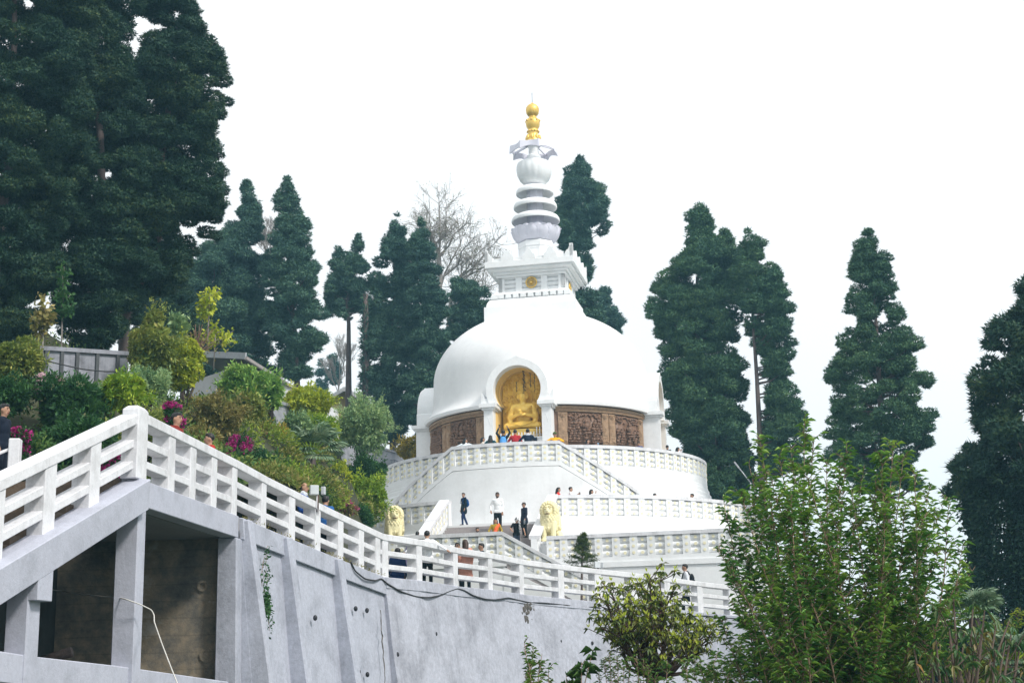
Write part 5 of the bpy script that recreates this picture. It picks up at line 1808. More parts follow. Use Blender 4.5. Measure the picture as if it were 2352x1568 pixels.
# young tree with pale fresh leaves
def sapling(label, px, py0, py1, Y, crown, mat_, n, seed):
    rr = random.Random(seed)
    a, b = at(px, py0, Y), at(px + 6, py1, Y)
    root = empty('sapling', a, 0, label, 'tree')
    mb = MB().tube([a, a.lerp(b, .5), b], [.025, .02, .008], 7)
    lv = Leaves()
    P = []
    for k in range(16):
        f = rr.uniform(.45, .98)
        s_ = a.lerp(b, f)
        e = s_ + Vector((rr.uniform(-1, 1)*crown*(1.2 - f), rr.uniform(-1, 1)*crown*.6, rr.uniform(.1, .5)))
        mb.tube([s_, s_.lerp(e, .6), e], [.014, .01, .006], 4)
        for i in range(max(1, n//16)):
            P.append(tuple(s_.lerp(e, rr.uniform(.3, 1.05)) + Vector((rr.gauss(0, .07), rr.gauss(0, .07), rr.gauss(0, .07)))))
    P = np.array(P)
    D = unit(rdir(len(P)) + np.array([0, 0, -.2]))
    lv.blade(P, D, .17*rng.uniform(.7, 1.2, len(P)), .1, 0, .15)
    mb.build('trunk', [BARKP], root, smooth=True, off=a)
    lv.build('foliage', [LM[mat_]], root, a)
sapling('thin young tree with fresh lime leaves against the dark bluish conifer', 476, 800, 668, 43, .75, 'yellow', 330, 3)
sapling('low lime-leaved sprigs growing over the house roof edge', 490, 850, 760, 44, 1.1, 'yellow', 260, 8)
sapling('loose brown-leaved young tree in front of the huge conifers', 96, 850, 700, 38, .5, 'brown', 420, 12)
sapling('loose young tree with yellowish leaf sprays before the huge conifers', 140, 830, 640, 39, .45, 'dark', 420, 13)
# dry stalk bush
a = at(446, 815, 42.5)
dry = empty('dry_bush', a, 0, 'bundle of dry brown stalks beside the young lime-leaved tree', 'shrub')
mb = MB()
for k in range(34):
    e = a + Vector((random.gauss(0, .28), random.gauss(0, .2), random.uniform(.35, .95)))
    mb.tube([a + Vector((random.gauss(0, .08), random.gauss(0, .08), 0)), a.lerp(e, .5) + Vector((random.gauss(0, .05), 0, 0)), e], [.02, .018, .012], 4)
mb.build('stalks', [plain('dry_stalk', (.22, .14, .10), .9)], dry, off=a)
lv = Leaves(); P = np.array(a) + rng.normal(0, 1, (220, 3))*np.array([.35, .2, .25]) + np.array([0, 0, .3]); lv.blade(P, rdir(220), .13, .04); lv.build('dry_leaves', [LM['brown']], dry, a)

# fan palm
def palm(label, px, py, Y, rad, seed, foot=1120, name='palm'):
    rr = random.Random(seed)
    c = at(px, py, Y)
    b = Vector((c.x, Y, at(px, foot, Y).z))
    root = empty(name, b, 0, label, 'palm')
    mb = MB().tube([b, b.lerp(c, .5), c], [.16, .14, .12], 9)
    mb.build('trunk', [BARK], root, smooth=True, off=b)
    PM = leaf_mat('palm_leaf', [(.06, .13, .07), (.11, .19, .10), (.20, .28, .16), (.36, .42, .24)], .35, .15, 2, .5)
    for k in range(34):
        az = 2*PI*k*.382
        el = rr.uniform(-.75, 1.1) if k > 6 else rr.uniform(.7, 1.3)
        d = Vector((math.cos(az)*math.cos(el), math.sin(az)*math.cos(el), math.sin(el)))
        hub = c + d*rad*rr.uniform(.42, .6)
        lv = Leaves()
        side = d.cross(UPV).normalized(); upn = side.cross(d)
        n = 17
        th = np.linspace(-1.45, 1.45, n)
        D = np.array([tuple((d*math.cos(t) + side*math.sin(t)).normalized()) for t in th])
        P = np.tile(np.array(hub), (n, 1))
        L_ = rad*.52*(1 - .18*np.abs(th)/1.45)
        # each segment bends down at its end
        mid = P + D*(L_*.6)[:, None]
        lv.blade(P, D, L_*.75, .075, 0, .15, up=tuple(upn))
        lv.blade(P + D*(L_*.62)[:, None], unit(D + np.array([0, 0, -.75])), L_*.45, .05, 0, .1, up=tuple(upn))
        f = lv.build('frond', [PM], root, b)
        mb = MB().tube([c, hub], [.018, .012], 5)
        mb.build('stalk', [LM['fern']], f, off=b)
    return root
palm('fan palm with drooping grey-green fronds in the middle of the garden slope', 716, 1044, 44, 1.2, 4)

# undergrowth over the whole slope
n = 90000
xs = rng.uniform(-20, 2, n); ys = rng.uniform(24, 92, n)
ok = xs < edge_x(ys) - .05
bxn = np.interp(ys, [30, 36, 50, 60, 70, 84, 100], [-3.0, -6.4, -5.6, -7.3, -10, -10.5, -10.5])
ok &= (xs < bxn + .3)
xs, ys = xs[ok], ys[ok]
zs = terrain(xs, ys)
P = np.stack([xs, ys, zs + rng.uniform(-.05, .5, len(xs))*(.6 + .4*np.sin(xs*2.3)*np.sin(ys*1.9))], -1)
lv = Leaves()
lv.blade(P, unit(rdir(len(P)) + np.array([.1, -.3, .55])), rng.uniform(.08, .18, len(P)), .06, 0, .2)
k = rng.choice(len(xs), 1500)
tints = [lv, Leaves(), Leaves()]
for i in k:
    m = int(rng.uniform(300, 560))
    rr_ = rng.uniform(.28, .72)
    q_ = proj((xs[i], ys[i], zs[i] + rr_*1.1))
    if q_[1] < np.interp(q_[0], [0, 280, 300, 420, 480, 560, 640, 700, 790, 880], [900, 905, 850, 880, 905, 915, 985, 990, 1055, 1120]):
        continue
    d = rdir(m); d[:, 2] = np.abs(d[:, 2])
    c_ = np.array([xs[i], ys[i], zs[i]])
    P = c_ + d*np.array([rr_, rr_, rr_*rng.uniform(.7, 1.3)])*rng.uniform(.6, 1.12, m)[:, None]
    tone = math.sin(xs[i]*.8 + 1.3*math.sin(ys[i]*.35)) + rng.normal(0, .45)
    t_ = tints[0 if tone < -.1 else (1 if tone < .75 else 2)]
    t_.blade(P, unit(d + rng.normal(0, .55, d.shape)), rng.uniform(.07, .16, m), .055, 0, .2)
UG = leaf_mat('undergrowth_leaves', [(.02, .07, .022), (.045, .12, .03), (.10, .19, .04), (.2, .26, .06), (.3, .36, .08)], .6, .25, .55)
tag(tints[0].build('undergrowth', [UG], None), kind='stuff')
tag(tints[1].build('ground_cover', [leaf_mat('bronze_ground_cover', [(.05, .08, .02), (.15, .20, .04), (.27, .27, .07), (.40, .30, .12)], .6, .25, .8)], None), kind='stuff')
tag(tints[2].build('low_foliage', [leaf_mat('lime_ground_cover', [(.08, .16, .02), (.17, .26, .03), (.3, .38, .05), (.42, .44, .08)], .6, .3, .8)], None), kind='stuff')
# ================================================================ plants in front of the wall
def from_rng(seed):
    global rng
    rng = np.random.default_rng(seed)
from_rng(101)
LANCE = leaf_mat('lance_leaves', [(.045, .15, .04), (.10, .25, .05), (.21, .38, .06), (.40, .54, .09)], .35, .3, 1.6, .45)
STEMM = plain('reddish_stem', (.22, .15, .10), .7, 0, .2, 20)
GROUNDZ = -1.6

def stem_shrub(label, tips, base_c, base_w, Y, depth, leaf, mat_, n_per, seed, name='shrub', stem_r=.009, twig=.32, start=.22, spread=.06, droop=.35, gz=GROUNDZ):
    """many long upright stems, each with twigs of narrow arching leaves"""
    rr = random.Random(seed)
    b0 = at(base_c, 1568, Y)
    root = empty(name, (b0.x, Y, gz), 0, label, 'shrub')
    o = root.location
    mb = MB()
    lv = Leaves()
    P, D, S_ = [], [], []
    for (px, py) in tips:
        y = Y + rr.uniform(-depth, depth)
        t = at(px, py, y)
        bx_ = b0.x + (t.x - b0.x)*rr.uniform(.18, .42) + rr.uniform(-base_w, base_w)
        b = Vector((bx_, Y + (y - Y)*.4, gz))
        m = b.lerp(t, .5) + Vector(((b.x - t.x)*.12 + rr.gauss(0, .05), rr.gauss(0, .05), 0))
        pts = [b, b.lerp(m, .5), m, m.lerp(t, .5) + Vector((rr.gauss(0, .03), rr.gauss(0, .03), 0)), t]
        mb.tube(pts, [stem_r*1.5, stem_r*1.3, stem_r, stem_r*.7, stem_r*.25], 6)
        def along(f):
            f = f*4
            i = min(3, int(f))
            return pts[i].lerp(pts[i + 1], f - i)
        L_ = (t - b).length
        for k in range(int(L_*n_per*.16)):
            f = start + (1 - start)*rr.random()**.85
            s_ = along(f)
            a = rr.uniform(0, 2*PI)
            d = Vector((math.cos(a), math.sin(a), rr.uniform(.5, 1.5))).normalized()
            tl = twig*(1.15 - f)*rr.uniform(.5, 1.2) + .05
            e = s_ + d*tl
            mb.tube([s_, e], [.005, .002], 4, cap=False)
            nl = max(3, int(tl*26))
            for i in range(nl):
                g = (i + .6)/nl
                p = s_.lerp(e, g)
                b2 = rr.uniform(0, 2*PI)
                ld = (d*.45 + Vector((math.cos(b2), math.sin(b2), rr.uniform(-.35, .55)))).normalized()
                P.append(tuple(p)); D.append(tuple(ld)); S_.append(rr.uniform(.6, 1.15))
        # leaf whorls at the tip
        for i in range(int(12*rr.uniform(.8, 1.4))):
            g = rr.uniform(.86, 1.0)
            b2 = rr.uniform(0, 2*PI)
            P.append(tuple(along(g))); D.append(tuple(Vector((math.cos(b2), math.sin(b2), rr.uniform(.1, 1.2))).normalized())); S_.append(rr.uniform(.7, 1.2))
    P, D, S_ = np.array(P), np.array(D), np.array(S_)
    lv.blade(P, D, leaf*S_, leaf*.215, 0, .3, up=(0, 0, 1), droop=droop)
    mb.build('stems', [STEMM], root, smooth=True, off=o)
    lv.build('leaves', [mat_], root, o)
    return root

rr = random.Random(44)
tips = [(1744, 1001), (1848, 968), (1815, 1026), (1945, 1016), (2053, 1010), (2100, 1080), (2175, 1140), (1660, 1140), (1647, 1256), (1672, 1370), (2212, 1245), (1720, 1064), (1898, 1052), (1985, 1068),
        (1870, 1000), (1790, 1045), (1930, 1060), (2025, 1040), (2075, 1050), (2135, 1120), (1765, 1080), (1700, 1130), (1690, 1200), (1668, 1300), (1655, 1420), (1850, 1080), (2010, 1100), (1955, 1120), (2120, 1190), (2080, 1160), (2160, 1260), (2200, 1330), (2240, 1300)]
for k in range(22):
    tips.append((rr.uniform(1690, 2200), rr.uniform(1110, 1480)))
stem_shrub('tall bushy shrub of many upright stems with narrow glossy leaves', tips, 1935, .55, 16.5, 1.0, .125, LANCE, 125, 3, twig=.40, start=.30)
tips = [(1640 + 14*k + rr.uniform(-8, 8), rr.uniform(1455, 1540)) for k in range(12)] + [(1590 + 12*k, rr.uniform(1520, 1560)) for k in range(5)]
LANCE2 = leaf_mat('lance_leaves_light', [(.045, .12, .03), (.09, .2, .04), (.17, .29, .05), (.3, .42, .08)], .42, .3, 1.6, .4)
stem_shrub('low lance-leaved shrub between the round-crowned tree and the tall shrub', tips, 1690, .5, 18.5, .6, .12, LANCE2, 80, 5, start=.35)
tips = [(1500 + 30*k + rr.uniform(-12, 12), rr.uniform(1500, 1560)) for k in range(6)]
stem_shrub('sparse leafy shoots under the round-crowned tree', tips, 1560, .4, 19.5, .5, .12, LANCE2, 60, 6, start=.3)
tips = [(1385, 1515), (1400, 1500), (1418, 1506), (1430, 1522), (1376, 1540), (1408, 1530)]
stem_shrub('small feathery shrub at the foot of the round-crowned tree', tips, 1405, .16, 20, .3, .07, LANCE2, 110, 7, start=.35, twig=.2)
tips = [(1445, 1515), (1462, 1500), (1478, 1512), (1490, 1530)]
stem_shrub('thin-stemmed shrub touching the trunk of the round-crowned tree', tips, 1468, .16, 20, .3, .08, LANCE2, 100, 8, start=.35, twig=.22)
tips = [(1362, 1482), (1310, 1540), (1345, 1515)]
BIGL = leaf_mat('broad_shoot_leaves', [(.03, .085, .025), (.05, .12, .03), (.1, .18, .04)], .45, .25, 2)
stem_shrub('single tall shoot with long hanging leaves before the rough wall', [(1362, 1490), (1336, 1520), (1300, 1545)], 1318, .12, 14, .15, .16, BIGL, 22, 9, start=.3, twig=.16, droop=.6)
stem_shrub('leafy shoots rising from the bottom edge before the rough wall', [(1204, 1475), (1225, 1490), (1245, 1500), (1260, 1530), (1214, 1520), (1236, 1545)], 1232, .10, 14, .2, .085, LANCE2, 70, 10, start=.35, twig=.16)
tips = [(2230, 1470), (2290, 1440), (2330, 1460), (2350, 1500), (2260, 1500), (2310, 1520), (2200, 1500), (2180, 1530), (2345, 1400), (2325, 1430)]
LIME = leaf_mat('lime_leaves', [(.07, .16, .02), (.15, .26, .03), (.28, .36, .05), (.42, .44, .06)], .5, .35, 1.2)
stem_shrub('lime-leaved bush behind the drooping brown-leaved tree', tips, 2275, .7, 27, 1.0, .12, LIME, 230, 12, start=.12, twig=.5, stem_r=.004)
palm('pale fan palm behind the drooping brown-leaved tree', 2238, 1418, 30, .75, 21, 1540)
palm('fan palm low at the picture corner', 2335, 1515, 24, .55, 22, 1590)

# ---- rhododendron with a rounded crown on several leaning trunks
def rhodo(label, Y):
    rr = random.Random(17)
    base = at(1497, 1556, Y)
    base = Vector((base.x, Y, base.z))
    g = Vector((base.x, Y, GROUNDZ))
    root = empty('rhododendron', g, 0, label, 'tree')
    mb = MB()
    mb.tube([g, g.lerp(base, .6) + Vector((.04, 0, 0)), base], [.12, .10, .095], 9)
    tips = []
    out = [(1388, 1420), (1395, 1380), (1400, 1350), (1440, 1345), (1470, 1340), (1492, 1328), (1515, 1330), (1545, 1362), (1562, 1408), (1585, 1428), (1618, 1445), (1632, 1462), (1622, 1490), (1600, 1475), (1380, 1440), (1400, 1460), (1560, 1440), (1520, 1380), (1440, 1400), (1480, 1390), (1420, 1425), (1500, 1430), (1450, 1450), (1540, 1470), (1580, 1510), (1430, 1480), (1470, 1470), (1600, 1450), (1530, 1420)]
    for i, (px, py) in enumerate(out):
        y = Y + rr.uniform(-.9, .9)
        t = at(px, py, y)
        m1 = base.lerp(t, .4) + Vector((rr.gauss(0, .06), rr.gauss(0, .06), -.10))
        m2 = base.lerp(t, .75) + Vector((rr.gauss(0, .06), rr.gauss(0, .06), .0))
        mb.tube([base, m1, m2, t], [.042, .03, .018, .008], 6)
        for k in range(18):
            s_ = m1.lerp(m2, rr.uniform(.3, 1)) if k < 7 else m2.lerp(t, rr.random())
            e = s_ + Vector((rr.gauss(0, .15), rr.gauss(0, .2), rr.uniform(.02, .24)))
            mb.tube([s_, e], [.008, .005], 4, cap=False)
            tips.append(tuple(e))
        tips.append(tuple(t))
    T = np.array(tips)
    n = len(T)
    lv = Leaves()
    for j in range(6):        # hanging whorl of mature leaves
        a = rng.uniform(0, 2*PI, n)
        D = unit(np.stack([np.cos(a), np.sin(a), rng.uniform(-1.1, .25, n)], -1))
        lv.blade(T, D, .098*rng.uniform(.7, 1.2, n), .032, 0, .25, up=(0, 0, 1), droop=.25)
    for j in range(5):        # upright pale new growth
        a = rng.uniform(0, 2*PI, n)
        D = unit(np.stack([np.cos(a)*.5, np.sin(a)*.5, np.full(n, 1.0)], -1))
        k_ = rng.uniform(size=n) < .72
        lv.blade((T + np.array([0, 0, .02]))[k_], D[k_], .08*rng.uniform(.7, 1.2, k_.sum()), .024, 1, .2)
    OLD = leaf_mat('rhododendron_old', [(.045, .085, .018), (.085, .14, .025), (.16, .19, .04), (.28, .22, .045)], .42, .25, 1.5, .45)
    NEW = leaf_mat('rhododendron_new', [(.40, .48, .05), (.52, .60, .07), (.62, .66, .12)], .5, .4, 2)
    lv.build('leaves', [OLD, NEW], root, g)
    mb.build('trunk', [plain('rhododendron_bark', (.075, .05, .04), .9, 0, .3, 10, .2, .4)], root, smooth=True, off=g)
rhodo('round-crowned tree with pale upright leaf tips on dark leaning trunks', 21.5)

# ---- tree with large drooping brown-green leaves
def droopy(label, Y):
    rr = random.Random(23)
    b = at(2190, 1600, Y)
    g = Vector((b.x, Y, GROUNDZ))
    root = empty('drooping_tree', g, 0, label, 'tree')
    mb = MB()
    tips = []
    for px, py in ((2160, 1385), (2190, 1375), (2235, 1385), (2262, 1400), (2290, 1420), (2325, 1440), (2345, 1470), (2130, 1440), (2150, 1470), (2180, 1440), (2215, 1450), (2250, 1470), (2285, 1490), (2310, 1470), (2205, 1500), (2140, 1510), (2170, 1530), (2260, 1430), (2320, 1420), (2100, 1490)):
        y = Y + rr.uniform(-.7, .7)
        t = at(px, py, y)
        m = g.lerp(t, .55) + Vector((rr.gauss(0, .1), 0, -.15))
        mb.tube([g, m, t], [.04, .022, .008], 6)
        tips.append(t)
        for k in range(3):
            e = m.lerp(t, rr.uniform(.5, .95)) + Vector((rr.gauss(0, .16), rr.gauss(0, .16), rr.uniform(-.02, .14)))
            mb.tube([m.lerp(t, .6), e], [.008, .005], 4, cap=False)
            tips.append(e)
    T = np.array([tuple(t) for t in tips])
    n = len(T)
    lv = Leaves()
    for j in range(5):
        a = rng.uniform(0, 2*PI, n)
        D = unit(np.stack([np.cos(a)*.75, np.sin(a)*.55, rng.uniform(-1, -.1, n)], -1))
        P = T + rng.normal(0, .012, T.shape)
        lv.blade(P, D, .125*rng.uniform(.65, 1.15, n), .036, 0, .3, up=(0, 0, 1), droop=.3)
    DROOP = leaf_mat('drooping_leaves', [(.03, .10, .04), (.06, .16, .05), (.12, .17, .05), (.34, .16, .03)], .45, .3, 1.2, .4)
    lv.build('leaves', [DROOP], root, g)
    mb.build('trunk', [plain('grey_brown_bark', (.10, .075, .06), .9, 0, .3, 12, .2, .3)], root, smooth=True, off=g)
droopy('tree with long drooping grey-green leaves turning rusty at their tips', 15.5)

# ---- small conifer on the path
def small_conifer():
    Y = 52.5
    g = at(1335, 1380, Y); t = at(1338, 1226, Y)
    root = empty('small_conifer', g, 0, 'small loose conifer on a thin trunk in front of the base terrace', 'tree')
    mb = MB().tube([g - UPV*.3, g.lerp(t, .5), t], [.05, .04, .01], 7)
    lv = Leaves()
    rr = random.Random(6)
    for k in range(70):
        f = rr.uniform(.42, .99)
        w_ = np.interp(f, [.42, .52, .62, .75, .9, 1], [.45, .62, .55, .34, .18, .05])
        s_ = g.lerp(t, f)
        a = rr.uniform(0, 2*PI)
        e = s_ + Vector((math.cos(a)*w_, math.sin(a)*w_, .08))*rr.uniform(.6, 1.1)
        mb.tube([s_, e], [.012, .004], 4, cap=False)
        n = 90
        f2 = rng.uniform(.25, 1.05, n)
        P = np.array(s_)*(1 - f2[:, None]) + np.array(e)*f2[:, None] + rng.normal(0, .035, (n, 3))
        D = unit(rng.normal(0, .6, (n, 3)) + np.array([math.cos(a)*.5, math.sin(a)*.5, .5]))
        lv.tri(P, D, .085, .022)
    lv.build('crown', [leaf_mat('young_conifer', [(.03, .06, .015), (.07, .11, .02), (.14, .17, .03)], .6, .2, 2)], root, g)
    mb.build('trunk', [BARK], root, off=g)
small_conifer()

# ---- creeping plant on the buttressed wall and tufts on the wall top
cr = wall_pt(612, 1400, .02)
crp = empty('creeper', cr[0], 0, 'thin straggling creeper with small leaves on the buttressed wall', 'creeper')
mb = MB(); P = []
rr = random.Random(31)
for strand in range(9):
    px, py = 606 + rr.gauss(0, 3), 1350 + rr.uniform(-10, 30)
    pts = []
    dx = rr.uniform(-.5, 2.6); dy = rr.choice((-1, 1, 1, 1))*rr.uniform(5, 13)
    for i in range(9):
        q, n_ = wall_pt(px, py, .05)
        pts.append(q)
        for _ in range(3):
            P.append(tuple(q + Vector((rr.gauss(0, .03), rr.gauss(0, .03), rr.gauss(0, .03))) + n_*.03))
        px += dx + rr.gauss(0, 2); py += dy + rr.gauss(0, 2)
    mb.tube(pts, .005, 4)
mb.build('stem', [STEMM], crp, off=cr[0])
for _ in range(120):
    q, n_ = wall_pt(604 + rr.gauss(0, 4), 1388 + rr.gauss(0, 16), .05)
    P.append(tuple(q + n_*rr.uniform(.02, .12)))
P = np.array(P); lv = Leaves()
lv.blade(P, unit(rdir(len(P)) + np.array([.5, -.5, -.4])), rng.uniform(.05, .10, len(P)), .05, 0, .2)
lv.build('leaves', [LM['dark']], crp, cr[0])
tuft = Leaves()
P = []
for px in list(range(560, 880, 6)):
    q, t = on_line(LINE, px + rr.uniform(-3, 3))
    m = 5 if rr.random() < .25 else 1
    if 750 < px < 870: m += 3
    for _ in range(m*2):
        P.append(tuple(q + out_n(t)*rr.uniform(-.02, .08) + Vector((rr.gauss(0, .05), rr.gauss(0, .05), rr.uniform(-.01, .03)))))
P = np.array(P)
tuft.blade(P, unit(rdir(len(P)) + np.array([.3, -.3, .5])), rng.uniform(.03, .09, len(P)), .02, 0, .2)
tag(tuft.build('weeds', [LM['brown']], None), kind='stuff')
# ================================================================ statues and people: closed primitives fused by a voxel remesh
def fuse(name, mb, voxel, mats, parent=None, smooth_it=0, keep=None, matfn=None, link=True):
    me = bpy.data.meshes.new(name)
    me.from_pydata([tuple(v) for v in mb.v], [], mb.f)
    bm = bmesh.new(); bm.from_mesh(me)
    bmesh.ops.recalc_face_normals(bm, faces=bm.faces)
    bm.to_mesh(me); bm.free()
    o = bpy.data.objects.new(name, me)
    COL.objects.link(o)
    md = o.modifiers.new('r', 'REMESH'); md.mode = 'VOXEL'; md.voxel_size = voxel; md.use_smooth_shade = True
    if smooth_it:
        sm = o.modifiers.new('s', 'SMOOTH'); sm.iterations = smooth_it; sm.factor = .5
    dg = bpy.context.evaluated_depsgraph_get()
    me2 = bpy.data.meshes.new_from_object(o.evaluated_get(dg))
    bpy.data.objects.remove(o)
    if keep is not None and keep.f:
        bm = bmesh.new(); bm.from_mesh(me2)
        for f in bm.faces: f.smooth = True
        vs = [bm.verts.new(v) for v in keep.v]
        for f, m_ in zip(keep.f, keep.m):
            try:
                nf = bm.faces.new([vs[i] for i in f]); nf.material_index = m_; nf.smooth = True
            except ValueError:
                pass
        bm.to_mesh(me2); bm.free()
    else:
        me2.polygons.foreach_set('use_smooth', [True]*len(me2.polygons))
    me2.name = name
    return link_mesh(name, me2, mats, parent)

def rc(mb, a, b, ra, rb, n=9, flat=None):
    """round cone"""
    a, b = Vector(a), Vector(b)
    mb.ball(a, ra, n, 6); mb.ball(b, rb, n, 6)
    mb.tube([a, b], [ra, rb], n)

# ---------------------------------------------------------------- seated golden statue
cs = S(.10, 5.5, 12.05)
st = empty('seated_statue', cs, STH, 'golden statue seated cross-legged with joined teaching hands inside the front niche', 'statue')
mb = MB()
st.scale = (1.18, 1.08, 1.12)
mb.ball((0, 0, .22), (.60, .38, .22), 16, 8)                        # lap
for s in (-1, 1):
    rc(mb, (s*.22, .05, .22), (s*.66, -.18, .17), .21, .16)         # thigh to knee
    rc(mb, (s*.66, -.18, .15), (-s*.05, -.40, .13), .145, .09)       # shin crossing
    rc(mb, (s*.40, .02, 1.06), (s*.56, -.04, .58), .15, .13)        # upper arm
    rc(mb, (s*.56, -.05, .56), (s*.10, -.36, .66), .12, .07)        # forearm to the hands
    rc(mb, (s*.54, -.02, .50), (s*.50, -.12, .25), .13, .12)        # sleeve fall
    mb.ball((s*.205, -.02, 1.50), (.035, .06, .13), 8, 6)           # long ears
mb.ball((0, .05, .52), (.36, .26, .40), 14, 8)
mb.ball((0, .04, .86), (.42, .25, .34), 14, 8)
rc(mb, (-.30, .03, 1.08), (.30, .03, 1.08), .15, .15)
rc(mb, (0, .03, 1.14), (0, .0, 1.32), .13, .12)
mb.ball((0, -.01, 1.53), (.19, .205, .25), 16, 10)
mb.ball((0, -.05, 1.40), (.13, .14, .12), 12, 8)
mb.ball((0, -.215, 1.50), (.032, .03, .075), 8, 6)
mb.ball((-.04, -.40, .72), (.06, .07, .13), 8, 6)
mb.ball((.05, -.40, .62), (.11, .07, .06), 8, 6)
kp = MB()
for s in (-1, 1):
    for i in range(4):
        a0 = Vector((s*.03 - .03, -.44, .74 if s < 0 else .64)) + Vector((.022*i - .03, 0, 0))
        kp.tube([a0, a0 + Vector((.01*s, -.015, .07 if s < 0 else .03)), a0 + Vector((.0, -.005, .13 if s < 0 else .05))], [.018, .016, .01], 6)
    kp.tube([(s*.07, -.42, .70), (s*.03, -.47, .72)], [.02, .014], 6)
    kp.ball((s*.075, -.19, 1.545), (.04, .02, .012), 8, 5)
kp.ball((0, -.185, 1.405), (.055, .025, .014), 8, 5)
for k in range(9):                                                   # folds of the robe
    f = k/8
    pts = [Vector((-.36 + .1*f, -.14 - .06*math.sin(2*f), 1.0 - .55*f)), Vector((-.1 + .1*f, -.25, .80 - .5*f)), Vector((.16 + .1*f, -.25, .84 - .42*f)), Vector((.40, -.14, 1.06 - .40*f))]
    kp.tube(pts, .016, 6)
for s in (-1, 1):
    for k in range(5):
        kp.tube([Vector((s*(.44 + .02*k), -.16, .95 - .1*k)), Vector((s*(.56 + .02*k), -.13, .86 - .1*k)), Vector((s*(.66), .0, .90 - .1*k))], .014, 5)
for k in range(6):
    kp.tube([Vector((-.6 + .06*k, -.42, .30 - .02*k)), Vector((0, -.52 + .01*k, .12 + .015*k)), Vector((.6 - .06*k, -.42, .30 - .02*k))], .014, 5)
fuse('body', mb, .028, [GOLD], st, 2, kp)
hb = MB()
for r_ in range(7):
    z = 1.60 + .035*r_
    rr_ = .205*math.sqrt(max(.05, 1 - ((z - 1.55)/.27)**2))
    n = max(5, int(2*PI*rr_/.05))
    for k in range(n):
        a = 2*PI*(k + .5*(r_ % 2))/n
        if z < 1.66 and math.sin(a) < -.55:
            continue
        hb.ball((rr_*math.cos(a), rr_*1.04*math.sin(a), z), .028, 6, 4)
for r_ in range(5):
    z = 1.80 + .04*r_
    rr_ = .13*math.sqrt(max(.04, 1 - (r_/5.2)**2))
    n = max(3, int(2*PI*rr_/.05))
    for k in range(n):
        a = 2*PI*(k + .5*(r_ % 2))/n
        hb.ball((rr_*math.cos(a), rr_*math.sin(a), z), .028, 6, 4)
hb.ball((0, 0, 1.68), (.185, .195, .13), 14, 8); hb.ball((0, 0, 1.86), (.11, .11, .12), 12, 8)
hb.build('hair', [GOLD], st, smooth=True)
bd = MB()
prof_ = []
for i in range(41):
    t = -1 + 2*i/40
    x = .98*math.sin(t*PI/2) if abs(t) < 1 else .98*t
    h = 1.15 + 2.08*(1 - abs(t)**1.9)**.75
    prof_.append((x, h))
poly = [(-.95, -.05), (.95, -.05)] + [(x, z) for x, z in prof_[::-1]]
Mb = Matrix(((1, 0, 0, 0), (0, 0, -1, 0), (0, 1, 0, 0), (0, 0, 0, 1)))
bd.prism(poly, -.62, -.5, Mb)
rr = random.Random(3)
for k in range(420):
    x = rr.uniform(-.9, .9)
    z = rr.uniform(0, 3.0)
    lim = np.interp(x, [p[0] for p in prof_], [p[1] for p in prof_])
    if z > lim - .12 or (abs(x) < .42 and z < 2.05):
        continue
    a = rr.uniform(0, 6.28)
    q = rr.uniform(.05, .12)
    bd.tube([Vector((x + q*math.cos(a + t), .49, z + q*math.sin(a + t))) for t in np.linspace(0, rr.uniform(1.5, 4), 6)], [.012, .03, .034, .034, .03, .012], 5)
for k in range(46):
    t = -1 + 2*k/45
    x = .93*math.sin(t*PI/2)
    bd.ball((x, .49, np.interp(x, [p[0] for p in prof_], [p[1] for p in prof_]) - .06), .05, 6, 4)
bd.tube([Vector((.34*math.cos(t), .49, 1.58 + .42*math.sin(t))) for t in np.linspace(0, 2*PI, 24)], .03, 6)
bd.build('backdrop', [GOLD2], st, auto=R(60))
pdm = MB()
pdm.lathe([(0, -2.1), (.95, -2.1), (.95, -.35), (.82, -.3), (.82, -.22), (.86, -.18), (.86, -.02), (.7, .0), (0, .0)], 40)
for k in range(20):
    a = 2*PI*k/20
    pdm.ball((.86*math.sin(a), -.86*math.cos(a)*.75, -.12), (.11, .09, .12), 8, 5)
pdo = pdm.build('pedestal', [GOLDP], st, auto=R(40))
for v in pdo.data.vertices:
    v.co.y *= .62
# altar with slim white posts
al = empty('altar', S(.15, 6.2, 9.7), STH, 'white altar with slim posts in front of the golden statue', 'altar')
mb = MB().box((0, .15, .9), (2.1, .35, 1.8)); mb.box((0, .15, 1.84), (2.2, .42, .08)); mb.build('table', [WHITE], al, bevel=.01)
mb = MB()
for k in range(15):
    x = -1.05 + 2.1*k/14
    mb.tube([(x, 0, 1.88), (x, 0, 2.08 if k not in (12, 13) else 2.3)], .022, 6); mb.ball((x, 0, 2.1 if k not in (12, 13) else 2.32), .035, 6, 4)
mb.tube([(-1.05, 0, 1.98), (1.05, 0, 1.98)], .014, 5)
mb.build('altar_rail', [WHITE], al, smooth=True)
mb = MB().box((.62, -.08, 1.72), (.3, .03, .22)); mb.build('plaque', [DARK], al)
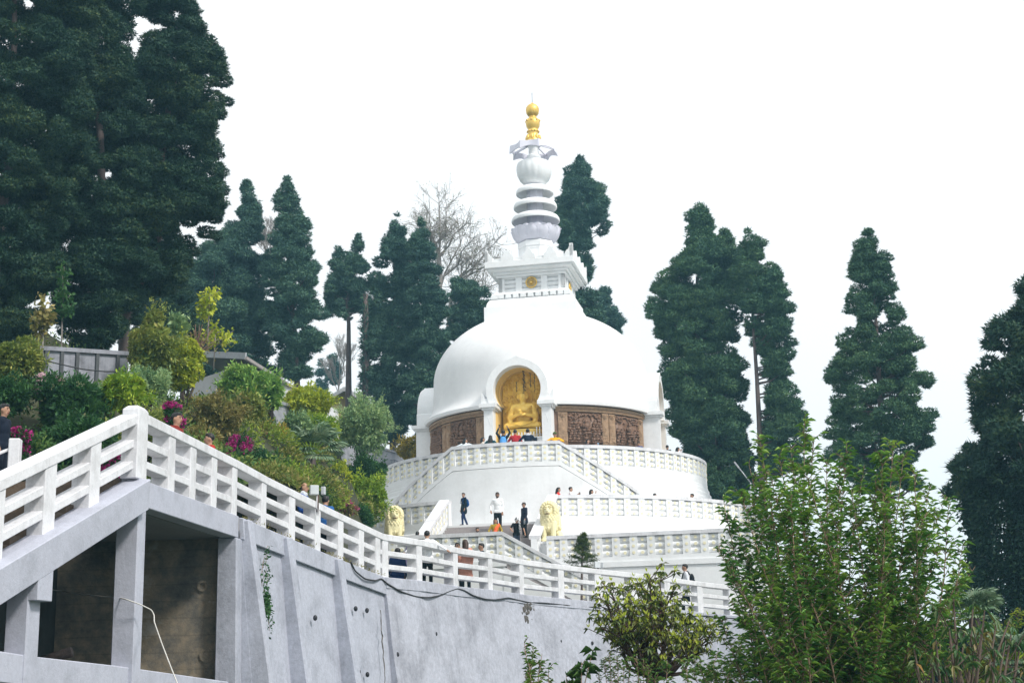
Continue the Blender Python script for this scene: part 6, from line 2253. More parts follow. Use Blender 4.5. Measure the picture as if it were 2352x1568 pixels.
# dark hanging garlands
gl = empty('garland', S(.15, 6.0, 15.1), STH, 'dark dried garlands hanging before the golden backdrop', 'garland')
mb = MB()
rr = random.Random(9)
for x, L_, w_ in ((.10, 1.15, .06), (.16, 1.0, .05), (-.25, .5, .025), (.46, .75, .03), (.66, .9, .03)):
    top = -.12 - abs(x)*.35 - (.5 if x < -.2 else 0)
    pts = [Vector((x + rr.gauss(0, .02), 0, top - L_*i/8)) for i in range(9)]
    mb.tube(pts, .012, 4)
    for k in range(int(22*L_)):
        p = Vector((x + rr.gauss(0, w_*.5), rr.gauss(0, .02), top - rr.uniform(0, L_)))
        d = Vector((rr.gauss(0, .5), rr.gauss(0, .3), -1)).normalized()*.05
        mb.tube([p - d, p, p + d], [.004, .013, .003], 4)
mb.build('strands', [plain('dried_garland', (.07, .05, .03), .9)], gl)

# ---------------------------------------------------------------- lions
def lion(label, px, py, v, yaw):
    Y = 60.5
    for _ in range(20):
        p = at(px, py, Y)
        loc = SM.inverted() @ p
        Y += (-loc.y - v)*.98*1.0
    p = at(px, py, Y)
    H = 1.62
    b = Vector((p.x, p.y, p.z - H))
    root = empty('lion_statue', b, yaw, label, 'statue', 'cream lion statues')
    mb = MB()
    mb.ball((0, .42, .42), (.38, .48, .42), 14, 8)          # haunches
    for s in (-1, 1):
        mb.ball((s*.34, .30, .26), (.17, .32, .26), 10, 7)
        rc(mb, (s*.34, .10, .08), (s*.34, -.12, .06), .1, .09)
        rc(mb, (s*.19, -.22, .80), (s*.20, -.30, .40), .17, .12)
        rc(mb, (s*.20, -.30, .40), (s*.20, -.30, .10), .12, .10)
        mb.ball((s*.20, -.40, .07), (.12, .17, .08), 9, 6)
    rc(mb, (0, .25, .55), (0, -.12, .85), .36, .33)
    mb.ball((0, -.18, .75), (.30, .25, .34), 12, 8)
    rc(mb, (0, -.05, 1.05), (0, -.15, 1.25), .30, .26)
    mb.ball((0, -.20, 1.33), (.235, .25, .27), 14, 9)       # skull
    mb.ball((0, -.40, 1.24), (.135, .13, .125), 10, 7)      # muzzle
    mb.ball((0, -.40, 1.10), (.10, .10, .06), 10, 6)       # jaw
    rc(mb, (0, -.36, 1.45), (0, -.50, 1.30), .06, .055)     # nose bridge
    kp = MB()
    for s in (-1, 1):
        kp.ball((s*.11, -.42, 1.40), (.05, .03, .032), 8, 5)
        kp.tube([(s*.03, -.43, 1.46), (s*.1, -.43, 1.49), (s*.19, -.36, 1.45)], [.02, .03, .015], 6)
        kp.ball((s*.24, -.10, 1.50), (.06, .05, .08), 8, 5)
    kp.ball((0, -.53, 1.285), (.06, .035, .035), 8, 5)
    kp.tube([(-.11, -.47, 1.155), (0, -.525, 1.175), (.11, -.47, 1.155)], .016, 5, 1)
    kp.ball((0, -.49, 1.155), (.075, .03, .022), 8, 5, 1)
    fuse('body', mb, .03, [CREAM, plain('lion_mouth', (.25, .16, .08), .7)], root, 2, kp)
    mn = MB()
    rr = random.Random(2)
    # rows of curls round the face, then overlapping locks down the chest
    for ring, (r0, yy, nn, sz) in enumerate(((.28, -.28, 17, .075), (.33, -.16, 18, .085), (.34, -.02, 18, .09), (.28, .10, 14, .1), (.16, .16, 8, .11))):
        for k in range(nn):
            a = 2*PI*k/nn + ring*.2
            z = 1.32 + (r0*1.05)*math.sin(a)
            x = r0*math.cos(a)
            if z < 1.02 and ring < 1:
                continue
            mn.ball((x, yy, z), (sz, sz, sz*1.15), 8, 5)
    for row in range(7):
        z = 1.10 - .085*row
        hw = .34 - .01*row*(1 if row > 2 else 0)
        n = 9
        for k in range(n):
            t = -1 + 2*(k + .5*(row % 2))/(n - 1)
            if abs(t) > 1.05: continue
            x = hw*math.sin(t*PI/2*.95)
            y = -.30 + .36*(1 - math.cos(t*PI/2*.95)) - .03*math.sin(row)
            mn.tube([(x*.97, y + .04, z + .07), (x, y - .07, z), (x*1.03, y - .06, z - .08), (x*1.05, y + .0, z - .13)], [.05, .075, .06, .015], 7)
    for row in range(5):
        z = 1.15 - .12*row
        for s in (-1, 1):
            for j in range(3):
                mn.ball((s*(.33 + .02*row*.4), .02 + .13*j, z - .03*j), (.09, .10, .11), 8, 5)
    mn.build('mane', [CREAM], root, smooth=True)
    ht = b.z - Z_BASE
    mb = MB().box((0, .12, -ht/2 - .02), (1.0, 1.5, max(.1, ht - .04))); mb.box((0, .12, -.05), (1.1, 1.6, .1))
    mb.build('pedestal', [WHITE], root, bevel=.012)
lion('full-length cream lion statue sitting at the foot of the curved lower balustrade', 1262, 1157, 14.55, R(-14))
lion('cream lion statue half hidden by the railing on the shaded side', 906, 1168, 13.2, R(8))

# ---------------------------------------------------------------- people
_mc = {}
def cloth(h, rough=.85):
    if h not in _mc:
        c = srgb(h)
        _mc[h] = plain('cloth_' + h, c, rough, 0, .18, 14, .2, .1)
    return _mc[h]
SKIN = plain('skin', (.42, .24, .16), .55, 0, .06, 10)
SKIN2 = plain('skin_dark', (.28, .15, .10), .55, 0, .06, 10)
HAIR = plain('black_hair', (.012, .010, .010), .5, 0, .3, 30, .4)
HAIRB = plain('brown_hair', (.05, .025, .018), .5, 0, .3, 30, .4)
EYE = plain('dark_eye', (.02, .015, .012), .3)
LIP = plain('lips', (.30, .10, .09), .5)

def person(label, pos, height, facing, top='202833', bottom='1b2230', shoes='181818', hair='short', hairm=None, skin=None, sleeve='long', lean=0, yaw=0, arms=None, legs='stand', hem=.0, collar=None, extra=None, glasses=False, beard=False, sit=0, group='visitors', hips=None):
    """pos = point under the feet; facing 0 looks at the viewer, 90 to the photo's right, 180 away"""
    k = height/1.72
    skin = skin or SKIN
    hairm = hairm or HAIR
    hip = Vector((0, 0, .92))
    lg = {}
    for s in (-1, 1):
        hp = hip + Vector((s*.085, 0, -.02))
        if legs == 'walk':
            f = s
            kn, an = hp + Vector((0, -.10*f - .04, -.42)), hp + Vector((0, -.18*f + .05, -.83))
        elif legs == 'sit':
            hp = Vector((s*.09, 0, .48)); kn = hp + Vector((s*.05, -.42, .02)); an = kn + Vector((0, -.02, -.42))
        elif legs == 'squat':
            hp = Vector((s*.09, .08, .26)); kn = hp + Vector((s*.12, -.34, .20)); an = Vector((s*.14, -.10, .08))
        else:
            kn, an = hp + Vector((s*.015, -.02, -.42)), hp + Vector((s*.025, .01, -.83))
        lg[s] = (hp, kn, an)
    if legs == 'sit': hip = Vector((0, 0, .50))
    if legs == 'squat': hip = Vector((0, .08, .30))
    th = R(lean)
    def tor(x, y, z):
        """torso point: z above the hip, leaning forward (towards -Y)"""
        return hip + Vector((x, y*math.cos(th) - z*math.sin(th), z*math.cos(th) + y*math.sin(th)*.3))
    sh = {s: tor(s*.175, 0, .50) for s in (-1, 1)}
    neck, head = tor(0, .0, .57), tor(0, -.015, .69)
    arms = arms or {}
    ar = {}
    for s, key in ((-1, 'R'), (1, 'L')):
        e, h = arms.get(key, ((s*.045, .02, -.28), (s*.035, -.06, -.53)))
        ar[s] = (sh[s], sh[s] + Vector(e), sh[s] + Vector(h))
    b = MB()
    def torso(m, g):
        rc(m, tor(-.07, 0, 0), tor(.07, 0, 0), .115 + g, .115 + g)
        m.ball(tor(0, 0, .16), (.145 + g, .105 + g, .17 + g), 12, 7)
        m.ball(tor(0, .005, .34), (.165 + g, .115 + g, .19 + g), 12, 7)
        rc(m, tor(-.12, 0, .47), tor(.12, 0, .47), .075 + g, .075 + g)
    torso(b, 0)
    rc(b, tor(0, .005, .48), head - (head - neck)*.3, .062, .054)
    hm = Matrix.Rotation(R(yaw), 3, 'Z')
    def hd(x, y, z):
        return head + hm @ Vector((x, y, z))
    hb_ = MB()
    b.ball(head + Vector((0, 0, .02)), (.082, .088, .108), 12, 8, 0, hm)
    b.ball(hd(0, -.022, -.055), (.06, .062, .06), 10, 6, 0, hm)
    rc(b, hd(0, -.088, .02), hd(0, -.104, -.018), .014, .018, 6)
    for s in (-1, 1):
        b.ball(hd(s*.083, .008, 0), (.016, .026, .034), 6, 5, 0, hm)
        hp, kn, an = lg[s]
        rc(b, hp, kn, .085, .058); rc(b, kn, an, .056, .04)
        rc(b, an - Vector((0, -.02, .03)), an - Vector((0, .13, .045)), .04, .035)
        a, e, h = ar[s]
        rc(b, a, e, .052, .042); rc(b, e, h, .042, .03)
        d = (h - e).normalized()
        b.ball(h + d*.045, (.036, .036, .036), 8, 5)
        b.ball(h + d*.07, (.034, .03, .034), 8, 5)
    kp = MB()
    for s in (-1, 1):
        a, e, h = ar[s]
        d = (h - e).normalized()
        sd = d.cross(UPV)
        sd = sd.normalized() if sd.length > .1 else Vector((0, 1, 0))
        nn = sd.cross(d)
        root_ = h + d*.08
        for i, L_ in enumerate((.068, .078, .073, .056)):
            o_ = sd*((i - 1.5)*.018)
            p0 = root_ + o_; p1 = p0 + d*L_*.55 + nn*.004*i; p2 = p1 + (d*.75 - nn*.6)*L_*.5
            kp.tube([p0, p1, p2], [.0095, .009, .007], 6)
        p0 = h + d*.04 + sd*.028
        kp.tube([p0, p0 + sd*.025 + d*.025, p0 + sd*.03 + d*.055], [.011, .010, .008], 6)
        kp.ball(hd(s*.032, -.082, .022), (.013, .008, .008), 6, 4, 1)
        kp.tube([hd(s*.015, -.090, .044), hd(s*.035, -.090, .048), hd(s*.055, -.078, .042)], .006, 4, 1)
    kp.tube([hd(-.025, -.082, -.052), hd(0, -.088, -.053), hd(.025, -.082, -.052)], .008, 5, 2)
    def XF(m):
        m.v = [(Vector(v)*k) for v in m.v]
        return m
    body = fuse('person', XF(b), .021*k, [skin, EYE, LIP], None, 1, XF(kp))
    body.location = pos
    body.rotation_euler = (0, 0, R(facing))
    tag(body, label, 'person', group)
    # shirt or jacket
    m = MB(); torso(m, .012)
    if hem:
        for zz in np.linspace(0, -hem, 4):
            rc(m, tor(-.07, 0, zz), tor(.07, 0, zz), .135 - zz*.12, .135 - zz*.12)
    for s in (-1, 1):
        a, e, h = ar[s]
        if sleeve == 'long':
            rc(m, a, e, .062, .050); rc(m, e, e.lerp(h, .92), .050, .038)
        elif sleeve == 'short':
            rc(m, a, a.lerp(e, .75), .070, .060)
    rc(m, tor(0, .01, .48), tor(0, .0, .55), .078, .066)
    fuse('shirt', XF(m), .022*k, [cloth(top)], body, 1)
    m = MB()
    rc(m, tor(-.07, 0, -.02), tor(.07, 0, -.02), .12, .12)
    for s in (-1, 1):
        hp, kn, an = lg[s]
        rc(m, hp, kn, .096, .068); rc(m, kn, an + Vector((0, 0, .02)), .068, .054)
    fuse('trousers', XF(m), .024*k, [cloth(bottom)], body, 1)
    for s in (-1, 1):
        an = lg[s][2]
        m = MB()
        rc(m, an - Vector((0, -.03, .035)), an - Vector((0, .14, .05)), .05, .042)
        fuse('shoe', XF(m), .02*k, [cloth(shoes)], body, 0)
    m = MB()
    if hair != 'bald':
        m.ball(hd(0, .022, .045), (.092, .092, .095), 12, 8, 0, hm)
        m.ball(hd(0, -.03, .095), (.078, .06, .04), 10, 6, 0, hm)
        if hair == 'long':
            for s in (-1, 1):
                rc(m, hd(s*.07, .03, .02), hd(s*.075, .055, -.15), .04, .035)
            rc(m, hd(0, .06, .02), hd(0, .10, -.16), .085, .085)
            rc(m, hd(0, .10, -.16), hd(0, .115, -.36), .085, .05)
        elif hair == 'bob':
            rc(m, hd(0, .05, .02), hd(0, .07, -.12), .088, .08)
        elif hair == 'bun':
            m.ball(hd(0, .105, .03), .045, 8, 6)
        elif hair == 'veil':
            rc(m, hd(0, .03, .03), hd(0, .06, -.14), .098, .12)
            rc(m, hd(0, .06, -.14), hd(0, .10, -.30), .14, .13)
        fuse('hair', XF(m), .018*k, [hairm], body, 1)
    else:
        for s in (-1, 1):
            rc(m, hd(s*.075, .03, .01), hd(s*.06, .07, -.01), .022, .022)
        rc(m, hd(-.06, .07, -.01), hd(.06, .07, -.01), .03, .03)
        fuse('hair', XF(m), .015*k, [hairm], body, 0)
    if beard:
        m = MB(); m.ball(hd(0, -.045, -.075), (.055, .05, .04), 10, 6, 0, hm); m.ball(hd(0, -.03, -.05), (.072, .05, .045), 10, 6, 0, hm)
        fuse('beard', XF(m), .014*k, [hairm], body, 0)
    if glasses:
        m = MB()
        for s in (-1, 1):
            m.ball(hd(s*.036, -.098, .022), (.03, .008, .022), 8, 5, 0, hm)
            m.tube([hd(s*.06, -.094, .026), hd(s*.088, .0, .026)], .005, 4)
        m.tube([hd(-.02, -.1, .026), hd(.02, -.1, .026)], .006, 4)
        XF(m).build('glasses', [DARK], body, smooth=True)
    if collar:
        m = MB(); rc(m, tor(-.03, 0, .555), tor(.03, 0, .555), .085, .085); fuse('collar', XF(m), .02*k, [cloth(collar)], body, 0)
    frame_ = dict(body=body, k=k, tor=tor, hd=hd, ar=ar, sh=sh, XF=XF)
    if extra:
        extra(frame_)
    return frame_

def hat(col_):
    def f(fr):
        m = MB(); m.ball(fr['hd'](0, .005, .065), (.10, .105, .085), 12, 8); m.tube([fr['hd'](.098*math.cos(t), .005 + .1*math.sin(t), .045) for t in np.linspace(0, 2*PI, 17)], .018, 6)
        fr['XF'](m).build('hat', [cloth(col_)], fr['body'], smooth=True)
    return f
def sash(col_):
    def f(fr):
        m = MB()
        t = fr['tor']
        m.tube([t(.17, .08, .30), t(.15, -.06, .52), t(.06, -.17, .36), t(.0, -.19, .16), t(-.02, -.26, .0), t(-.03, -.40, -.06), t(-.02, -.52, -.2), t(-.02, -.54, -.42)], [.04, .075, .085, .085, .085, .085, .085, .08], 8)
        fr['XF'](m).build('sash', [cloth(col_)], fr['body'], smooth=True)
    return f
def head_scarf(fr):
    m = MB()
    hd, t = fr['hd'], fr['tor']
    m.ball(hd(0, .01, .035), (.115, .12, .125), 12, 8)
    m.tube([hd(.09, -.05, .0), hd(.11, -.08, -.12), t(.13, -.16, .35), t(.14, -.2, .12)], [.03, .045, .05, .045], 7)
    mat_, nt, b_ = base_mat('checked_scarf', (.7, .7, .7), .9)
    ck = nt.nodes.new('ShaderNodeTexChecker'); ck.inputs['Scale'].default_value = 22
    ck.inputs['Color1'].default_value = (.75, .75, .75, 1); ck.inputs['Color2'].default_value = (.03, .03, .03, 1)
    nt.links.new(coords(nt), ck.inputs['Vector']); nt.links.new(ck.outputs['Color'], b_.inputs['Base Color'])
    fr['XF'](m).build('head_scarf', [mat_], fr['body'], smooth=True)

def world_of(fr, v):
    b = fr['body']
    return Vector(b.location) + Matrix.Rotation(b.rotation_euler[2], 3, 'Z') @ (Vector(v)*fr['k'])
def bag(fr, label, col_, w=.15, h=.22, z=.28, d=.09):
    c = world_of(fr, fr['tor'](0, .20, z))
    root = empty('backpack', c, fr['body'].rotation_euler[2], label, 'backpack')
    k = fr['k']
    m = MB(); m.ball((0, 0, 0), (w*k, d*k, h*k), 12, 8); m.ball((0, d*.5*k, -h*.3*k), (w*.75*k, d*.8*k, h*.5*k), 10, 6)
    m.build('bag', [cloth(col_)], root, smooth=True)
    for s in (-1, 1):
        m = MB(); m.tube([Vector((s*.09*k, -.06*k, h*.8*k)), Vector((s*.12*k, -.14*k, .30*k)), Vector((s*.13*k, -.28*k, .24*k)), Vector((s*.13*k, -.34*k, .02*k)), Vector((s*.13*k, -.12*k, -.18*k))], .016*k, 5)
        m.build('strap', [cloth(col_)], root, smooth=True)
def phone(fr, s, label, col_='15181c', size=(.075, .012, .15), rz=0):
    a, e, h = fr['ar'][s]
    c = world_of(fr, h + (h - e).normalized()*.11)
    m = MB().box((0, 0, 0), size); m.box((0, -.0075, 0), (size[0]*.88, .004, size[2]*.88), 0, 1)
    o_ = m.build('phone', [cloth(col_), DARK], None)
    o_.location = c; o_.rotation_euler = (0, 0, fr['body'].rotation_euler[2] + rz)
    tag(o_, label, 'phone')
def bottle(fr, s, label):
    a, e, h = fr['ar'][s]
    c = world_of(fr, h + (h - e).normalized()*.10)
    m = MB().lathe([(0, -.17), (.034, -.165), (.036, -.03), (.03, .01), (.014, .04), (.014, .07), (0, .072)], 14)
    mt, nt, b_ = base_mat('clear_plastic', (.75, .82, .88), .15)
    b_.inputs['Transmission Weight'].default_value = .7
    o_ = m.build('bottle', [mt], None, smooth=True)
    o_.location = c
    tag(o_, label, 'bottle')

def ring_pos(px, r_, z, a_lo=-80, a_hi=95):
    lo, hi = a_lo, a_hi
    for _ in range(50):
        mdl = (lo + hi)/2
        if proj(SA(mdl, r_, z))[0] < px: lo = mdl
        else: hi = mdl
    return SA(lo, r_, z)
def fit(p, py, floor):
    """body height that brings the crown of the head to photo row py"""
    zt_ = at(proj(p)[0], py, p.y).z
    return (zt_ - floor)
LOG = []
def on_ring(label, px, py, r_, floor, facing, **kw):
    p = ring_pos(px, r_, floor + 1)
    h = fit(Vector((p.x, p.y, floor + 1.5)), py, floor)
    LOG.append((label[:30], round(h, 2)))
    h = min(1.88, max(1.48, h))
    return person(label, Vector((p.x, p.y, floor)), h, facing, **kw)
def on_uv(label, px, py, v, floor, facing, h=None, **kw):
    Y = 62.0
    for _ in range(25):
        p = at_z(px, Y, floor + 1.2)
        loc = SM.inverted() @ p
        Y += (-loc.y - v)*.95
    hh = h or fit(Vector((p.x, p.y, floor + 1.5)), py, floor)
    LOG.append((label[:30], round(hh, 2)))
    return person(label, Vector((p.x, p.y, floor)), min(1.9, max(1.45, hh)), facing, **kw)
def on_path(label, px, py, back, facing, h=None, **kw):
    q, t = on_line(LINE, px)
    # step back from the railing, keeping the photo column
    Y = q.y + back
    fl = None
    for _ in range(3):
        p = at_z(px, Y, q.z + 1)
        bd = 1e9
        for a, b in zip(LINE, LINE[1:]):
            ab = (b - a).xy
            f = max(0, min(1, (p.xy - a.xy).dot(ab)/ab.dot(ab)))
            c_ = a.lerp(b, f)
            if (p.xy - c_.xy).length < bd:
                bd, fl = (p.xy - c_.xy).length, c_.z - .15
    hh = h or fit(Vector((p.x, p.y, fl + 1.5)), py, fl)
    LOG.append((label[:30], round(hh, 2)))
    return person(label, Vector((p.x, p.y, fl)), min(1.9, max(1.45, hh)), facing, **kw)

SIDE = {'R': ((-.26, .0, -.10), (-.52, -.02, -.14)), 'L': ((.26, .0, -.10), (.52, -.02, -.14))}
UPARMS = {'R': ((-.12, -.10, .20), (-.03, -.14, .42)), 'L': ((.12, -.10, .20), (.03, -.14, .42))}
# upper terrace
on_ring('woman in pale blue sleeves with black hair, arms spread along the upper rail', 1069, 1006.7, 9.3, Z_UP, 175, top='dfe8f0', hair='long', arms=SIDE, yaw=-70, lean=4)
on_ring('small person with black hair and cream top between two women at the upper rail', 1107, 1004.5, 9.25, Z_UP, 100, top='d8cfc4', hair='bob', lean=4)
on_ring('woman with long black hair and teal dress at the upper rail', 1127, 1000, 9.25, Z_UP, 170, top='0f4a55', hair='veil', arms={'R': ((-.2, -.02, -.2), (-.2, -.2, -.35)), 'L': ((.2, -.02, -.2), (.2, -.2, -.35))})
f4 = on_ring('person lifting both arms to photograph the golden statue', 1156.5, 988, 9.25, Z_UP, 178, top='14202c', arms=UPARMS, skin=SKIN2)
bag(f4, 'light blue backpack on the person with lifted arms', '5a9ad8')
phone(f4, 1, 'dark phone held high before the golden statue')
on_ring('man in a red shirt seen from behind at the upper rail', 1184, 987, 9.25, Z_UP, 170, top='b03038', arms={'L': ((.16, -.05, -.22), (.30, -.2, -.34)), 'R': ((-.12, .0, -.26), (-.26, -.14, -.36))})
on_ring('man in a navy jacket with pale collar seen from behind at the upper rail', 1213, 985.4, 9.25, Z_UP, 182, top='172236', collar='c8ccd4', arms={'L': ((.2, .0, -.22), (.22, -.18, -.34)), 'R': ((-.2, .0, -.22), (-.22, -.18, -.34))})
on_ring('person in a yellow jacket and green beanie facing out over the rail', 1275, 993.5, 9.3, Z_UP, 0, top='f0b020', extra=hat('4a5a28'), glasses=True, arms={'R': ((-.24, -.04, -.14), (-.06, -.26, -.12)), 'L': ((.24, -.04, -.14), (.06, -.26, -.12))}, lean=8)
f8 = on_ring('dark-haired woman holding up a phone beside the carved panel', 1350, 1010.6, 8.25, Z_UP, 80, top='6a5a5c', hair='bob', arms={'L': ((.02, -.2, -.14), (.02, -.46, -.02)), 'R': ((-.02, -.18, -.16), (.0, -.44, -.04))})
phone(f8, 1, 'pale blue phone held out by the dark-haired woman at the carved panel', '8ab0d0', rz=R(90))
on_ring('man in dark glasses and blue shirt beside the end of the carved panels', 1468, 1017.7, 8.25, Z_UP, -15, top='1f3f7a', glasses=True)
on_ring('dark-haired man in black at the far curve of the upper balustrade', 1533.5, 1031.5, 8.25, Z_UP, 150, top='1a2028')
on_ring('woman in a pale pink top at the far curve of the upper balustrade', 1557.7, 1028.7, 8.25, Z_UP, 95, top='e0c8c4', hair='long', arms={'L': ((.0, -.18, -.16), (-.06, -.2, .08))})
# lower terrace
on_ring('woman with long hair in a red top above the full-length lion', 1283, 1119.5, 10.9, Z_LOW, 80, top='d84038', hair='long')
f13 = on_ring('man in a white T-shirt looking at his phone above the lower balustrade', 1311, 1118.5, 10.9, Z_LOW, 85, top='eceff2', sleeve='short', arms={'L': ((.02, -.12, -.22), (.02, -.34, -.08)), 'R': ((-.02, -.12, -.22), (.0, -.34, -.1))})
phone(f13, 1, 'phone in the hands of the man in the white T-shirt', rz=R(90))
on_ring('woman in white raising a hand to her face above the lower balustrade', 1358.8, 1126.7, 10.7, Z_LOW, 90, top='e8ecf0', hair='bob', arms={'L': ((.02, -.2, -.12), (.0, -.24, .12))})
on_ring('person of whom only dark hair shows above the lower balustrade', 1504.4, 1139.5, 9.9, Z_LOW, 100, top='2a2e36')
on_ring('man in a dark shirt in profile at the base of the upper terrace', 1591.6, 1133.8, 9.9, Z_LOW, -80, top='1c2430')
on_ring('person half hidden where the lower balustrade meets the leafy shrub', 1691.6, 1166, 10.6, Z_LOW, -60, top='6a4038')
on_ring('person in orange behind the shaded end of the lower balustrade', 841, 1173.6, 10.9, Z_LOW, 80, top='a85a30', skin=SKIN2)
# central stairs
def step_z(v):
    kk = int((v - V0)/((V1 - V0)/14))
    return Z_LOW - (Z_LOW - Z_BASE)*(kk + 1)/15
f19 = on_uv('woman in dark clothes looking back at the top of the steps', 1065, 1132, 11.0, Z_LOW, -60, top='16222c', bottom='1c2c50', hair='bun', legs='walk', hem=.18, yaw=30)
bag(f19, 'dark blue backpack on the woman at the top of the steps', '1c4a80')
f20 = on_uv('man in a white shirt and dark trousers coming down the steps', 1143, 1131, 12.6, step_z(12.6), -5, top='eef1f6', bottom='141a22', shoes='a03a2c', glasses=True, beard=True, arms={'R': ((-.14, .04, -.26), (-.10, -.08, -.46))})
f21 = on_uv('man in a navy jacket and dark glasses carrying a bottle down the steps', 1204, 1154, 13.1, step_z(13.1), -55, top='252c3e', bottom='12161e', glasses=True, hem=.12, arms={'L': ((.08, -.04, -.27), (.08, -.14, -.50))})
bottle(f21, 1, 'clear plastic bottle carried by the man in the navy jacket')
on_uv('woman in an olive dress with orange shawl sitting on the steps', 1138, 1184, 13.3, step_z(13.5) - .22, -8, h=1.66, top='a8923c', bottom='b09840', hair='long', legs='sit', extra=sash('f06a3a'), arms={'R': ((-.14, -.02, -.24), (-.08, -.26, -.36)), 'L': ((.12, -.02, -.26), (.06, -.26, -.36))})
on_uv('person in a black T-shirt with a checked head scarf on the steps', 1185.6, 1189, 14.8, step_z(14.8), 10, top='14161a', bottom='2c3444', sleeve='short', lean=18, extra=head_scarf, skin=SKIN, arms={'R': ((-.16, -.08, -.22), (-.12, -.30, -.34)), 'L': ((.16, -.06, -.24), (.20, -.16, -.46))})
on_uv('bearded man whose head shows above the landing balustrade', 1096.8, 1211.7, 16.9, Z_BASE, 0, top='3a4450', beard=True)
on_uv('person whose dark hair just shows above the landing rail', 959, 1230, 16.9, Z_BASE, 160, top='30343c', hair='bob')
# path in front of the dome
on_path('man in a blue jacket crouching behind the railing corner', 912, 1265, 1.3, 175, h=1.66, top='1d3260', bottom='1b3a74', legs='squat', lean=14)
on_path('person in a lilac shirt and jeans beside the crouching man', 938, 1237, 2.5, 100, top='a79ac8', bottom='2c4f86')
on_path('man in a white shirt leaning back with both arms on the railing', 981, 1219.5, .75, 178, top='eef1f8', bottom='0e1116', arms={'R': ((-.24, .14, -.16), (-.44, .2, -.30)), 'L': ((.24, .14, -.16), (.48, .2, -.34))})
on_path('man with glasses talking to the woman in the pink coat', 1051, 1247, 2.3, -10, top='2b3038', bottom='1a2028', glasses=True)
on_path('woman with long brown hair in a dusty pink coat on the path', 1069, 1239.6, 1.0, 195, top='c08a78', bottom='20242e', shoes='c0b0a8', hair='long', hairm=HAIRB, hem=.34)
f31 = on_path('man in a dark jacket pointing a thin stick on the path', 1107, 1248, 1.8, -75, top='1f2734', bottom='141a26', arms={'R': ((-.02, -.2, -.08), (-.04, -.44, .06))})
a_, e_, h_ = f31['ar'][-1]
w0 = world_of(f31, h_)
sm_ = MB().tube([w0, w0 + Vector((-.62, -.1, .03))], .016, 6).build('stick', [DARK], None)
tag(sm_, 'thin dark stick held out by the man in the dark jacket', 'stick')
f32 = on_path('man in a pale shirt walking alone along the far end of the path', 1576, 1290.7, .9, -92, top='d6d8de', bottom='11141a', legs='walk', arms={'R': ((-.02, -.04, -.28), (-.02, -.2, -.42)), 'L': ((.02, .06, -.28), (.02, .0, -.54))})
bag(f32, 'black backpack on the man walking alone', '14161c')
# path beyond the corner post
on_path('dark-haired man looking down beside the corner post', 403, 949.5, 1.0, 75, top='7a2a24', bottom='1c2430')
on_path('man in a red shirt with a moustache on the falling path', 481, 997, .9, -60, top='a83028', bottom='20304a', yaw=-15)
on_path('balding man with white collar and blue jacket on the path', 697, 1110, 1.2, 80, top='1f4a94', bottom='1a2028', hair='bald', collar='e8ecf4')
on_path('person in a blue hooded jacket walking behind the balding man', 741, 1136, 1.4, 165, top='2a5f9c', bottom='18202c', lean=14)
p_ = at_z(4, 24.6, 4.2)
person('man in navy at the picture edge above the brown steps', Vector((p_.x, p_.y, 3.32)), 1.62, 80, top='141c2c')
for l_ in LOG: print(l_)
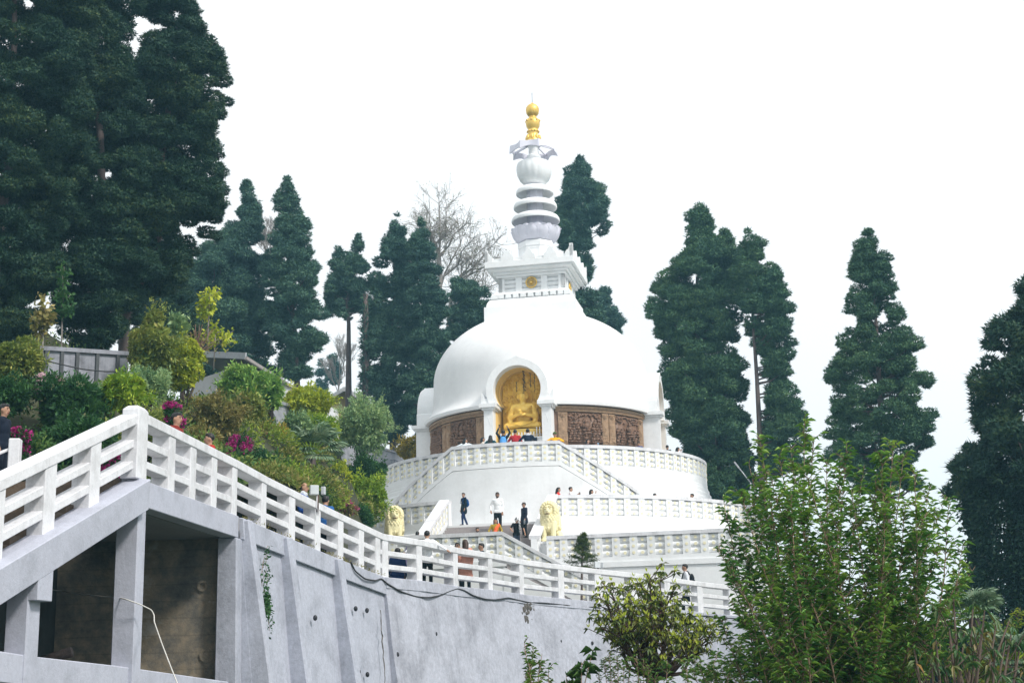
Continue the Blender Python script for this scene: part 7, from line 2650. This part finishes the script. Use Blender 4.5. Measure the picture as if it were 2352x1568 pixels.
# ================================================================ light, sky, camera
w = bpy.data.worlds.new('World')
scene.world = w
w.use_nodes = True
nt = w.node_tree
bg = nt.nodes['Background']
SUN_EL, SUN_AZ = 44, 50       # azimuth measured from straight towards the viewer (-Y) to +X
sx_ = math.sin(R(SUN_AZ)); sy_ = -math.cos(R(SUN_AZ))
sky = nt.nodes.new('ShaderNodeTexSky')
sky.sky_type = 'NISHITA'
sky.sun_disc = False
sky.sun_elevation = R(SUN_EL)
sky.sun_rotation = math.atan2(sx_, sy_)
sky.dust_density = 4
sky.air_density = 1
tc = nt.nodes.new('ShaderNodeTexCoord')
nz = noise(nt, tc.outputs['Generated'], 2.2, 4, .5)
rp = ramp(nt, [(.35, (6.5, 6.7, 6.85)), (.65, (6.9, 7.05, 7.1))])
nt.links.new(nz, rp.inputs[0])
c = mixc(nt, .97, sky.outputs[0], rp.outputs[0])
nt.links.new(c, bg.inputs['Color'])
bg.inputs['Strength'].default_value = .1

sl = bpy.data.lights.new('sun', 'SUN')
sl.energy = 1.8
sl.angle = R(9)
sl.color = (1, .96, .90)
so = bpy.data.objects.new('sun', sl)
COL.objects.link(so)
dirv = Vector((sx_*math.cos(R(SUN_EL)), sy_*math.cos(R(SUN_EL)), math.sin(R(SUN_EL))))
so.rotation_euler = dirv.to_track_quat('Z', 'Y').to_euler()
so.location = (60, -60, 80)

cd = bpy.data.cameras.new('camera')
cd.sensor_width = 36
cd.lens = 36*FPX/2352
cd.clip_end = 5000
cd.clip_start = .1
co = bpy.data.objects.new('camera', cd)
COL.objects.link(co)
co.matrix_world = CAM.to_4x4()
scene.camera = co
vs_ = scene.view_settings
vs_.view_transform = 'Standard'
vs_.look = 'None'
vs_.exposure = .82
vs_.gamma = 1
scene.cycles.use_denoising = True
scene.cycles.max_bounces = 6
scene.cycles.diffuse_bounces = 3
scene.cycles.glossy_bounces = 2
scene.cycles.transmission_bounces = 3
scene.cycles.volume_bounces = 0
scene.cycles.caustics_reflective = False
scene.cycles.caustics_refractive = False

# thin mountain air
hz = MB()
hz.hexa([(-310, -70, -8), (310, -70, -8), (310, 430, -8), (-310, 430, -8), (-310, -70, 48), (310, -70, 48), (310, 430, 48), (-310, 430, 48)])
hm_ = bpy.data.materials.new('thin_haze')
hm_.use_nodes = True
nt = hm_.node_tree
nt.nodes.remove(nt.nodes['Principled BSDF'])
pv = nt.nodes.new('ShaderNodeVolumePrincipled')
pv.inputs['Color'].default_value = (.36, .76, 1.0, 1)
pv.inputs['Density'].default_value = .0009
pv.inputs['Anisotropy'].default_value = .2
nt.links.new(pv.outputs[0], nt.nodes['Material Output'].inputs['Volume'])
tag(hz.build('haze', [hm_], None), kind='stuff')
